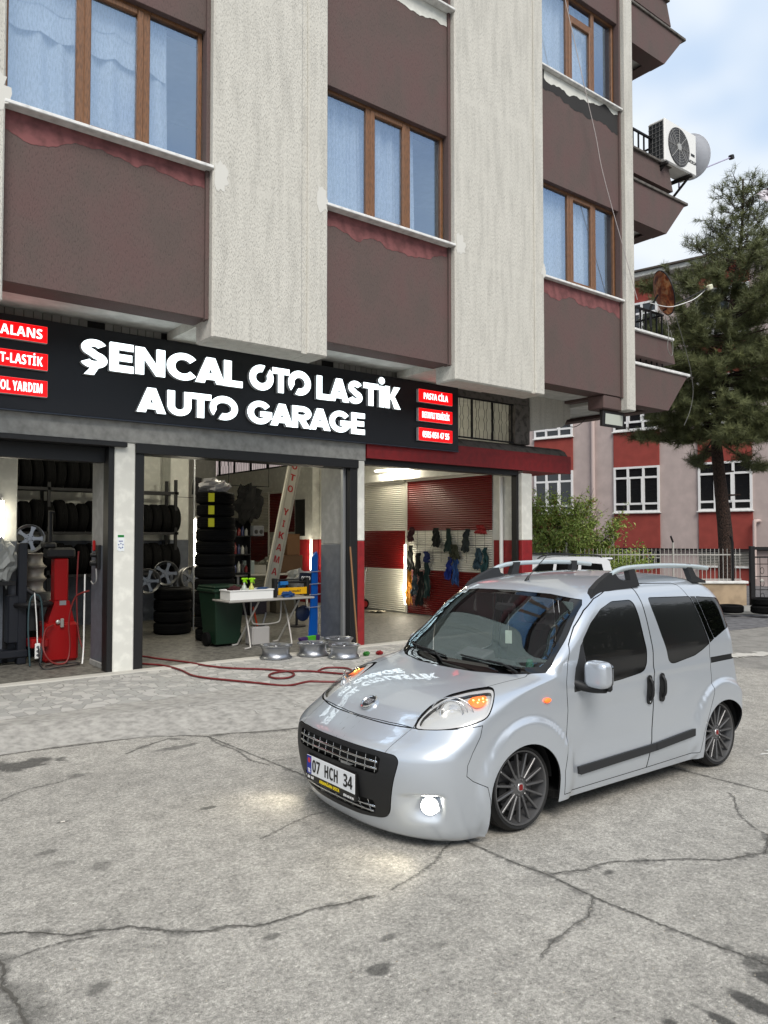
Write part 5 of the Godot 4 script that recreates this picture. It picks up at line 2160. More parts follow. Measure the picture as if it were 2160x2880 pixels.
# cuts triangles along a polygon seen in the plane (ux, uy): [inside, outside]
func split(T: PackedVector3Array, poly: PackedVector2Array, ux: Vector3, uy: Vector3, dir: Vector3, lim := 0.12, gap := 0.0) -> Array:
	var shrunk := poly
	var grown := poly
	if gap > 0.0:
		shrunk = Geometry2D.offset_polygon(poly, -gap)[0]
		grown = Geometry2D.offset_polygon(poly, gap)[0]
	var lo := Vector2.INF
	var hi := -Vector2.INF
	for p in grown:
		lo = lo.min(p)
		hi = hi.max(p)
	var inn := PackedVector3Array()
	var out := PackedVector3Array()
	for i in range(0, T.size(), 6):
		var a := T[i]
		var b := T[i + 1]
		var c := T[i + 2]
		var p0 := Vector2(a.dot(ux), a.dot(uy))
		var p1 := Vector2(b.dot(ux), b.dot(uy))
		var p2 := Vector2(c.dot(ux), c.dot(uy))
		var tl := p0.min(p1).min(p2)
		var th := p0.max(p1).max(p2)
		var cr := (p1 - p0).cross(p2 - p0)
		if tl.x > hi.x or tl.y > hi.y or th.x < lo.x or th.y < lo.y or absf(cr) < 1e-9 or (T[i + 3] + T[i + 4] + T[i + 5]).dot(dir) < 3.0 * lim:
			out.append_array(T.slice(i, i + 6))
			continue
		var tri := PackedVector2Array([p0, p1, p2] if cr > 0 else [p0, p2, p1])
		for side in 2:
			var res := Geometry2D.intersect_polygons(tri, shrunk) if side == 0 else Geometry2D.clip_polygons(tri, grown)
			for r in res:
				var ids := Geometry2D.triangulate_polygon(r)
				for k in range(0, ids.size(), 3):
					var ps := []
					var ns := []
					for e in 3:
						var q: Vector2 = r[ids[k + e]]
						var w1 := (q - p0).cross(p2 - p0) / cr
						var w2 := (p1 - p0).cross(q - p0) / cr
						var w0 := 1.0 - w1 - w2
						ps.append(a * w0 + b * w1 + c * w2)
						ns.append((T[i + 3] * w0 + T[i + 4] * w1 + T[i + 5] * w2).normalized())
					if ((ps[1] - ps[0]).cross(ps[2] - ps[0])).length() < 1e-10:
						continue
					var six := [ps[0], ps[1], ps[2], ns[0], ns[1], ns[2]]
					if side == 0:
						inn.append_array(six)
					else:
						out.append_array(six)
	return [inn, out]


func skin(mb: Mb, T: PackedVector3Array, side: int, shift := 0.0) -> Mb:
	# side 1: the left half, -1: its mirror image, 0: both
	for s in ([1.0, -1.0] if side == 0 else [float(side)]):
		var k := Vector3(1, 1, s)
		for i in range(0, T.size(), 6):
			mb.tri_n((T[i] + T[i + 3] * shift) * k, (T[i + 1] + T[i + 4] * shift) * k, (T[i + 2] + T[i + 5] * shift) * k, T[i + 3] * k, T[i + 4] * k, T[i + 5] * k)
	return mb


# the point of the front half at a height and a distance from the middle
func van_front(y: float, z: float, off := 0.0) -> Vector3:
	var lo := 0.0
	var hi := 0.35
	for i in 30:
		var m := (lo + hi) / 2
		if van_row(y, [m])[0].z < absf(z):
			lo = m
		else:
			hi = m
	var p: Vector3 = van_row(y, [lo])[0]
	var p2: Vector3 = van_row(y, [lo + 0.002])[0]
	var p3: Vector3 = van_row(y + 0.004, [lo])[0]
	var n := (p2 - p).cross(p3 - p).normalized()
	if n.x > 0.0:
		n = -n
	p += n * off
	return Vector3(p.x, p.y, p.z * (1.0 if z >= 0 else -1.0))


func make_van() -> void:
	var van := thing("silver_van", "lowered silver compact van with lit fog lamps, roof rails and grey multi-spoke wheels", "van", Vector3(3.9815, 0, -4.34), -deg_to_rad(1.4))
	var paint := mat(Color(0.745, 0.77, 0.80), 0.30, 0.55)
	paint.clearcoat_enabled = true
	paint.clearcoat = 1.0
	paint.clearcoat_roughness = 0.02
	var blk := mat(Color(0.07, 0.072, 0.078), 0.55)
	var trim := mat(Color(0.13, 0.135, 0.145), 0.6)
	var chrome := mat(Color(0.85, 0.86, 0.87), 0.12, 1.0)
	var dark_glass := mat(Color(0.012, 0.013, 0.015), 0.015)
	dark_glass.metallic_specular = 0.6
	var X := Vector3.RIGHT
	var Y := Vector3.UP
	var Z := Vector3.BACK
	var front := -X
	var T := van_half()
	# away with the wheel openings and what hangs below the sills
	var arch := func(c: float, r: float) -> PackedVector2Array:
		var p := PackedVector2Array()
		for q in arc(Vector2(c, 0.305), r, r * 0.875, 0, 180, 28):
			p.append(q)
		p.append(Vector2(c - r * 0.99, -0.2))
		p.append(Vector2(c + r * 0.99, -0.2))
		return p
	for q in [arch.call(-0.033, 0.332), arch.call(2.422, 0.318), v2([0.15, -0.2, 2.3, -0.2, 2.3, 0.145, 0.15, 0.147]), v2([2.45, -0.2, 3.2, -0.2, 3.2, 0.235, 2.6, 0.215, 2.45, 0.21])]:
		T = split(T, q, X, Y, Z, -0.2)[1]
	# windscreen with its dark border
	var ws := split(T, v2([-0.1, 0.992, 0.30, 0.994, 0.60, 1.003, 0.79, 1.025, 0.805, 1.08, 0.755, 1.28, 0.70, 1.46, 0.668, 1.497, 0.40, 1.527, -0.1, 1.538]), Z, Y, Vector3(-0.9, 0.4, 0).normalized(), 0.25, 0.002)
	T = ws[1]
	var pane := split(ws[0], v2([-0.1, 1.035, 0.30, 1.037, 0.58, 1.042, 0.745, 1.06, 0.765, 1.10, 0.72, 1.28, 0.67, 1.44, 0.635, 1.477, 0.38, 1.50, -0.1, 1.512]), Z, Y, Vector3(-0.9, 0.4, 0).normalized(), 0.2)
	var pn: PackedVector3Array = pane[0]
	for i in range(0, pn.size(), 6):
		for k in 3:
			pn[i + 3 + k] = ((pn[i + 3 + k] + Vector3(0, 0.33, 0)) * Vector3(1, 1, 0.65)).normalized()
	part("windscreen", skin(Mb.new(), pn, 0), M.windscreen_glass, van)
	part("windscreen_border", skin(Mb.new(), pane[1], 0, -0.001), dark_glass, van)
	# head lamps, seen slantwise
	var ox := Vector3(1, 0, 1).normalized()
	var od := Vector3(-1, 0.3, 1).normalized()
	var lamp_poly := v2([-0.127, 0.733, -0.098, 0.788, -0.028, 0.848, 0.085, 0.902, 0.223, 0.932, 0.355, 0.950, 0.392, 0.942, 0.378, 0.870, 0.347, 0.806, 0.214, 0.765, 0.045, 0.744])
	var lamp := split(T, soften(lamp_poly, 0.035), ox, Y, od, 0.05, 0.004)
	T = lamp[1]
	# bonnet, seen from above
	var hood := split(T, v2([-0.83, -0.1, -0.776, 0.0, -0.772, 0.14, -0.755, 0.32, -0.718, 0.532, -0.653, 0.508, -0.54, 0.493, -0.397, 0.509, -0.285, 0.588, -0.168, 0.630, 0.0, 0.668, 0.14, 0.712, 0.18, 0.70, 0.14, 0.50, 0.085, 0.25, 0.065, 0.0, 0.06, -0.1]), X, Z, Y, 0.25, 0.0028)
	T = hood[1]
	# cowl at the foot of the windscreen
	var cowl := split(T, v2([0.0, 0.966, 0.55, 0.972, 0.70, 1.005, 0.745, 1.03, 0.6, 1.02, 0.0, 1.02]), Z, Y, Vector3(-0.6, 0.8, 0), 0.5)
	T = cowl[1]
	part("cowl", skin(Mb.new(), cowl[0], 0, -0.004), blk, van)
	# grille panel, seen from the front
	var gp := soften(v2([-0.1, 0.606, 0.40, 0.606, 0.575, 0.600, 0.607, 0.575, 0.600, 0.52, 0.535, 0.255, 0.50, 0.205, 0.45, 0.180, 0.25, 0.155, -0.1, 0.148]), 0.03)
	var gr := split(T, gp, Z, Y, front, 0.2, 0.002)
	T = gr[1]
	var upper := split(gr[0], v2([-0.1, 0.470, 0.455, 0.470, 0.475, 0.485, 0.48, 0.565, 0.46, 0.578, -0.1, 0.578]), Z, Y, front, 0.1)
	var lower := split(upper[1], v2([-0.1, 0.182, 0.35, 0.190, 0.40, 0.205, 0.425, 0.275, 0.41, 0.292, -0.1, 0.285]), Z, Y, front, 0.1)
	var grille_part := part("grille_panel", skin(Mb.new(), lower[1], 0, 0.004), blk, van)
	var hole := skin(skin(Mb.new(), upper[0], 0, -0.035), lower[0], 0, -0.035)
	part("grille_opening", hole, mat(Color(0.015, 0.015, 0.017), 0.9), grille_part)
	for k in [[0.548, 0.462], [0.507, 0.458], [0.258, 0.425], [0.222, 0.40]]:
		var pts := []
		for i in 21:
			pts.append(van_front(k[0] - 0.006 * absf(i - 10.0) / 10.0, lerpf(-k[1], k[1], i / 20.0), 0.004))
		var mb := Mb.new()
		mb.tube(pts, 0.0075, 6)
		part("grille_bar", mb, chrome, grille_part)
	for k in [[0.475, 0.572, 0.44, 11], [0.192, 0.284, 0.36, 9]]:
		for i in k[3]:
			var z := lerpf(-k[2], k[2], float(i) / (k[3] - 1))
			var mb := Mb.new()
			mb.tube([van_front(k[0], z, -0.004), van_front((k[0] + k[1]) / 2, z, -0.004), van_front(k[1], z, -0.004)], 0.0032, 4)
			part("grille_fin", mb, chrome, grille_part)
	# side glass
	var sail := split(T, v2([0.49, 0.90, 0.495, 0.87, 0.62, 0.875, 0.628, 1.215, 0.595, 1.185, 0.515, 1.04]), X, Y, Z, 0.3)
	T = sail[1]
	var w1 := split(T, soften(v2([0.628, 0.89, 0.70, 0.889, 1.017, 0.903, 1.28, 0.928, 1.33, 0.943, 1.362, 0.985, 1.367, 1.10, 1.345, 1.36, 1.325, 1.45, 1.29, 1.478, 1.06, 1.477, 0.90, 1.428, 0.75, 1.335, 0.628, 1.22]), 0.022), X, Y, Z, 0.3, 0.002)
	T = w1[1]
	var w2 := split(T, soften(v2([1.545, 1.484, 1.529, 1.47, 1.535, 1.40, 1.60, 1.17, 1.655, 0.985, 1.69, 0.958, 1.74, 0.955, 2.03, 0.990, 2.14, 1.025, 2.256, 1.072, 2.225, 1.18, 2.117, 1.468]), 0.022), X, Y, Z, 0.3, 0.002)
	T = w2[1]
	var wb := split(T, v2([2.121, 1.468, 2.192, 1.465, 2.30, 1.18, 2.335, 1.104, 2.262, 1.074, 2.23, 1.18]), X, Y, Z, 0.3)
	T = wb[1]
	var w3 := split(T, soften(v2([2.197, 1.464, 2.50, 1.440, 2.545, 1.425, 2.585, 1.38, 2.652, 1.245, 2.645, 1.215, 2.60, 1.19, 2.339, 1.106, 2.304, 1.18]), 0.022), X, Y, Z, 0.3, 0.002)
	T = w3[1]
	# doors, bumper, tail
	var d1 := split(T, v2([0.352, 0.19, 0.345, 0.35, 0.385, 0.55, 0.412, 0.75, 0.415, 0.95, 0.43, 1.08, 0.49, 1.20, 0.60, 1.315, 0.74, 1.425, 0.88, 1.505, 1.04, 1.555, 1.20, 1.578, 1.395, 1.586, 1.425, 1.45, 1.442, 1.20, 1.446, 0.90, 1.436, 0.653, 1.40, 0.40, 1.34, 0.192]), X, Y, Z, 0.15, 0.0028)
	T = d1[1]
	var d2 := split(T, v2([1.346, 0.192, 1.406, 0.40, 1.442, 0.653, 1.452, 0.90, 1.448, 1.20, 1.431, 1.45, 1.401, 1.586, 1.60, 1.590, 1.98, 1.580, 2.03, 1.565, 2.14, 1.40, 2.25, 1.07, 2.258, 0.80, 2.245, 0.66, 2.17, 0.52, 2.09, 0.36, 2.045, 0.20]), X, Y, Z, 0.15, 0.0028)
	T = d2[1]
	var slot := split(T, v2([2.262, 0.905, 2.262, 0.953, 2.76, 0.955, 2.76, 0.91]), X, Y, Z, 0.2)
	T = slot[1]
	var tail := split(T, v2([2.68, 1.10, 2.72, 1.115, 3.0, 1.12, 3.0, 0.64, 2.835, 0.66, 2.775, 0.82, 2.715, 0.96]), X, Y, Z, -0.25)
	T = tail[1]
	var bump := split(T, v2([-1.3, -0.3, -0.30, -0.3, -0.372, 0.30, -0.40, 0.386, -0.50, 0.435, -0.552, 0.475, -0.545, 0.54, -0.502, 0.612, -0.43, 0.70, -0.40, 0.765, -0.63, 0.744, -0.72, 0.735, -0.78, 0.728, -1.3, 0.72]), X, Y, Z, -0.5, 0.0022)
	T = bump[1]
	var mid := split(bump[0], v2([-0.1, 0.58, 0.495, 0.58, 0.500, 0.615, 0.528, 0.742, 0.50, 0.79, -0.1, 0.79]), Z, Y, Vector3(-1, 1, 0).normalized(), 0.1, 0.0016)
	part("body", skin(Mb.new(), T, 0), paint, van)
	part("bonnet", skin(Mb.new(), hood[0], 0), paint, van)
	part("front_bumper", skin(Mb.new(), mid[1], 0), paint, van)
	part("bumper_top", skin(Mb.new(), mid[0], 0), paint, van)
	for s in [1, -1]:
		part("front_door", skin(Mb.new(), d1[0], s), paint, van)
		part("sliding_door", skin(Mb.new(), d2[0], s), paint, van)
		var tinted: StandardMaterial3D = M.get("car_tint")
		if tinted == null:
			tinted = mat(Color(0.012, 0.013, 0.015, 0.93), 0.3)
			tinted.transparency = BaseMaterial3D.TRANSPARENCY_ALPHA
			tinted.clearcoat_enabled = true
			tinted.clearcoat = 1.0
			tinted.clearcoat_roughness = 0.01
			M.car_tint = tinted
		part("door_window", skin(Mb.new(), w1[0], s, -0.004), tinted, van)
		part("sliding_door_window", skin(Mb.new(), w2[0], s, -0.004), tinted, van)
		part("rear_side_window", skin(Mb.new(), w3[0], s, -0.004), dark_glass, van)
		part("window_strip", skin(Mb.new(), wb[0], s, -0.003), dark_glass, van)
		part("mirror_triangle", skin(Mb.new(), sail[0], s), trim, van)
		part("door_track", skin(Mb.new(), slot[0], s, -0.012), blk, van)
		part("tail_light", skin(Mb.new(), tail[0], s, 0.004), mat(Color(0.34, 0.02, 0.025), 0.08), van)
	var shell := Mb.new()
	for q in [T, hood[0], bump[0], d1[0], d2[0]]:
		skin(shell, q, 0, -0.014)
	part("inner_shell", shell, mat(Color(0.03, 0.03, 0.033), 0.9), van)
	# window seals
	van_lamps(van, lamp[0], paint, chrome, blk)
	van_trim(van, paint, chrome, blk, trim)
	van_inside(van)
	van_wheels(van)


func van_lamps(van: Node3D, lamp: PackedVector3Array, paint: Material, chrome: Material, blk: Material) -> void:
	var lens := mat(Color(1, 1, 1, 0.03), 0.02)
	lens.transparency = BaseMaterial3D.TRANSPARENCY_ALPHA
	var bowl := mat(Color(0.76, 0.76, 0.75), 0.3, 0.25)
	var amber := glow(Color(1.0, 0.36, 0.04), 0.4, Color(0.9, 0.45, 0.12))
	var ox := Vector3(1, 0, 1).normalized()
	var od := Vector3(-1, 0.25, 1).normalized()
	var rim := split(lamp, soften(v2([-0.100, 0.748, -0.080, 0.790, -0.018, 0.838, 0.090, 0.888, 0.223, 0.918, 0.350, 0.934, 0.374, 0.930, 0.362, 0.870, 0.334, 0.816, 0.208, 0.778, 0.045, 0.758]), 0.03), ox, Vector3.UP, od, 0.0)
	for s in [1, -1]:
		var hl := part("headlight", skin(Mb.new(), lamp, s), lens, van)
		part("lamp_bezel", skin(Mb.new(), rim[1], s, -0.006), mat(Color(0.72, 0.72, 0.72), 0.4, 0.1), hl)
		part("lamp_bowl", skin(Mb.new(), rim[0], s, -0.03), bowl, hl)
		var k := Vector3(1, 1, s)
		var c := Vector3(-0.50, 0.822, 0.655)
		var n := Vector3(-0.78, 0.22, 0.58).normalized()
		var x := n.cross(Vector3.UP).normalized()
		var mk := func(prof: Array, at: Vector3) -> Mb:
			var mb := Mb.new()
			mb.lathe(prof, Transform3D(Basis(x * k, n * k, x.cross(n) * k), at * k), 28)
			return mb
		part("reflector", mk.call([Vector2(0.0, -0.045), Vector2(0.03, -0.04), Vector2(0.055, -0.022), Vector2(0.072, 0.004), Vector2(0.078, 0.006), Vector2(0.082, 0.0)], c - n * 0.016), mat(Color(0.92, 0.92, 0.92), 0.12, 0.9), hl)
		part("bulb", mk.call([Vector2(0.0, 0.0), Vector2(0.016, -0.004), Vector2(0.02, -0.03)], c - n * 0.03), mat(Color(0.85, 0.86, 0.88), 0.1, 0.5), hl)
		var am := split(rim[0], soften(v2([0.205, 0.892, 0.235, 0.914, 0.300, 0.924, 0.335, 0.926, 0.340, 0.898, 0.315, 0.876, 0.272, 0.866]), 0.02), ox, Vector3.UP, od, 0.0)
		part("turn_signal", skin(Mb.new(), am[0], s, -0.016), amber, hl)
		for q in [[-0.332, 0.882, 0.728], [-0.315, 0.898, 0.722], [-0.30, 0.886, 0.748], [-0.285, 0.904, 0.728], [-0.345, 0.896, 0.70], [-0.272, 0.897, 0.752]]:
			var bl := Mb.new()
			bl.ball(Vector3(q[0] + 0.012, q[1] - 0.004, (q[2] - 0.012) * s), Vector3(0.006, 0.006, 0.006), 8, 6)
			part("signal_bulb", bl, glow(Color(1.0, 0.78, 0.25), 2.5), hl)
		var arcs := Mb.new()
		for q in 2:
			var pts := []
			for i in 14:
				var f := lerpf(-0.2, 1.0, i / 13.0)
				var a := c + x * cos(f * 2.6 + 0.6) * (0.10 + q * 0.035) * 1.05 + Vector3.UP * sin(f * 2.6 + 0.6) * (0.085 + q * 0.02) - n * (0.035 + 0.006 * q)
				pts.append(a * k)
			arcs.tube(pts, 0.0035, 5)
		part("lamp_ring", arcs, chrome, hl)
		# fog lamp, lit
		var fc := Vector3(-0.745, 0.297, 0.728)
		var fn := Vector3(-0.72, 0.02, 0.69).normalized()
		var fx := fn.cross(Vector3.UP).normalized()
		var fm := Mb.new()
		fm.lathe([Vector2(0, 0.018), Vector2(0.035, 0.014), Vector2(0.054, 0.0)], Transform3D(Basis(fx * k, fn * k, fx.cross(fn) * k), fc * k), 24)
		part("fog_light", fm, glow(Color(1.0, 0.97, 0.90), 12.0), van)
		var fr := Mb.new()
		fr.lathe([Vector2(0.053, 0.0), Vector2(0.055, 0.003), Vector2(0.058, 0.0), Vector2(0.06, -0.02)], Transform3D(Basis(fx * k, fn * k, fx.cross(fn) * k), fc * k), 24)
		part("fog_light_ring", fr, paint, van)
		var sp := SpotLight3D.new()
		sp.name = "fog_light_beam"
		sp.light_energy = 0.15
		sp.light_color = Color(1.0, 0.96, 0.86)
		sp.spot_angle = 54.0
		sp.spot_angle_attenuation = 1.0
		sp.spot_range = 12.0
		sp.spot_attenuation = 2.0
		sp.light_size = 0.04
		sp.shadow_enabled = true
		van.add_child(sp, true)
		var at := (fc + fn * 0.03) * k
		var aim := Vector3(-1.45, 0.0, 0.62 * s)
		sp.transform = Transform3D(Basis(), at).looking_at(aim, Vector3.UP)
		# side repeater
		var ind := Mb.new()
		ind.ball(Vector3(0.20, 0.852, 0.860 * s), Vector3(0.033, 0.017, 0.012), 14, 8)
		part("side_indicator", ind, glow(Color(1.0, 0.30, 0.03), 1.0, Color(0.95, 0.45, 0.2)), van)


func van_trim(van: Node3D, paint: Material, chrome: Material, blk: Material, trim: Material) -> void:
	# rub strips
	for s in [1.0, -1.0]:
		for p in [[0.505, 0.350, 0.515, 0.300, 0.53, 0.292, 1.435, 0.312, 1.436, 0.368], [1.442, 0.3682, 1.441, 0.312, 2.005, 0.345, 2.02, 0.352, 2.036, 0.405]]:
			var mb := Mb.new()
			mb.prism(v2(p), Transform3D(Basis(), Vector3(0, 0, 0.845 * s)), 0.030 * s, false)
			part("rub_strip", mb, trim, van)
		# handles
		for k in [[1.383, 0.785], [1.549, 0.785]]:
			var hb := Mb.new()
			hb.prism(rounded(0.062, 0.225, 0.03), Transform3D(Basis(), Vector3(k[0], k[1], 0.843 * s)), 0.016 * s, false)
			var h := part("door_handle", hb, blk, van)
			var gp := Mb.new()
			gp.tube(smooth_line([Vector3(k[0], k[1] + 0.09, 0.856 * s), Vector3(k[0], k[1] + 0.05, 0.882 * s), Vector3(k[0], k[1] - 0.04, 0.882 * s), Vector3(k[0], k[1] - 0.075, 0.856 * s)], 4), 0.012, 8)
			part("grip", gp, blk, h)
			if k[0] < 1.4:
				var lk := Mb.new()
				lk.ball(Vector3(k[0], k[1] - 0.092, 0.860 * s), Vector3(0.009, 0.009, 0.004), 10, 6)
				part("lock", lk, chrome, h)
		# mirrors
		var mh := Mb.new()
		var rows := []
		for i in 15:
			var th := PI * i / 14.0
			var row := []
			for j in 25:
				var ph := TAU * j / 24.0
				var sg := func(v: float, e: float) -> float:
					return signf(v) * pow(absf(v), e)
				var y: float = sg.call(cos(th), 0.45)
				var q: float = pow(sin(th), 0.45)
				row.append(Vector3(0.585 + 0.062 * q * sg.call(cos(ph), 0.7), 1.005 + 0.094 * y, (0.985 + 0.098 * q * sg.call(sin(ph), 0.5)) * s))
			rows.append(row)
		mh.sheet(rows)
		part("wing_mirror", mh, paint, van)
		var mg := Mb.new()
		mg.prism(rounded(0.16, 0.155, 0.03), Transform3D(Basis(Vector3(0, 0, -1), Vector3.UP, Vector3.RIGHT), Vector3(0.64, 1.0, 0.985 * s)), 0.012)
		part("mirror_glass", mg, mat(Color(0.75, 0.77, 0.8), 0.02, 1.0), van)
		var ma := Mb.new()
		ma.tube(smooth_line([Vector3(0.52, 0.93, 0.83 * s), Vector3(0.55, 0.91, 0.89 * s), Vector3(0.58, 0.905, 0.96 * s), Vector3(0.59, 0.915, 1.04 * s)], 4), 0.033, 10)
		ma.box(Vector3(0.62, 0.99, 0.985 * s), Vector3(0.04, 0.2, 0.185), 0.02)
		part("mirror_arm", ma, blk, van)
		# roof rails on black feet
		var rt := Mb.new()
		rt.tube(smooth_line([Vector3(1.16, 1.655, 0.645 * s), Vector3(1.26, 1.697, 0.64 * s), Vector3(1.45, 1.722, 0.635 * s), Vector3(1.9, 1.728, 0.63 * s), Vector3(2.3, 1.714, 0.635 * s), Vector3(2.57, 1.692, 0.64 * s)], 5), 0.021, 10)
		part("roof_rail", rt, mat(Color(0.74, 0.78, 0.79), 0.35, 0.5), van)
		var ft := Mb.new()
		ft.prism(v2([0.86, 1.505, 0.92, 1.575, 1.03, 1.632, 1.17, 1.688, 1.22, 1.690, 1.26, 1.64, 1.33, 1.618, 1.40, 1.625, 1.415, 1.735, 1.49, 1.737, 1.50, 1.575, 1.2, 1.56, 1.02, 1.545]), Transform3D(Basis(Vector3.RIGHT, Vector3(0, 1, -0.30 * s), Vector3(0, 0.0, 1.0)), Vector3(0, 0, (0.62 + 0.30 * 1.65) * s)), 0.05 * s)
		var fb := Mb.new()
		fb.prism(v2([2.24, 1.735, 2.31, 1.735, 2.345, 1.63, 2.40, 1.605, 2.47, 1.585, 2.46, 1.565, 2.38, 1.57, 2.265, 1.575]), Transform3D(Basis(Vector3.RIGHT, Vector3(0, 1, -0.30 * s), Vector3(0, 0.0, 1.0)), Vector3(0, 0, (0.62 + 0.30 * 1.65) * s)), 0.05 * s)
		part("rail_foot", ft, trim, van)
		part("rail_foot", fb, trim, van)
	# aerial
	var an := Mb.new()
	an.tube([Vector3(0.915, 1.60, 0.01), Vector3(0.945, 1.645, 0.01)], [0.02, 0.009], 8)
	an.tube([Vector3(0.945, 1.645, 0.01), Vector3(1.20, 1.835, 0.01)], 0.004, 5)
	part("aerial", an, blk, van)
	# wipers
	for k in [[[0.62, 1.035, 0.04, 1.06], [0.48, 1.03]], [[-0.10, 1.035, -0.66, 1.075], [-0.2, 1.03]]]:
		var a: Array = k[0]
		var mb := Mb.new()
		var pts := []
		for i in 9:
			pts.append(van_front(lerpf(a[1], a[3], i / 8.0), lerpf(a[0], a[2], i / 8.0), 0.012))
		mb.tube(pts, 0.007, 6)
		var q0: Vector3 = van_front(1.005, a[0] + 0.02, 0.015)
		mb.tube([q0, pts[2] + Vector3(-0.008, 0.008, 0), pts[4] + Vector3(-0.004, 0.006, 0)], 0.008, 6)
		part("wiper", mb, blk, van)
	# badge with its letters
	var bc := van_front(0.80, 0.0, 0.012)
	var bn := (van_front(0.80, 0.0, 0.1) - van_front(0.80, 0.0, 0.0)).normalized()
	var bx := Vector3(0, 0, 1)
	var by := bn.cross(bx).normalized()
	var ring := Mb.new()
	ring.lathe([Vector2(0.052, 0.004), Vector2(0.056, 0.009), Vector2(0.066, 0.006), Vector2(0.068, -0.014)], Transform3D(Basis(bx, bn, bx.cross(bn)), bc), 30)
	var bd := part("badge", ring, chrome, van)
	var disc := Mb.new()
	disc.lathe([Vector2(0, 0.005), Vector2(0.052, 0.004)], Transform3D(Basis(bx, bn, bx.cross(bn)), bc), 30)
	part("badge_disc", disc, mat(Color(0.10, 0.10, 0.12), 0.3, 0.2), bd)
	var bl := part("badge_lettering", words("FIAT", 0.074, 0.050, 0.003), mat(Color(0.88, 0.88, 0.9), 0.2, 0.8), bd)
	bl.transform = Transform3D(Basis(bx, by, bn), bc + bn * 0.005 - bx * 0.037 - by * 0.025)
	# number plate and the dealer strip under it
	var pz := Basis(Vector3(0, 0, 1), Vector3.UP, Vector3.LEFT)
	var o := Vector3(-1.012, 0.0, 0)
	var fr := Mb.new()
	fr.span(Vector3(-1.012, 0.258, -0.304), Vector3(-0.985, 0.440, 0.304), 0.004)
	var pl := part("number_plate", fr, mat(Color(0.02, 0.02, 0.022), 0.4), van)
	var wp := Mb.new()
	wp.span(Vector3(-1.015, 0.306, -0.296), Vector3(-1.011, 0.434, 0.296), 0.001)
	part("plate_face", wp, mat(Color(0.86, 0.87, 0.88), 0.35), pl)
	var bb := Mb.new()
	bb.span(Vector3(-1.0162, 0.308, -0.294), Vector3(-1.0151, 0.432, -0.236))
	part("plate_band", bb, mat(Color(0.03, 0.14, 0.55), 0.4), pl)
	var put := func(text: String, x: float, y: float, w: float, h: float, m: Material, weight := 0.0) -> void:
		var l := part("plate_lettering", words(text, w, h, 0.0015, weight), m, pl)
		l.transform = Transform3D(pz, Vector3(-1.0163, y, x))
	var ink := mat(Color(0.02, 0.02, 0.02), 0.5)
	var wh := mat(Color(0.88, 0.88, 0.88), 0.5)
	put.call("07", -0.222, 0.329, 0.100, 0.083, ink)
	put.call("HCH", -0.062, 0.329, 0.162, 0.083, ink)
	put.call("34", 0.168, 0.329, 0.104, 0.083, ink)
	put.call("TR", -0.281, 0.318, 0.034, 0.027, wh)
	var mk := Mb.new()
	mk.ball(Vector3(-1.0165, 0.40, -0.265), Vector3(0.001, 0.018, 0.018), 12, 8)
	part("plate_emblem", mk, mat(Color(0.75, 0.18, 0.2), 0.5), pl)
	var yl := mat(Color(0.90, 0.80, 0.10), 0.5)
	for q in [["ARMAĞAN USTA", -0.135, 0.272, 0.25, 0.021, yl], ["0535 433 85 95", 0.165, 0.266, 0.12, 0.015, wh], ["M M", -0.285, 0.276, 0.075, 0.018, wh]]:
		var l := part("plate_lettering", words(q[0], q[3], q[4], 0.0015, 0.0), q[5], pl)
		l.transform = Transform3D(pz, Vector3(-1.0132, q[2], q[1]))
	# valance and floor
	var fl := Mb.new()
	fl.span(Vector3(0.32, 0.15, -0.80), Vector3(2.10, 0.20, 0.80))
	fl.span(Vector3(-0.75, 0.13, -0.55), Vector3(0.32, 0.2, 0.55))
	fl.span(Vector3(2.10, 0.16, -0.55), Vector3(2.80, 0.26, 0.55))
	for c in AXLES:
		for s in [1.0, -1.0]:
			fl.lathe([Vector2(0.326, 0.03), Vector2(0.326, 0.26), Vector2(0.0, 0.26)], Transform3D(Basis(Vector3.RIGHT, Vector3(0, 0, -s), Vector3(0, s, 0)), Vector3(c - (0.03 if c < 1 else 0.0), 0.305, 0.835 * s)), 20, 0.0 if s > 0 else PI, PI if s > 0 else TAU)
	part("underbody", fl, mat(Color(0.02, 0.02, 0.021), 0.95), van)


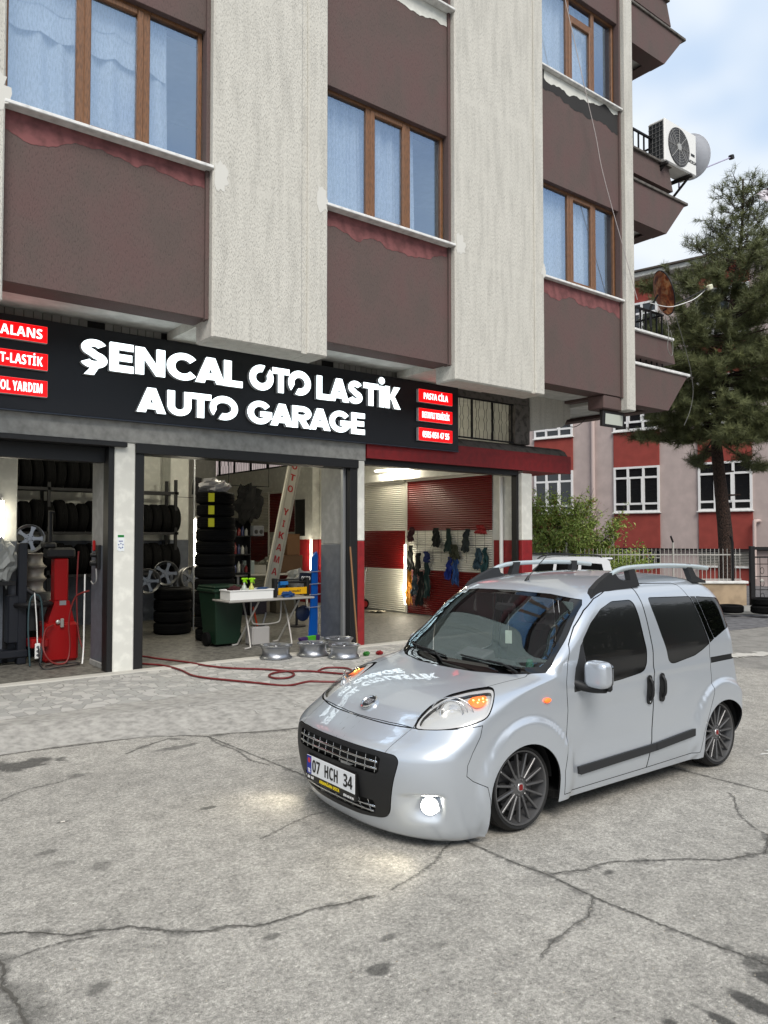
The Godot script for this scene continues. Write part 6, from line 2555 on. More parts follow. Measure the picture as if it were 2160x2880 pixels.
func van_inside(van: Node3D) -> void:
	var dk := mat(Color(0.06, 0.06, 0.064), 0.85)
	var db := Mb.new()
	db.prism(v2([0.10, 0.955, 0.40, 0.965, 0.62, 0.99, 0.70, 0.95, 0.68, 0.62, 0.10, 0.55]), Transform3D(Basis(), Vector3(0, 0, -0.70)), 1.40)
	db.box(Vector3(0.62, 1.0, 0.36), Vector3(0.16, 0.07, 0.30), 0.03)
	part("dashboard", db, dk, van)
	var sw := Mb.new()
	var pts := []
	for i in 28:
		var a := TAU * i / 28
		pts.append(Vector3(0.80, 0.96, 0.36) + Vector3(0.45, 0.89, 0).normalized() * cos(a) * 0.185 + Vector3(0, 0, 1) * sin(a) * 0.185)
	sw.tube(pts, 0.015, 8, true)
	sw.tube([Vector3(0.80, 0.96, 0.18), Vector3(0.78, 0.95, 0.36), Vector3(0.80, 0.96, 0.54)], 0.018, 6)
	sw.tube([Vector3(0.78, 0.95, 0.36), Vector3(0.66, 0.90, 0.36)], 0.035, 8)
	part("steering_wheel", sw, dk, van)
	for k in [[1.22, 0.36], [1.22, -0.36], [2.02, 0.38], [2.02, -0.38]]:
		var st := Mb.new()
		st.box(Vector3(k[0] - 0.2, 0.52, k[1]), Vector3(0.5, 0.16, 0.5), 0.05)
		st.box(Vector3(k[0] + 0.10, 0.86, k[1]), Vector3(0.15, 0.68, 0.48), 0.06, Basis(Vector3.BACK, -0.22))
		st.box(Vector3(k[0] + 0.20, 1.29, k[1]), Vector3(0.10, 0.19, 0.26), 0.045, Basis(Vector3.BACK, -0.15))
		part("seat", st, mat(Color(0.07, 0.07, 0.074), 0.9), van)
	var rm := Mb.new()
	rm.box(Vector3(0.66, 1.40, 0.02), Vector3(0.04, 0.075, 0.22), 0.02)
	rm.tube([Vector3(0.68, 1.42, 0.02), Vector3(0.74, 1.49, 0.02)], 0.012, 6)
	part("rear_view_mirror", rm, dk, van)
	var ct := Mb.new()
	ct.tube([Vector3(0.665, 1.365, 0.05), Vector3(0.66, 1.22, 0.05)], 0.0025, 4)
	var cd := single("air_freshener_cord", ct, mat(Color(0.5, 0.5, 0.48), 0.7), "thin cord hanging from the van's rear-view mirror", "cord")
	cd.position = van.position
	cd.rotation = van.rotation
	var cb := Mb.new()
	cb.box(Vector3(0.66, 1.165, 0.05), Vector3(0.006, 0.105, 0.055), 0.002, Basis(Vector3.UP, 0.5))
	var cc := single("hanging_card", cb, mat(Color(0.66, 0.72, 0.66), 0.5), "small pale card hanging behind the van's windscreen", "air freshener")
	cc.position = van.position
	cc.rotation = van.rotation
	var gb := Mb.new()
	gb.lathe([Vector2(0.0, 0.085), Vector2(0.02, 0.08), Vector2(0.03, 0.05), Vector2(0.034, 0.02), Vector2(0.03, 0.0), Vector2(0.0, 0.0)], Transform3D(Basis(), Vector3(0.47, 0.975, 0.45)), 16)
	var gp := single("perfume_bottle", gb, mat(Color(0.03, 0.32, 0.22), 0.1), "small green bottle standing on the van's dashboard", "bottle")
	gp.position = van.position
	gp.rotation = van.rotation
	var pp := Mb.new()
	pp.box(Vector3(0.36, 1.02, -0.02), Vector3(0.16, 0.1, 0.30), 0.012, Basis(Vector3.BACK, 0.35))
	part("dashboard_hood", pp, mat(Color(0.2, 0.2, 0.2), 0.6), van)
	# red and white cushion behind the sliding door window
	var cs := thing("child_seat", "red and white child seat seen through the van's rear side window", "seat", van.position, van.rotation.y)
	var rd := Mb.new()
	rd.ball(Vector3(2.02, 1.06, 0.60), Vector3(0.09, 0.075, 0.1), 16, 10)
	part("headrest", rd, mat(Color(0.55, 0.03, 0.06), 0.7), cs)
	var wh := Mb.new()
	wh.ball(Vector3(2.03, 0.98, 0.62), Vector3(0.075, 0.075, 0.07), 16, 10)
	part("cushion", wh, mat(Color(0.75, 0.75, 0.74), 0.7), cs)


func van_wheels(van: Node3D) -> void:
	var gun := mat(Color(0.40, 0.40, 0.405), 0.36, 0.6)
	var dark := mat(Color(0.05, 0.05, 0.052), 0.7, 0.2)
	# one spoke, in the wheel's own frame: y outwards along the axle
	var sp := Mb.new()
	sp.box(Vector3(0.145, -0.012, 0), Vector3(0.165, 0.030, 0.0155), 0.004, Basis(Vector3.BACK, 0.05))
	var sm := sp.mesh()
	for c in AXLES:
		for s in [1.0, -1.0]:
			var w := Node3D.new()
			w.name = "wheel"
			van.add_child(w, true)
			var camber: float = 0.045 * s
			w.transform = Transform3D(Basis(Vector3.RIGHT, Vector3(0, sin(camber) * s, cos(camber) * s), Vector3.RIGHT.cross(Vector3(0, sin(camber) * s, cos(camber) * s))), Vector3(c - (0.012 if c < 1 else 0.0), 0.291, 0.803 * s))
			var ty := Mb.new()
			tyre_shape(ty, 0.288, 0.236, 0.195, Transform3D(Basis(Vector3.RIGHT, Vector3.UP, Vector3.BACK), Vector3(0, -0.185, 0)), 56)
			part("tyre", ty, mat(Color(0.045, 0.045, 0.047), 0.7), w)
			var ri := Mb.new()
			ri.lathe([Vector2(0.246, 0.006), Vector2(0.243, 0.012), Vector2(0.234, 0.010), Vector2(0.228, -0.004), Vector2(0.222, -0.03), Vector2(0.212, -0.05), Vector2(0.210, -0.17), Vector2(0.24, -0.18)], Transform3D(), 56)
			part("rim", ri, gun, w)
			for i in 15:
				var q := part("spoke", sm, gun, w)
				q.rotation.y = TAU * i / 15
			var hb := Mb.new()
			hb.lathe([Vector2(0.0, 0.0), Vector2(0.030, 0.0), Vector2(0.032, -0.004), Vector2(0.060, -0.010), Vector2(0.078, -0.016), Vector2(0.08, -0.035)], Transform3D(), 28)
			part("hub", hb, gun, w)
			var cap := Mb.new()
			cap.lathe([Vector2(0.0, 0.005), Vector2(0.026, 0.004), Vector2(0.029, 0.0)], Transform3D(), 20)
			part("hub_cap", cap, mat(Color(0.72, 0.72, 0.73), 0.25, 0.6), w)
			var rd := Mb.new()
			rd.prism(rounded(0.034, 0.038, 0.008), Transform3D(Basis(Vector3(1, 0, 0), Vector3(0, 0, -1), Vector3(0, 1, 0)), Vector3(0, 0.0045, 0)), 0.002)
			part("cap_badge", rd, mat(Color(0.45, 0.05, 0.06), 0.35), w)
			var ds := Mb.new()
			ds.lathe([Vector2(0.05, -0.055), Vector2(0.165, -0.055), Vector2(0.167, -0.07)], Transform3D(), 36)
			part("brake_disc", ds, mat(Color(0.30, 0.30, 0.31), 0.35, 0.8), w)
			var cl := Mb.new()
			cl.box(Vector3(-0.13, -0.055, 0.02), Vector3(0.07, 0.06, 0.13), 0.015)
			part("caliper", cl, dark, w)
			var bk := Mb.new()
			bk.lathe([Vector2(0.0, -0.085), Vector2(0.205, -0.085)], Transform3D(), 24)
			part("back_plate", bk, mat(Color(0.02, 0.02, 0.02), 0.9), w)
			for i in 4:
				var a := TAU * i / 4 + 0.4
				var bo := Mb.new()
				bo.lathe([Vector2(0, 0.0), Vector2(0.007, 0.0), Vector2(0.008, -0.012)], Transform3D(Basis(), Vector3(cos(a) * 0.049, 0.0005, sin(a) * 0.049)), 8)
				part("wheel_bolt", bo, mat(Color(0.55, 0.55, 0.56), 0.3, 0.8), w)


func lamp_tube(called: String, label: String, a: Vector3, b: Vector3, off: Vector3, energy: float) -> void:
	var t := thing(called, label, "lamp", a)
	var mb := Mb.new()
	mb.tube([Vector3.ZERO, b - a], 0.028, 10)
	part("light_tube", mb, M.tube, t)
	var ho := Mb.new()
	ho.tube([-off.normalized() * 0.035 + (a - b).normalized() * 0.05, -off.normalized() * 0.035 + (b - a) + (b - a).normalized() * 0.05], 0.022, 6)
	part("fitting", ho, M.white, t)
	for k in [0.25, 0.75]:
		var l := OmniLight3D.new()
		l.name = "tube_light"
		l.light_energy = energy / 2.0
		l.light_color = Color(1.0, 0.96, 0.86)
		l.light_size = 0.1
		l.omni_range = 30.0
		l.omni_attenuation = 2.0
		l.shadow_enabled = true
		t.add_child(l, true)
		l.position = (b - a) * k + off


func alloy_wheel(called: String, label: String, r: float, w: float, spokes: int, m: Material, group: String) -> Node3D:
	# lies face up, its lower rim at the origin
	var t := thing(called, label, "wheel rim", Vector3.ZERO, 0.0, group)
	var mb := Mb.new()
	mb.lathe([Vector2(r - 0.03, 0.012), Vector2(r - 0.012, 0.0), Vector2(r, 0.004), Vector2(r, 0.014), Vector2(r - 0.018, 0.022), Vector2(r - 0.03, 0.045), Vector2(r - 0.045, 0.07), Vector2(r - 0.04, w - 0.05), Vector2(r - 0.015, w - 0.02), Vector2(r - 0.002, w - 0.012), Vector2(r, w), Vector2(r - 0.01, w + 0.004), Vector2(r - 0.022, w - 0.006), Vector2(r - 0.05, w - 0.03), Vector2(r - 0.055, 0.06), Vector2(r - 0.03, 0.012)], Transform3D(), 40)
	part("barrel", mb, m, t)
	var sp := Mb.new()
	sp.prism(v2([0.05, -0.030, r * 0.55, -0.024, r - 0.035, -0.040, r - 0.035, 0.040, r * 0.55, 0.024, 0.05, 0.030]), Transform3D(Basis(Vector3(1, 0.06, 0), Vector3(0, 0, -1), Vector3(0, 1, 0)), Vector3(0, w - 0.055, 0)), 0.035)
	var sm := sp.mesh()
	for i in spokes:
		var q := part("spoke", sm, m, t)
		q.rotation.y = TAU * i / spokes
	var hb := Mb.new()
	hb.lathe([Vector2(0.0, w - 0.012), Vector2(0.03, w - 0.012), Vector2(0.034, w - 0.02), Vector2(0.075, w - 0.022), Vector2(0.08, w - 0.07)], Transform3D(), 24)
	part("hub", hb, m, t)
	for i in 5:
		var a := TAU * (i + 0.5) / 5
		var bo := Mb.new()
		bo.lathe([Vector2(0, w - 0.0195), Vector2(0.009, w - 0.0195)], Transform3D(Basis(), Vector3(cos(a) * 0.055, 0, sin(a) * 0.055)), 8)
		part("bolt_hole", bo, M.black, t)
	return t


func upright(o: Node3D, at: Vector3, r: float, face: Vector3) -> void:
	# stands a lying wheel on its tread so that its face looks along face
	var y := face.normalized()
	var x := Vector3.UP.cross(y).normalized()
	o.transform = Transform3D(Basis(x, y, x.cross(y)), at)


func cloth_piece(label: String, z: float, top: float, wide: float, drop: float, col: Color, s: int) -> void:
	var f := noise(s, 2.2, 2)
	var g := []
	for i in 13:
		var ky := i / 12.0
		var row := []
		for j in 11:
			var kx := j / 10.0
			var fl: float = 0.55 + 0.45 * ky
			row.append(Vector3(-0.02 - 0.05 * absf(sin(kx * 9.0 + s)) * ky - 0.05 * f.get_noise_2d(kx * 1.5, ky * 1.5 + s), -drop * ky * (1.0 + 0.16 * f.get_noise_1d(kx * 2.0 + s)), (kx - 0.5) * wide * fl + 0.06 * f.get_noise_1d(ky + s * 3.0)))
		g.append(row)
	var mb := Mb.new()
	mb.sheet(g)
	single("hanging_cloth", mb, mat(col, 0.95), label, "cloth", Vector3(12.49, top, z), 0.0, "cleaning cloths hung on the shutter")


func crumple(at: Vector3, r: Vector3, s: int) -> Mb:
	var mb := Mb.new()
	var f := noise(s, 1.6, 3)
	var g := []
	for i in 11:
		var th := PI * i / 10.0
		var row := []
		for j in 17:
			var ph := TAU * (j % 16) / 16.0
			var d := Vector3(sin(th) * cos(ph), cos(th), sin(th) * sin(ph))
			row.append(at + d * r * (1.0 + 0.7 * f.get_noise_3dv(d * 1.4)))
		g.append(row)
	for i in 10:
		for j in 16:
			mb.quad_out(g[i][j], g[i + 1][j], g[i + 1][j + 1], g[i][j + 1], at)
	return mb


func make_garage_goods() -> void:
	garage_lamps()
	tyre_store()
	changer_corner()
	table_corner()
	far_corner()
	cloth_wall()
	apron_things()


func garage_lamps() -> void:
	for k in [[4.2, "square white lamp glowing under the ceiling of the left bay"], [7.36, "white lamp glowing under the ceiling of the middle bay"]]:
		var t := thing("ceiling_lamp", k[1], "lamp", Vector3(k[0], 3.64, -14.0))
		var mb := Mb.new()
		mb.box(Vector3.ZERO, Vector3(0.2, 0.17, 0.2), 0.03)
		part("lamp_globe", mb, glow(Color(1.0, 0.99, 0.90), 7.0), t)
		var rod := Mb.new()
		rod.tube([Vector3(0, 0.08, 0), Vector3(0, 1.4, 0)], 0.012, 6)
		part("rod", rod, M.white, t)
		var l := OmniLight3D.new()
		l.name = "ceiling_light"
		l.light_energy = 0.75
		l.light_color = Color(1.0, 0.97, 0.88)
		l.light_size = 0.08
		l.omni_range = 30.0
		l.omni_attenuation = 2.0
		l.shadow_enabled = true
		t.add_child(l, true)
	lamp_tube("wall_lamp_tube", "upright glowing tube lamp on the column in the left bay", Vector3(2.70, 1.93, -12.93), Vector3(2.70, 2.53, -12.93), Vector3(0, 0, 0.1), 0.07)
	lamp_tube("wall_lamp_tube", "upright glowing tube lamp left of the tall tyre stack", Vector3(6.81, 1.38, -15.0), Vector3(6.81, 2.34, -15.0), Vector3(-0.04, 0, 0.1), 0.3)
	lamp_tube("wall_lamp_tube", "upright glowing tube lamp on the far red and white wall pier", Vector3(12.27, 1.0, -19.05), Vector3(12.27, 1.9, -19.05), Vector3(-0.1, 0, 0.02), 0.4)
	lamp_tube("wall_lamp_tube", "upright glowing tube lamp between the two shutters by the cloths", Vector3(12.47, 0.27, -14.98), Vector3(12.47, 1.78, -14.98), Vector3(-0.1, 0, 0.0), 0.5)
	lamp_tube("wall_lamp_tube", "long level tube lamp glowing above the shutters in the right bay", Vector3(12.3, 3.70, -16.0), Vector3(12.3, 3.66, -14.3), Vector3(-0.1, -0.05, 0), 0.8)
	var po := Mb.new()
	po.tube([Vector3(6.81, 0.04, -15.06), Vector3(6.81, 5.05, -15.06)], 0.018, 6)
	single("lamp_post", po, M.galv, "thin steel post that carries the tube lamp beside the tyre stack", "post")


func tyre_store() -> void:
	var r := thing("tyre_rack", "long black steel rack along the back wall full of tyres", "rack", Vector3(0, 0, 0))
	for y in [2.98, 2.08, 1.20]:
		var mb := Mb.new()
		mb.span(Vector3(2.95, y - 0.06, -16.95), Vector3(7.06, y, -16.88))
		mb.span(Vector3(2.95, y - 0.06, -16.5), Vector3(7.06, y, -16.43))
		part("shelf", mb, M.iron, r)
	for x in [2.95, 4.3, 5.6, 7.0]:
		for z in [-16.98, -16.46]:
			var mb := Mb.new()
			mb.span(Vector3(x - 0.03, 0.04, z - 0.03), Vector3(x + 0.03, 3.25, z + 0.03))
			part("upright", mb, M.iron, r)
	var proto: Node3D = null
	var nth := ["first", "second", "third", "fourth", "fifth", "sixth", "seventh", "eighth", "ninth", "tenth", "eleventh", "twelfth", "thirteenth", "fourteenth", "fifteenth", "sixteenth", "seventeenth", "eighteenth", "nineteenth", "twentieth"]
	for row in 3:
		var y: float = [2.95, 2.05, 1.17][row]
		var rr := 0.34
		var x := 3.08
		var at := 0
		while x < (5.5 if row == 0 else 6.95):
			if proto == null:
				proto = make_tyre("tyre_on_rack", "", rr, 0.2, 0.205, "tyres on the rack")
			var o := proto if x < 3.1 and row == 0 else copy_of(proto, "", Vector3.ZERO)
			var k := rng.randf_range(0.92, 1.04)
			var tilt := rng.randf_range(-0.10, 0.10)
			var bs := Basis(Vector3.BACK, -PI / 2 + tilt).scaled(Vector3.ONE * k)
			o.transform = Transform3D(bs, Vector3(x, y + rr * k, -16.69))
			o.set_meta("label", "%s tyre from the left on the %s shelf of the black tyre rack" % [nth[at], ["top", "middle", "low"][row]])
			at += 1
			x += 0.222 * k + absf(tilt) * 0.15
	# the tall stack
	var p2: Node3D = null
	for i in 12:
		var words_ := ["lowest", "second", "third", "fourth", "fifth", "sixth", "seventh", "eighth", "ninth", "tenth", "eleventh", "topmost"]
		var lb: String = "%s tyre of the tall stack behind the green bin" % words_[i]
		if i >= 9:
			lb = "%s tyre of the tall stack, with a yellow tag" % words_[i]
		if p2 == null:
			p2 = make_tyre("tyre_on_stack", lb, 0.37, 0.2, 0.222, "tyres of the tall stack")
		var o := p2 if i == 0 else copy_of(p2, lb, Vector3.ZERO)
		var k := [1.0, 1.0, 1.0, 1.02, 1.02, 1.02, 1.02, 1.0, 1.0, 0.97, 0.96, 0.97][i] as float
		o.transform = Transform3D(Basis(Vector3.UP, rng.randf() * 6.0).scaled(Vector3(k, 1, k)), Vector3(6.52 + rng.randf_range(-0.015, 0.015), 0.04 + i * 0.232, -13.45))
		if i >= 9:
			var tg := Mb.new()
			tg.box(Vector3(0, 0.11, 0), Vector3(0.115, 0.16, 0.004))
			var q := part("tag", tg, mat(Color(0.80, 0.80, 0.10), 0.5), o)
			q.global_position = Vector3(6.52 - 0.235, 0.04 + i * 0.232, -13.45 + 0.30)
			q.global_rotation = Vector3(0, -0.65, 0)
	single("plastic_bag", crumple(Vector3.ZERO, Vector3(0.27, 0.13, 0.24), 4), mat(Color(0.72, 0.71, 0.72), 0.25), "crumpled clear plastic bag lying on top of the tall tyre stack", "bag", Vector3(6.5, 2.93, -13.45))
	# low stacks in the middle bay
	for k in [[6.27, -14.85, 4, "of the low stack left of the green bin"], [6.95, -15.9, 3, "of the low stack behind the lamp post"]]:
		for i in k[2]:
			var o := copy_of(p2, "%s tyre %s" % [["lowest", "second", "third", "topmost"][i], k[3]], Vector3(k[0], 0.04 + i * 0.23, k[1]), rng.randf() * 6)
			o.set_meta("group", "tyres of the low stacks")
	var al := alloy_wheel("rim_on_stack", "grey five-spoke rim standing on the low tyre stack", 0.25, 0.19, 5, mat(Color(0.42, 0.42, 0.42), 0.35, 0.8), "rims on the low tyre stacks")
	upright(al, Vector3(6.18, 1.22, -15.0), 0.25, Vector3(-0.35, 0.12, 0.93))
	var b2 := copy_of(al, "grey five-spoke rim at the left edge of the middle bay", Vector3.ZERO)
	upright(b2, Vector3(5.74, 1.08, -14.9), 0.25, Vector3(-0.2, 0.15, 0.95))
	var b3 := copy_of(al, "dark five-spoke rim standing left of the tall tyre stack", Vector3.ZERO)
	upright(b3, Vector3(6.82, 1.08, -15.4), 0.25, Vector3(0.1, 0.15, 0.98))
	var bx := thing("red_sign_box", "two small red and black cards leaning on the wall above the tyre stack", "sign", Vector3(7.75, 3.05, -17.0))
	for q in [[0.0, 0.12, Color(0.06, 0.06, 0.07)], [0.16, 0.0, Color(0.55, 0.16, 0.05)]]:
		var mb := Mb.new()
		mb.box(Vector3(q[0], q[1], q[0] * 0.3), Vector3(0.22, 0.42, 0.02), 0.004, Basis(Vector3.BACK, -0.1))
		part("card", mb, mat(q[2], 0.4), bx)
	var hg := Mb.new()
	hg.tube([Vector3(-0.5, -0.15, 0), Vector3(0.3, -0.16, 0)], 0.006, 4)
	part("wire", hg, M.iron, bx)


func changer_corner() -> void:
	# red tyre changing machine
	var red := mat(Color(0.55, 0.02, 0.03), 0.35)
	var t := thing("tyre_changer", "red tyre changing machine with a black head in the left bay", "machine", Vector3(3.0, 0.04, -12.75))
	var b := Mb.new()
	b.box(Vector3(0.48, 0.30, 0.0), Vector3(0.52, 0.60, 0.5), 0.04)
	part("cabinet", b, red, t)
	var sk := Mb.new()
	sk.prism(v2([0.30, 0.60, 0.70, 0.60, 0.62, 0.93, 0.40, 0.93]), Transform3D(Basis(), Vector3(0, 0, -0.15)), 0.3)
	part("shoulder", sk, red, t)
	var co := Mb.new()
	co.box(Vector3(0.51, 1.26, 0), Vector3(0.21, 0.68, 0.22), 0.02)
	part("mast", co, red, t)
	var hd := Mb.new()
	hd.box(Vector3(0.50, 1.68, 0), Vector3(0.42, 0.16, 0.3), 0.03)
	hd.box(Vector3(0.34, 1.80, 0), Vector3(0.2, 0.1, 0.2), 0.03)
	part("head", hd, M.black, t)
	var ar := Mb.new()
	ar.tube([Vector3(0.36, 1.75, 0), Vector3(0.36, 2.32, 0)], 0.035, 10)
	ar.tube([Vector3(0.33, 2.32, 0), Vector3(0.42, 2.32, 0)], 0.02, 8)
	part("arm", ar, M.iron, t)
	var tb := Mb.new()
	tb.lathe([Vector2(0.0, 0.93), Vector2(0.28, 0.93), Vector2(0.3, 0.9), Vector2(0.28, 0.86), Vector2(0.1, 0.84), Vector2(0.1, 0.5)], Transform3D(Basis(), Vector3(0.1, 0, 0.05)), 24)
	part("turntable", tb, M.iron, t)
	var ped := Mb.new()
	ped.box(Vector3(0.14, 0.32, 0.2), Vector3(0.26, 0.14, 0.3), 0.02)
	part("pedal_box", ped, red, t)
	var gg := Mb.new()
	gg.ball(Vector3(0.42, 0.62, 0.27), Vector3(0.035, 0.035, 0.02), 12, 8)
	gg.box(Vector3(0.48, 0.60, 0.27), Vector3(0.05, 0.14, 0.05), 0.01)
	part("pressure_gauge", gg, mat(Color(0.7, 0.7, 0.68), 0.3, 0.5), t)
	var lb := Mb.new()
	lb.box(Vector3(0.52, 0.90, 0.152), Vector3(0.1, 0.07, 0.006))
	part("maker_plate", lb, M.galv, t)
	# dark arm cabinet left of it
	var c := thing("wheel_clamp_post", "dark blue steel post with a swing arm left of the red machine", "machine", Vector3(2.88, 0.04, -12.7))
	var pm := Mb.new()
	pm.box(Vector3(0.06, 0.92, 0), Vector3(0.13, 1.84, 0.16), 0.012)
	pm.box(Vector3(-0.03, 0.68, -0.06), Vector3(0.22, 0.72, 0.26), 0.02)
	pm.box(Vector3(-0.1, 0.16, -0.05), Vector3(0.5, 0.12, 0.3), 0.02)
	part("post", pm, mat(Color(0.07, 0.085, 0.12), 0.45), c)
	var sw := Mb.new()
	sw.tube([Vector3(0.1, 1.15, 0.02), Vector3(0.22, 1.05, 0.1), Vector3(0.34, 0.93, 0.12)], 0.04, 10)
	part("swing_arm", sw, M.iron, c)
	# rims on a stand behind
	var st := alloy_wheel("rim_on_drum", "lowest silver rim of the stack behind the red machine", 0.19, 0.21, 5, M.alloy_dull, "rims stacked behind the red machine")
	st.position = Vector3(3.33, 1.06, -13.6)
	copy_of(st, "middle silver rim of the stack behind the red machine", Vector3(3.34, 1.275, -13.6))
	copy_of(st, "uppermost flat silver rim of the stack behind the red machine", Vector3(3.32, 1.49, -13.6))
	var dr := Mb.new()
	dr.lathe([Vector2(0, 1.02), Vector2(0.27, 1.02), Vector2(0.285, 1.0), Vector2(0.28, 0.68), Vector2(0.29, 0.66), Vector2(0.28, 0.35), Vector2(0.285, 0.0)], Transform3D(), 24)
	single("oil_drum", dr, mat(Color(0.06, 0.07, 0.08), 0.5), "dark drum under the stack of rims in the left bay", "drum", Vector3(3.33, 0.04, -13.6))
	var fr := alloy_wheel("rim_on_pile", "silver five-spoke rim standing on the rim stack, facing out", 0.235, 0.2, 5, M.alloy, "")
	upright(fr, Vector3(3.27, 1.945, -13.66), 0.235, Vector3(-0.22, 0.0, 0.97))
	# parts bag on a shelf at the far left
	var bg := Mb.new()
	single("rag_bag", crumple(Vector3.ZERO, Vector3(0.2, 0.3, 0.16), 9), mat(Color(0.55, 0.56, 0.55), 0.5), "lumpy pale sack of small parts at the left edge of the left bay", "sack", Vector3(2.66, 1.60, -12.75))
	var cn := Mb.new()
	cn.span(Vector3(2.2, 1.24, -13.0), Vector3(2.84, 1.30, -12.6), 0.005)
	cn.span(Vector3(2.22, 0.04, -12.98), Vector3(2.28, 1.24, -12.92))
	cn.span(Vector3(2.74, 0.04, -12.98), Vector3(2.80, 1.24, -12.92))
	single("small_shelf", cn, M.iron, "small dark shelf under the pale sack in the left bay", "shelf")
	# hoses and leads
	var hs := func(called: String, label: String, pts: Array, rr: float, m: Material) -> void:
		var mb := Mb.new()
		mb.tube(smooth_line(pts, 7), rr, 7)
		single(called, mb, m, label, "hose" if called.ends_with("hose") else "cable")
	hs.call("air_hose", "green air hose hanging in a loop from the dark post", [Vector3(2.98, 0.05, -12.3), Vector3(2.96, 0.6, -12.35), Vector3(2.99, 1.0, -12.4), Vector3(3.07, 1.10, -12.4), Vector3(3.15, 1.0, -12.4), Vector3(3.17, 0.5, -12.35), Vector3(3.11, 0.05, -12.25)], 0.014, mat(Color(0.16, 0.25, 0.27), 0.5))
	hs.call("power_lead", "white power lead running down to the socket strip", [Vector3(3.05, 1.13, -12.38), Vector3(3.08, 0.7, -12.36), Vector3(3.09, 0.36, -12.34)], 0.009, M.white)
	hs.call("red_hose", "thick red hose bowed down from the grey pillar to the floor", [Vector3(3.70, 1.16, -11.9), Vector3(3.56, 1.05, -12.1), Vector3(3.50, 0.7, -12.2), Vector3(3.52, 0.3, -12.2), Vector3(3.45, 0.08, -12.15), Vector3(3.25, 0.10, -12.15), Vector3(3.14, 0.3, -12.2), Vector3(3.20, 0.55, -12.35), Vector3(3.34, 0.62, -12.45)], 0.014, mat(Color(0.45, 0.13, 0.12), 0.5))
	hs.call("red_hose", "thin red hose hanging straight down behind the grey pillar", [Vector3(3.66, 1.75, -12.3), Vector3(3.64, 1.1, -12.3), Vector3(3.66, 0.5, -12.25), Vector3(3.72, 0.2, -12.15)], 0.012, mat(Color(0.42, 0.10, 0.10), 0.5))
	hs.call("dark_hose", "dark hose coiled on the floor before the red machine", [Vector3(3.10, 0.3, -12.3), Vector3(3.06, 0.06, -11.95), Vector3(3.3, 0.06, -11.9), Vector3(3.55, 0.06, -11.95), Vector3(3.62, 0.06, -12.1), Vector3(3.4, 0.06, -12.2), Vector3(3.15, 0.06, -12.1)], 0.011, mat(Color(0.08, 0.08, 0.09), 0.5))
	hs.call("wall_cable", "white cable running down the back edge of the grey pillar", [Vector3(3.70, 1.4, -12.1), Vector3(3.69, 0.8, -12.08), Vector3(3.68, 0.3, -12.06), Vector3(3.64, 0.06, -11.98)], 0.012, M.white)
	hs.call("wall_cable", "loose thin cable on the column at the left edge", [Vector3(2.62, 3.6, -12.95), Vector3(2.6, 3.0, -12.95), Vector3(2.66, 2.6, -12.95), Vector3(2.74, 2.5, -12.94)], 0.006, M.iron)
	var sp := thing("socket_strip", "white socket strip hanging by its lead in the left bay", "socket strip", Vector3(3.09, 0.16, -12.33))
	var sm := Mb.new()
	sm.box(Vector3(0, 0.1, 0), Vector3(0.075, 0.23, 0.04), 0.01)
	part("strip_body", sm, M.white, sp)
	for i in 3:
		var so := Mb.new()
		so.lathe([Vector2(0, 0.001), Vector2(0.022, 0.001)], Transform3D(Basis(Vector3.RIGHT, Vector3.BACK, Vector3.DOWN), Vector3(0, 0.04 + i * 0.06, 0.0205)), 14)
		part("socket", so, mat(Color(0.35, 0.36, 0.38), 0.5), sp)
	var sb := thing("switch_box", "black switch box with red and black plugs on the grey pillar", "switch", Vector3(3.755, 1.48, -11.66))
	var bm := Mb.new()
	bm.box(Vector3(0, 0.19, 0.0), Vector3(0.05, 0.36, 0.11), 0.008)
	part("box_body", bm, M.black, sb)
	var pg := Mb.new()
	pg.lathe([Vector2(0, 0.09), Vector2(0.035, 0.08), Vector2(0.04, 0.0)], Transform3D(Basis(Vector3.BACK, Vector3.LEFT, Vector3.UP), Vector3(-0.02, 0.1, -0.06)), 12)
	pg.lathe([Vector2(0, 0.08), Vector2(0.03, 0.07), Vector2(0.035, 0.0)], Transform3D(Basis(Vector3.BACK, Vector3.LEFT, Vector3.UP), Vector3(-0.02, 0.22, -0.06)), 12)
	part("plug", pg, M.black, sb)
	var rp := Mb.new()
	rp.box(Vector3(-0.02, 0.36, -0.14), Vector3(0.04, 0.16, 0.05), 0.012)
	part("red_plug", rp, mat(Color(0.6, 0.05, 0.05), 0.4), sb)
	var ld := Mb.new()
	ld.tube(smooth_line([Vector3(-0.03, 0.02, 0.0), Vector3(-0.03, -0.15, 0.02), Vector3(-0.03, -0.22, -0.1), Vector3(-0.03, -0.18, -0.22)], 6), 0.012, 6)
	part("lead", ld, mat(Color(0.5, 0.5, 0.5), 0.5), sb)
	var ps := thing("wall_sticker", "small white and green sticker with blue dots on the white pillar", "sticker", Vector3(3.845, 1.76, -11.103))
	var p0 := Mb.new()
	p0.prism(v2([0, 0.02, 0.04, 0.0, 0.075, 0.01, 0.10, 0.0, 0.10, 0.245, 0, 0.245]), Transform3D(), 0.003)
	part("paper", p0, mat(Color(0.85, 0.87, 0.88), 0.6), ps)
	var p1 := Mb.new()
	p1.prism(v2([0.005, 0.205, 0.095, 0.205, 0.095, 0.24, 0.005, 0.24]), Transform3D(Basis(), Vector3(0, 0, 0.003)), 0.001)
	part("green_band", p1, mat(Color(0.08, 0.45, 0.18), 0.5), ps)
	var p2 := Mb.new()
	for q in [[0.02, 0.1], [0.05, 0.115], [0.08, 0.1], [0.025, 0.06], [0.075, 0.06], [0.05, 0.05]]:
		p2.box(Vector3(q[0], q[1], 0.0035), Vector3(0.014, 0.02, 0.001))
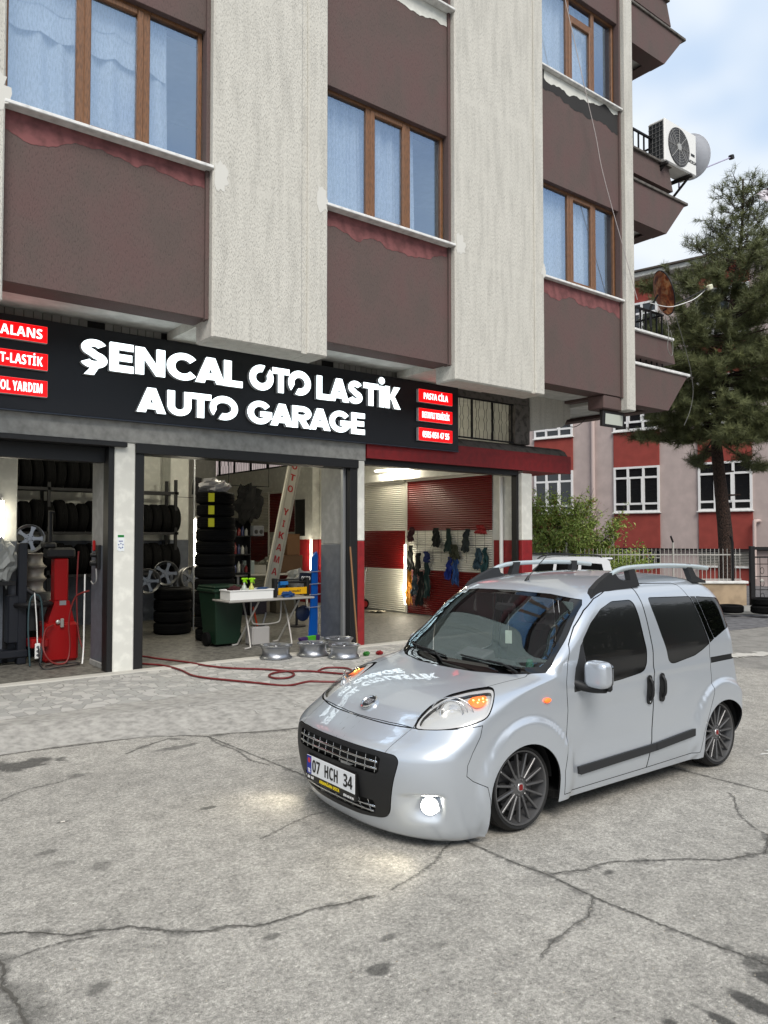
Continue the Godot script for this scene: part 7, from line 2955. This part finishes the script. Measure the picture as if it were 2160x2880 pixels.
	p2.box(Vector3(0.05, 0.15, 0.0035), Vector3(0.06, 0.012, 0.001))
	part("blue_print", p2, mat(Color(0.10, 0.18, 0.5), 0.5), ps)


func table_corner() -> void:
	# green wheeled bin
	var gm := mat(Color(0.045, 0.16, 0.10), 0.45)
	var b := thing("wheeled_bin", "dark green wheeled rubbish bin with its lid shut beside the table", "bin", Vector3(6.28, 0.035, -12.72), 0.0)
	var prof := Mb.new()
	var lo := [Vector3(-0.22, 0.05, 0.26), Vector3(0.24, 0.05, 0.26), Vector3(0.24, 0.05, -0.22), Vector3(-0.22, 0.05, -0.22)]
	var hi := [Vector3(-0.28, 1.0, 0.33), Vector3(0.29, 1.0, 0.33), Vector3(0.29, 1.0, -0.34), Vector3(-0.28, 1.0, -0.34)]
	for i in 4:
		var j := (i + 1) % 4
		prof.quad_out(lo[i], lo[j], hi[j], hi[i], Vector3(0, 0.5, 0))
	prof.quad_out(lo[0], lo[1], lo[2], lo[3], Vector3(0, 0.5, 0))
	part("tub", prof, gm, b)
	var ri := Mb.new()
	ri.box(Vector3(0.005, 0.99, -0.005), Vector3(0.63, 0.07, 0.73), 0.02)
	part("rim", ri, gm, b)
	var ld := Mb.new()
	ld.box(Vector3(0.005, 1.05, -0.005), Vector3(0.60, 0.05, 0.70), 0.022)
	ld.tube([Vector3(-0.25, 1.03, -0.4), Vector3(0.26, 1.03, -0.4)], 0.02, 8)
	part("lid", ld, gm, b)
	for s in [0.32, -0.28]:
		var wh := Mb.new()
		wh.lathe([Vector2(0, 0.03), Vector2(0.07, 0.03), Vector2(0.09, 0.04), Vector2(0.12, 0.035), Vector2(0.125, 0.0), Vector2(0.12, -0.03), Vector2(0, -0.03)], Transform3D(Basis(Vector3.BACK, Vector3.RIGHT, Vector3.DOWN), Vector3(s, 0.125, 0.0)), 22)
		part("wheel", wh, M.rubber, b)
	# folding table
	var t := thing("folding_table", "white folding table with bent tube legs in the middle bay", "table", Vector3(0, 0, 0))
	var tp := Mb.new()
	tp.span(Vector3(6.0, 0.85, -12.5), Vector3(7.72, 0.885, -11.85), 0.01)
	part("tabletop", tp, mat(Color(0.60, 0.59, 0.57), 0.5), t)
	var lm := mat(Color(0.66, 0.65, 0.63), 0.4, 0.2)
	for x in [6.45, 7.28]:
		for k in [[-11.92, -12.45, 0.0], [-12.45, -11.92, 0.035]]:
			var lg := Mb.new()
			var xa: float = x + k[2]
			lg.tube(smooth_line([Vector3(xa - 0.12, 0.05, k[0]), Vector3(xa - 0.02, 0.06, k[0]), Vector3(xa, 0.10, k[0] + (k[1] - k[0]) * 0.03), Vector3(xa + 0.07, 0.48, (k[0] + k[1]) / 2), Vector3(xa + 0.12, 0.845, k[1])], 5), 0.017, 7)
			part("leg", lg, lm, t)
	var br := Mb.new()
	br.tube(smooth_line([Vector3(6.60, 0.84, -12.2), Vector3(6.62, 0.5, -12.2), Vector3(6.72, 0.42, -12.2), Vector3(7.1, 0.42, -12.2), Vector3(7.2, 0.5, -12.2), Vector3(7.22, 0.84, -12.2)], 4), 0.014, 7)
	part("brace", br, lm, t)
	# tray with bottles
	var ty := thing("white_tray", "deep white plastic tray on the left end of the folding table", "tray", Vector3(6.48, 0.886, -12.12))
	var tr := Mb.new()
	tr.span(Vector3(-0.40, 0, -0.17), Vector3(0.40, 0.012, 0.17))
	for k in [[-0.42, -0.40, -0.19, 0.19], [0.40, 0.42, -0.19, 0.19], [-0.40, 0.40, 0.17, 0.19], [-0.40, 0.40, -0.19, -0.17]]:
		tr.span(Vector3(k[0], 0, k[2]), Vector3(k[1], 0.16, k[3]), 0.004)
	part("tray_body", tr, M.white, ty)
	var rm := Mb.new()
	for k in [[-0.435, -0.415, -0.20, 0.20], [0.415, 0.435, -0.20, 0.20], [-0.415, 0.415, 0.185, 0.205], [-0.415, 0.415, -0.205, -0.185]]:
		rm.span(Vector3(k[0], 0.15, k[2]), Vector3(k[1], 0.172, k[3]), 0.004)
	part("tray_rim", rm, M.white, ty)
	for k in [[6.44, -12.15, "clear spray bottle with a lime green trigger in the white tray"], [6.54, -12.07, "spray bottle with yellow liquid and a lime trigger in the white tray"]]:
		var s := thing("spray_bottle", k[2], "bottle", Vector3(k[0], 0.90, k[1]))
		var bd := Mb.new()
		bd.lathe([Vector2(0.0, 0.0), Vector2(0.045, 0.0), Vector2(0.05, 0.02), Vector2(0.05, 0.15), Vector2(0.04, 0.2), Vector2(0.018, 0.24), Vector2(0.018, 0.27)], Transform3D(), 18)
		part("bottle_body", bd, mat(Color(0.75, 0.75, 0.40) if k[0] > 6.5 else Color(0.72, 0.76, 0.72), 0.2), s)
		var tg := Mb.new()
		tg.box(Vector3(0, 0.30, 0.0), Vector3(0.045, 0.06, 0.04), 0.01)
		tg.box(Vector3(0.01, 0.335, 0.0), Vector3(0.13, 0.035, 0.035), 0.012)
		tg.box(Vector3(0.045, 0.285, 0.0), Vector3(0.014, 0.07, 0.02), 0.005, Basis(Vector3.BACK, 0.4))
		part("trigger", tg, mat(Color(0.55, 0.80, 0.06), 0.4), s)
	single("red_rag", crumple(Vector3.ZERO, Vector3(0.12, 0.08, 0.08), 15), mat(Color(0.22, 0.05, 0.07), 0.9), "dark red rag heaped in the left end of the white tray", "cloth", Vector3(6.24, 1.04, -12.15))
	single("blue_rag", crumple(Vector3.ZERO, Vector3(0.12, 0.04, 0.07), 16), mat(Color(0.08, 0.22, 0.38), 0.9), "small blue rag in the right end of the white tray", "cloth", Vector3(6.78, 1.04, -12.12))
	# black jig with a yellow bar
	var j := thing("polishing_jig", "black clamp frame with a yellow lettered bar on the folding table", "tool", Vector3(7.03, 0.886, -12.1))
	var fm := Mb.new()
	fm.box(Vector3(-0.01, 0.17, 0), Vector3(0.06, 0.34, 0.12), 0.01)
	fm.box(Vector3(0.67, 0.17, 0), Vector3(0.06, 0.34, 0.12), 0.01)
	fm.tube([Vector3(0.0, 0.26, 0), Vector3(0.67, 0.26, 0)], 0.022, 8)
	fm.tube([Vector3(0.0, 0.31, -0.03), Vector3(0.67, 0.31, -0.03)], 0.012, 8)
	part("clamp_frame", fm, M.black, j)
	var bar := Mb.new()
	bar.box(Vector3(0.33, 0.105, 0.065), Vector3(0.60, 0.125, 0.02), 0.004)
	part("yellow_bar", bar, mat(Color(0.82, 0.62, 0.04), 0.4), j)
	var tx := part("bar_lettering", words("Tohumcuk", 0.26, 0.045, 0.002), M.black, j)
	tx.transform = Transform3D(Basis(Vector3(-1, 0, 0), Vector3(0, 1, 0), Vector3(0, 0, 1)), Vector3(0.50, 0.082, 0.0755))
	var cg := []
	for i in 9:
		var row := []
		for q in 7:
			var a := i / 8.0
			row.append(Vector3(0.06 + q * 0.028 + 0.01 * sin(i * 1.3), 0.30 - absf(a - 0.3) * 0.26, 0.06 * cos(a * 3.0) + 0.02 + 0.012 * sin(q * 2.0)))
		cg.append(row)
	var cm := Mb.new()
	cm.sheet(cg)
	single("blue_cloth", cm, mat(Color(0.05, 0.36, 0.60), 0.9), "bright blue cloth hung over the black clamp frame", "cloth", j.position)
	single("tangled_rags", crumple(Vector3.ZERO, Vector3(0.13, 0.06, 0.08), 22), mat(Color(0.04, 0.22, 0.42), 0.8), "blue tangle of cable under the yellow bar on the table", "cable", Vector3(7.22, 0.93, -11.98))
	# blue display stand
	var d := thing("display_stand", "tall blue cardboard display stand beside the grey pillar", "stand", Vector3(7.88, 0.035, -12.2))
	var bl := mat(Color(0.02, 0.30, 0.62), 0.35)
	var pn := Mb.new()
	pn.prism(v2([-0.10, 0.0, 0.12, 0.0, 0.13, 1.58, 0.10, 1.66, 0.04, 1.62, -0.02, 1.55, -0.03, 0.9, -0.05, 0.6]), Transform3D(Basis(Vector3(1, 0, -0.2).normalized(), Vector3.UP, Vector3(0.2, 0, 1).normalized()), Vector3.ZERO), 0.03)
	pn.prism(v2([0.10, 0.0, 0.22, 0.0, 0.22, 1.64, 0.12, 1.64]), Transform3D(Basis(Vector3(0.3, 0, -1).normalized(), Vector3.UP, Vector3(1, 0, 0.3).normalized()), Vector3(0.06, 0, 0.05)), 0.02)
	part("side_board", pn, bl, d)
	for y in [0.62, 0.85, 1.05, 1.28]:
		var sh := Mb.new()
		for q in 3:
			sh.tube([Vector3(-0.16, y, -0.1 + q * 0.07), Vector3(0.22, y + 0.01, -0.1 + q * 0.07)], 0.007, 5)
		part("wire_shelf", sh, mat(Color(0.75, 0.76, 0.78), 0.3, 0.6), d)
	var hd := Mb.new()
	hd.box(Vector3(-0.16, 1.17, 0.02), Vector3(0.26, 0.2, 0.03), 0.01, Basis(Vector3.BACK, -0.06))
	part("header_board", hd, mat(Color(0.02, 0.05, 0.12), 0.4), d)
	var on := part("header_lettering", words("ONEO", 0.19, 0.07, 0.003), M.white, d)
	on.transform = Transform3D(Basis(Vector3.BACK, -0.06), Vector3(-0.255, 1.14, 0.036))
	var fan := Mb.new()
	fan.lathe([Vector2(0, 0.02), Vector2(0.12, 0.01), Vector2(0.15, -0.02), Vector2(0.13, -0.05), Vector2(0, -0.05)], Transform3D(Basis(Vector3.RIGHT, Vector3.BACK, Vector3.DOWN), Vector3(-0.18, 0.52, 0.0)), 22)
	part("round_pad", fan, mat(Color(0.03, 0.10, 0.22), 0.5), d)
	# bucket and tools under the table
	var bk := thing("square_bucket", "dirty white square bucket with tools under the folding table", "bucket", Vector3(6.82, 0.035, -12.35))
	var bm := Mb.new()
	bm.box(Vector3(0, 0.17, 0), Vector3(0.36, 0.34, 0.3), 0.03)
	part("bucket_body", bm, mat(Color(0.62, 0.61, 0.60), 0.6), bk)
	var hn := Mb.new()
	hn.lathe([Vector2(0, 0.345), Vector2(0.14, 0.342)], Transform3D(), 16)
	part("bucket_mouth", hn, M.black, bk)
	var st := Mb.new()
	st.tube([Vector3(6.80, 0.36, -12.32), Vector3(6.70, 0.72, -12.3)], 0.018, 8)
	single("orange_tool", st, mat(Color(0.75, 0.22, 0.04), 0.45), "orange tool handle sticking out of the square bucket", "tool")
	var s2 := Mb.new()
	s2.tube([Vector3(6.92, 0.36, -12.35), Vector3(6.98, 0.6, -12.33)], 0.015, 8)
	single("grey_tool", s2, M.galv, "short grey tool handle leaning in the square bucket", "tool")
	# green and purple broom head
	var br2 := thing("floor_broom", "broom head with green and purple bristles lying by the rims", "broom", Vector3(7.42, 0.04, -11.55), 0.35)
	for i in 14:
		var q := Mb.new()
		q.box(Vector3(-0.24 + i * 0.036, 0.10, 0), Vector3(0.036, 0.16, 0.07), 0.004, Basis(Vector3.BACK, 0.5 - i * 0.05))
		part("bristles", q, mat(Color(0.24, 0.60, 0.07) if (i > 4 and i < 11) else Color(0.19, 0.08, 0.30), 0.8), br2)
	var bs := Mb.new()
	bs.box(Vector3(0, 0.02, 0), Vector3(0.48, 0.04, 0.07), 0.01)
	part("broom_block", bs, mat(Color(0.19, 0.08, 0.30), 0.6), br2)
	var bst := Mb.new()
	bst.tube([Vector3(8.02, 0.04, -10.94), Vector3(7.915, 1.80, -11.02)], 0.016, 8)
	single("broomstick", bst, mat(Color(0.52, 0.38, 0.25), 0.6), "plain wooden broomstick leaning on the red and white pillar", "broomstick")


func far_corner() -> void:
	# board that leans with red letters
	var b := thing("leaning_board", "long white board with red lettering leaning up at the back", "sign", Vector3(8.33, 0.95, -14.5))
	var ax := Vector3(0.78, 2.75, -0.3).normalized()
	var sx := Vector3(ax.y, -ax.x, 0).normalized()
	var bs := Basis(sx, ax, sx.cross(ax))
	b.basis = bs
	var mb := Mb.new()
	mb.box(Vector3(0, 1.5, 0), Vector3(0.32, 3.2, 0.05), 0.008)
	part("board", mb, mat(Color(0.66, 0.645, 0.60), 0.5), b)
	var ed := Mb.new()
	ed.box(Vector3(0.10, 1.5, 0.03), Vector3(0.012, 3.18, 0.014))
	ed.box(Vector3(-0.10, 1.5, 0.03), Vector3(0.012, 3.18, 0.014))
	part("board_rib", ed, mat(Color(0.58, 0.57, 0.53), 0.4), b)
	var y := 2.72
	for ch in "OTO YIKAMA":
		if ch != " ":
			var o := part("board_letter", words(ch, 0.06 if ch == "I" else 0.13, 0.15, 0.003), mat(Color(0.60, 0.04, 0.05), 0.5), b)
			o.position = Vector3(-0.065 if ch != "I" else -0.03, y - 0.075, 0.0255)
		y -= 0.27
	# shelf unit with bottles, a dark coat, boxes on a table
	var s := thing("shelf_unit", "dark shelf unit crowded with bottles behind the tyre stack", "shelf", Vector3(8.92, 0.04, -17.1))
	for q in [0.5, 1.05, 1.5, 1.95, 2.35]:
		var sh := Mb.new()
		sh.box(Vector3(0, q, 0), Vector3(0.46, 0.03, 0.3))
		part("shelf_board", sh, M.iron, s)
	var up := Mb.new()
	up.span(Vector3(-0.24, 0, -0.15), Vector3(-0.22, 2.4, 0.15))
	up.span(Vector3(0.22, 0, -0.15), Vector3(0.24, 2.4, 0.15))
	up.span(Vector3(-0.22, 0, -0.16), Vector3(0.22, 2.4, -0.15))
	part("shelf_side", up, M.iron, s)
	var n := 0
	for q in [0.515, 1.065, 1.515, 1.965]:
		for i in 4:
			var bt := Mb.new()
			var h := rng.randf_range(0.16, 0.28)
			bt.lathe([Vector2(0.0, 0.0), Vector2(0.04, 0.0), Vector2(0.042, h * 0.7), Vector2(0.015, h * 0.85), Vector2(0.015, h), Vector2(0, h)], Transform3D(), 12)
			var cs := [Color(0.6, 0.6, 0.58), Color(0.08, 0.08, 0.1), Color(0.4, 0.05, 0.05), Color(0.1, 0.14, 0.3)]
			single("shelf_bottle", bt, mat(cs[(n * 3 + i) % 4], 0.35), "%s bottle from the left on the %s board of the dark shelf unit" % [["first", "second", "third", "fourth"][i], ["lowest", "second", "third", "top"][n]], "bottle", Vector3(8.77 + i * 0.1, q + 0.04, -17.02), 0.0, "bottles on the dark shelf unit")
		n += 1
	var spk := Mb.new()
	spk.box(Vector3.ZERO, Vector3(0.3, 0.26, 0.2), 0.02)
	var rd := thing("radio", "grey radio with two round dials on the dark shelf unit", "radio", Vector3(9.3, 2.12, -16.9))
	part("radio_case", spk, mat(Color(0.40, 0.41, 0.43), 0.5), rd)
	for x in [-0.07, 0.07]:
		var dl := Mb.new()
		dl.lathe([Vector2(0, 0.004), Vector2(0.05, 0.004), Vector2(0.055, 0.0)], Transform3D(Basis(Vector3.RIGHT, Vector3.BACK, Vector3.DOWN), Vector3(x, -0.02, 0.1)), 16)
		part("radio_dial", dl, M.black, rd)
	single("dark_coat", crumple(Vector3.ZERO, Vector3(0.34, 0.42, 0.14), 41), mat(Color(0.02, 0.02, 0.022), 0.95), "black coat hung up high right of the tall tyre stack", "coat", Vector3(9.02, 2.80, -16.8))
	var pl := Mb.new()
	pl.tube([Vector3(8.5, 3.22, -16.85), Vector3(9.6, 3.22, -16.85)], 0.012, 6)
	pl.tube([Vector3(8.5, 3.22, -16.85), Vector3(8.5, 5.05, -16.85)], 0.01, 6)
	pl.tube([Vector3(9.6, 3.22, -16.85), Vector3(9.6, 5.05, -16.85)], 0.01, 6)
	single("coat_rail", pl, M.iron, "thin steel rail that carries the black coat", "rail")
	var t := thing("back_table", "white table at the back heaped with boxes and bags", "table", Vector3(9.9, 0.04, -17.4))
	var tp := Mb.new()
	tp.box(Vector3(0, 0.98, 0), Vector3(2.2, 0.05, 0.7), 0.012)
	part("tabletop", tp, mat(Color(0.66, 0.65, 0.62), 0.5), t)
	for q in [[-1.0, 0.28], [1.0, 0.28], [-1.0, -0.28], [1.0, -0.28]]:
		var lg := Mb.new()
		lg.span(Vector3(q[0] - 0.025, 0, q[1] - 0.025), Vector3(q[0] + 0.025, 0.955, q[1] + 0.025))
		part("leg", lg, M.galv, t)
	var box_ := func(label: String, at: Vector3, size: Vector3, turn: float, col: Color) -> void:
		var q := Mb.new()
		q.box(Vector3(0, size.y / 2, 0), size, 0.006)
		var tape := Mb.new()
		tape.box(Vector3(0, size.y + 0.001, 0), Vector3(size.x + 0.002, 0.002, 0.05))
		var o := thing("cardboard_box", label, "box", at, turn)
		part("carton", q, mat(col, 0.85), o)
		part("tape", tape, mat(Color(0.5, 0.42, 0.3), 0.4), o)
	box_.call("pale blue and white carton at the left of the back table", Vector3(9.22, 1.045, -17.3), Vector3(0.3, 0.34, 0.3), 0.15, Color(0.55, 0.60, 0.60))
	box_.call("low white carton in the middle of the back table", Vector3(9.58, 1.045, -17.35), Vector3(0.34, 0.22, 0.3), -0.2, Color(0.62, 0.61, 0.58))
	box_.call("brown carton standing tallest at the right of the back table", Vector3(10.55, 1.5, -17.5), Vector3(0.5, 0.55, 0.4), 0.3, Color(0.36, 0.25, 0.15))
	box_.call("wide brown carton under the tall carton on the back table", Vector3(10.5, 1.045, -17.5), Vector3(0.7, 0.45, 0.5), 0.1, Color(0.30, 0.21, 0.13))
	box_.call("dark carton on the floor under the back table", Vector3(9.4, 0.04, -17.3), Vector3(0.6, 0.4, 0.4), 0.1, Color(0.12, 0.10, 0.16))
	box_.call("grey carton on the floor right of the dark carton", Vector3(10.2, 0.04, -17.2), Vector3(0.5, 0.34, 0.4), -0.1, Color(0.28, 0.26, 0.22))
	single("silver_bag", crumple(Vector3.ZERO, Vector3(0.24, 0.22, 0.2), 31), mat(Color(0.5, 0.5, 0.46), 0.25, 0.5), "crumpled silvery bag between the cartons on the back table", "bag", Vector3(9.9, 1.25, -17.3))
	single("clear_sack", crumple(Vector3.ZERO, Vector3(0.24, 0.22, 0.2), 33), mat(Color(0.62, 0.62, 0.60), 0.3), "pale plastic sack right of the leaning board", "sack", Vector3(8.85, 1.05, -14.3))
	var stl := Mb.new()
	stl.lathe([Vector2(0, 0.83), Vector2(0.2, 0.83), Vector2(0.2, 0.78), Vector2(0.03, 0.77), Vector2(0.03, 0.03), Vector2(0.2, 0.02), Vector2(0.2, 0)], Transform3D(), 20)
	single("work_stool", stl, M.iron, "dark round stool under the pale plastic sack", "stool", Vector3(8.85, 0.04, -14.3))
	# dark framed picture and grey fitting on the far pier
	var pc := Mb.new()
	pc.span(Vector3(12.335, 2.0, -20.05), Vector3(12.349, 3.1, -19.5), 0.004)
	single("dark_poster", pc, mat(Color(0.06, 0.065, 0.07), 0.12), "dark shiny poster on the white wall pier at the back", "poster")


func cloth_wall() -> void:
	var r := thing("drying_grid", "black wire grid with cloths hung on the shutter in the right bay", "rack", Vector3(12.51, 0, 0))
	var mb := Mb.new()
	for i in 9:
		var z := -14.55 + i * 0.29
		mb.tube([Vector3(0, 2.14, z), Vector3(0, 1.36, z)], 0.005, 4)
	for y in [2.12, 1.78, 1.6]:
		mb.tube([Vector3(0.004, y, -14.7), Vector3(0.004, y, -12.1)], 0.005, 4)
	part("wires", mb, M.iron, r)
	var k := [
		["plum cloth at the upper left of the drying grid", -14.72, 2.22, 0.30, 0.36, Color(0.19, 0.06, 0.09)],
		["dark olive cloth third from left in the upper row", -13.82, 2.19, 0.34, 0.46, Color(0.06, 0.075, 0.06)],
		["grey green cloth in the middle of the upper row", -13.36, 2.17, 0.26, 0.55, Color(0.12, 0.19, 0.17)],
		["grey cloth fourth from left in the upper row", -12.76, 2.16, 0.28, 0.52, Color(0.11, 0.14, 0.14)],
		["coral red cloth bunched at the top right of the grid", -12.30, 2.24, 0.44, 0.20, Color(0.50, 0.10, 0.10)],
		["dark grey cloth under the plum cloth, beside the tube lamp", -14.76, 1.76, 0.28, 0.60, Color(0.10, 0.11, 0.10)],
		["black green cloth second from left in the lower row", -14.48, 1.58, 0.26, 0.55, Color(0.045, 0.06, 0.055)],
		["blue patterned cloth bunched in the middle left of the grid", -14.14, 1.62, 0.30, 0.26, Color(0.06, 0.13, 0.32)],
		["khaki cloth in the middle of the lower row", -13.17, 1.80, 0.38, 0.36, Color(0.17, 0.18, 0.12)],
		["deep blue cloth hanging below the khaki cloth", -13.34, 1.50, 0.24, 0.52, Color(0.03, 0.13, 0.42)],
		["lighter blue cloth right of the deep blue cloth", -13.12, 1.48, 0.28, 0.62, Color(0.09, 0.22, 0.42)],
		["slate cloth left of the teal cloth at the lower right", -12.40, 1.72, 0.28, 0.48, Color(0.12, 0.20, 0.24)],
		["teal cloth at the lower right end of the grid", -12.16, 1.74, 0.22, 0.60, Color(0.05, 0.19, 0.20)],
		["mustard yellow cloth lowest beside the tube lamp", -14.80, 1.16, 0.30, 0.86, Color(0.60, 0.38, 0.02)],
		["grey blue cloth right of the mustard cloth", -14.60, 1.14, 0.26, 0.62, Color(0.12, 0.18, 0.22)],
		["very dark long cloth in the lowest row", -14.36, 1.12, 0.26, 0.84, Color(0.03, 0.05, 0.055)],
		["long dark teal cloth hanging in the lower middle", -14.14, 1.40, 0.28, 0.90, Color(0.03, 0.15, 0.15)],
	]
	for i in k.size():
		cloth_piece(k[i][0], k[i][1], k[i][2], k[i][3], k[i][4], k[i][5], i + 2)
	var d := thing("hand_trolley", "grey hand trolley with a red wheel left of the white shutter", "trolley", Vector3(12.35, 0.04, -16.72))
	var f := Mb.new()
	f.tube([Vector3(0.12, 1.1, 0.1), Vector3(0.0, 0.15, 0.05), Vector3(-0.2, 0.03, 0.08)], 0.018, 7)
	f.tube([Vector3(0.12, 1.1, -0.25), Vector3(0.0, 0.15, -0.25), Vector3(-0.2, 0.03, -0.25)], 0.018, 7)
	f.tube([Vector3(0.12, 1.1, 0.1), Vector3(0.12, 1.1, -0.25)], 0.018, 7)
	part("trolley_frame", f, M.galv, d)
	for z in [0.14, -0.3]:
		var w := Mb.new()
		w.lathe([Vector2(0, 0.03), Vector2(0.13, 0.03), Vector2(0.14, 0.0), Vector2(0.13, -0.03), Vector2(0, -0.03)], Transform3D(Basis(Vector3.RIGHT, Vector3.BACK, Vector3.DOWN), Vector3(0.03, 0.14, z)), 18)
		part("wheel", w, M.rubber, d)
		var h := Mb.new()
		h.lathe([Vector2(0, 0.033), Vector2(0.08, 0.032)], Transform3D(Basis(Vector3.RIGHT, Vector3.BACK, Vector3.DOWN), Vector3(0.03, 0.14, z)), 16)
		part("wheel_hub", h, mat(Color(0.5, 0.05, 0.05), 0.4), d)
	var g := []
	for i in 6:
		var row := []
		for j in 8:
			row.append(Vector3(-0.15 + i * 0.06, 0.01 + 0.05 * absf(sin(j * 1.1 + i * 0.5)) * (j / 7.0), -0.3 + j * 0.085))
		g.append(row)
	var pm := Mb.new()
	pm.sheet(g)
	single("paper_scrap", pm, mat(Color(0.72, 0.69, 0.62), 0.9), "torn piece of pale cardboard lying before the shutters", "cardboard", Vector3(12.1, 0.045, -15.75))


func apron_things() -> void:
	var a := alloy_wheel("alloy_rim_disc", "silver rim lying face up nearest the folding table", 0.262, 0.205, 7, M.alloy, "rims lying on the apron")
	a.position = Vector3(6.33, 0.03, -10.86)
	copy_of(a, "silver rim in the middle of the rims lying on the ground", Vector3(6.96, 0.03, -10.74), 0.4)
	copy_of(a, "silver rim nearest the van's bonnet", Vector3(7.22, 0.03, -10.22), 0.9)
	copy_of(a, "silver rim farthest back, against the pillar foot", Vector3(7.62, 0.03, -10.95), 0.2)
	var red := mat(Color(0.40, 0.10, 0.11), 0.5)
	for k in [[[4.2, -12.8, 4.64, -12.22, 4.75, -11.84, 4.96, -11.25, 5.10, -10.74, 5.28, -10.34, 5.52, -10.07, 5.71, -9.80, 5.80, -9.53, 5.70, -9.28, 5.52, -9.16, 5.38, -9.24, 5.40, -9.45, 5.57, -9.60, 5.80, -9.60, 6.03, -9.43, 6.2, -9.13, 6.3, -8.9, 6.5, -9.0, 6.6, -9.3, 6.4, -9.5, 6.15, -9.35], "looped red air hose trailing across the apron to the van"], [[4.15, -11.9, 4.37, -11.50, 4.56, -11.16, 4.63, -10.71, 4.58, -10.16, 4.66, -9.81, 4.83, -9.46, 5.03, -9.06, 5.21, -8.65, 5.37, -8.40, 5.53, -8.27, 6.2, -7.9, 7.0, -7.6], "second red hose running nearer the street under the van"]]:
		var pts := []
		var f: Array = k[0]
		for i in range(0, f.size(), 2):
			var z: float = f[i + 1]
			var y := 0.05
			if z > -10.95:
				y = 0.042
			if z > -9.05:
				y = 0.05
			if z > -8.6:
				y = 0.118
			if z > -7.95:
				y = 0.085
			pts.append(Vector3(f[i], y, z))
		var mb := Mb.new()
		mb.tube(smooth_line(pts, 7), 0.0145, 8)
		single("red_air_hose", mb, red, k[1], "hose")
	for k in [[7.62, -10.15, Color(0.10, 0.40, 0.08), "small green plastic piece on the ground by the rims"], [7.85, -10.1, Color(0.5, 0.02, 0.04), "small red plastic piece on the ground by the pillar foot"]]:
		single("plastic_piece", crumple(Vector3.ZERO, Vector3(0.06, 0.035, 0.05), int(k[0] * 10)), mat(k[2], 0.4), k[3], "litter", Vector3(k[0], 0.06, k[1]))
	var cb := Mb.new()
	cb.tube([Vector3.ZERO, Vector3(0.028, 0, 0.004)], 0.004, 7)
	single("cigarette_end", cb, mat(Color(0.82, 0.80, 0.76), 0.8), "white cigarette end lying on the concrete left of the van", "litter", Vector3(1.57, 0.006, -5.60))


# what stands across the street and shows in the glass and paint
func make_opposite() -> void:
	var b := thing("opposite_building", "pale apartment block across the street, mirrored in the van's side windows", "building", Vector3(30.0, 0, 20.0), PI)
	var mb := Mb.new()
	mb.span(Vector3(-24, 0, -9), Vector3(24, 8.6, 0))
	part("wall", mb, mat(Color(0.70, 0.66, 0.60), 0.9), b)
	var rf := Mb.new()
	rf.span(Vector3(-24.4, 8.6, -9.4), Vector3(24.4, 8.9, 0.4), 0.03)
	part("roof", rf, M.cap, b)
	for i in 12:
		for j in 3:
			var w := Mb.new()
			w.span(Vector3(-22.6 + i * 3.9, 1.0 + j * 2.8, -0.05), Vector3(-21.0 + i * 3.9, 2.4 + j * 2.8, 0.02), 0.01)
			part("window", w, M.dark_room, b)
	var bark := mat(Color(0.2, 0.16, 0.13), 0.95)
	var lf := Mb.new()
	lf.tri(Vector3(-0.09, 0, 0), Vector3(0.09, 0, 0), Vector3(0, 0.02, 0.2))
	var lm := lf.mesh()
	var nm := mat(Color.WHITE, 0.7)
	nm.vertex_color_use_as_albedo = true
	for k in 5:
		var at := Vector3(9.0 + k * 5.2, 0, 8.5 + 1.4 * sin(k * 2.1))
		var t := thing("street_tree", "dark leafy tree across the street, number %s from the left in the mirrored row" % ["one", "two", "three", "four", "five"][k], "tree", at)
		var tr := Mb.new()
		tr.tube([Vector3.ZERO, Vector3(0.1, 2.0, 0), Vector3(0.0, 4.2, 0.1), Vector3(0.1, 6.0, 0)], [0.2, 0.16, 0.11, 0.04], 8)
		for q in 9:
			var a := q * 2.4
			tr.tube([Vector3(0.05, 2.2 + q * 0.4, 0), Vector3(cos(a) * 1.0, 3.0 + q * 0.4, sin(a) * 1.0), Vector3(cos(a) * 1.9, 3.5 + q * 0.4, sin(a) * 1.9)], [0.06, 0.04, 0.015], 5)
		part("trunk", tr, bark, t)
		var mm := MultiMesh.new()
		mm.transform_format = MultiMesh.TRANSFORM_3D
		mm.use_colors = true
		mm.mesh = lm
		mm.instance_count = 4500
		for i in mm.instance_count:
			var q := int(rng.randi() % 26)
			var a := q * 2.399
			var c := Vector3(cos(a) * 1.5, 2.6 + q * 0.17, sin(a) * 1.5) * Vector3(1, 1, 1)
			var d := Vector3(rng.randfn(), rng.randfn(), rng.randfn()) * 0.42
			mm.set_instance_transform(i, Transform3D(Basis.from_euler(Vector3(rng.randf() * 6, rng.randf() * 6, rng.randf() * 6)), c + d))
			var g := rng.randf()
			mm.set_instance_color(i, Color(0.03 + 0.03 * g, 0.05 + 0.04 * g, 0.02))
		var cr := MultiMeshInstance3D.new()
		cr.name = "crown"
		cr.multimesh = mm
		cr.material_override = nm
		cr.set_meta("kind", "stuff")
		t.add_child(cr)
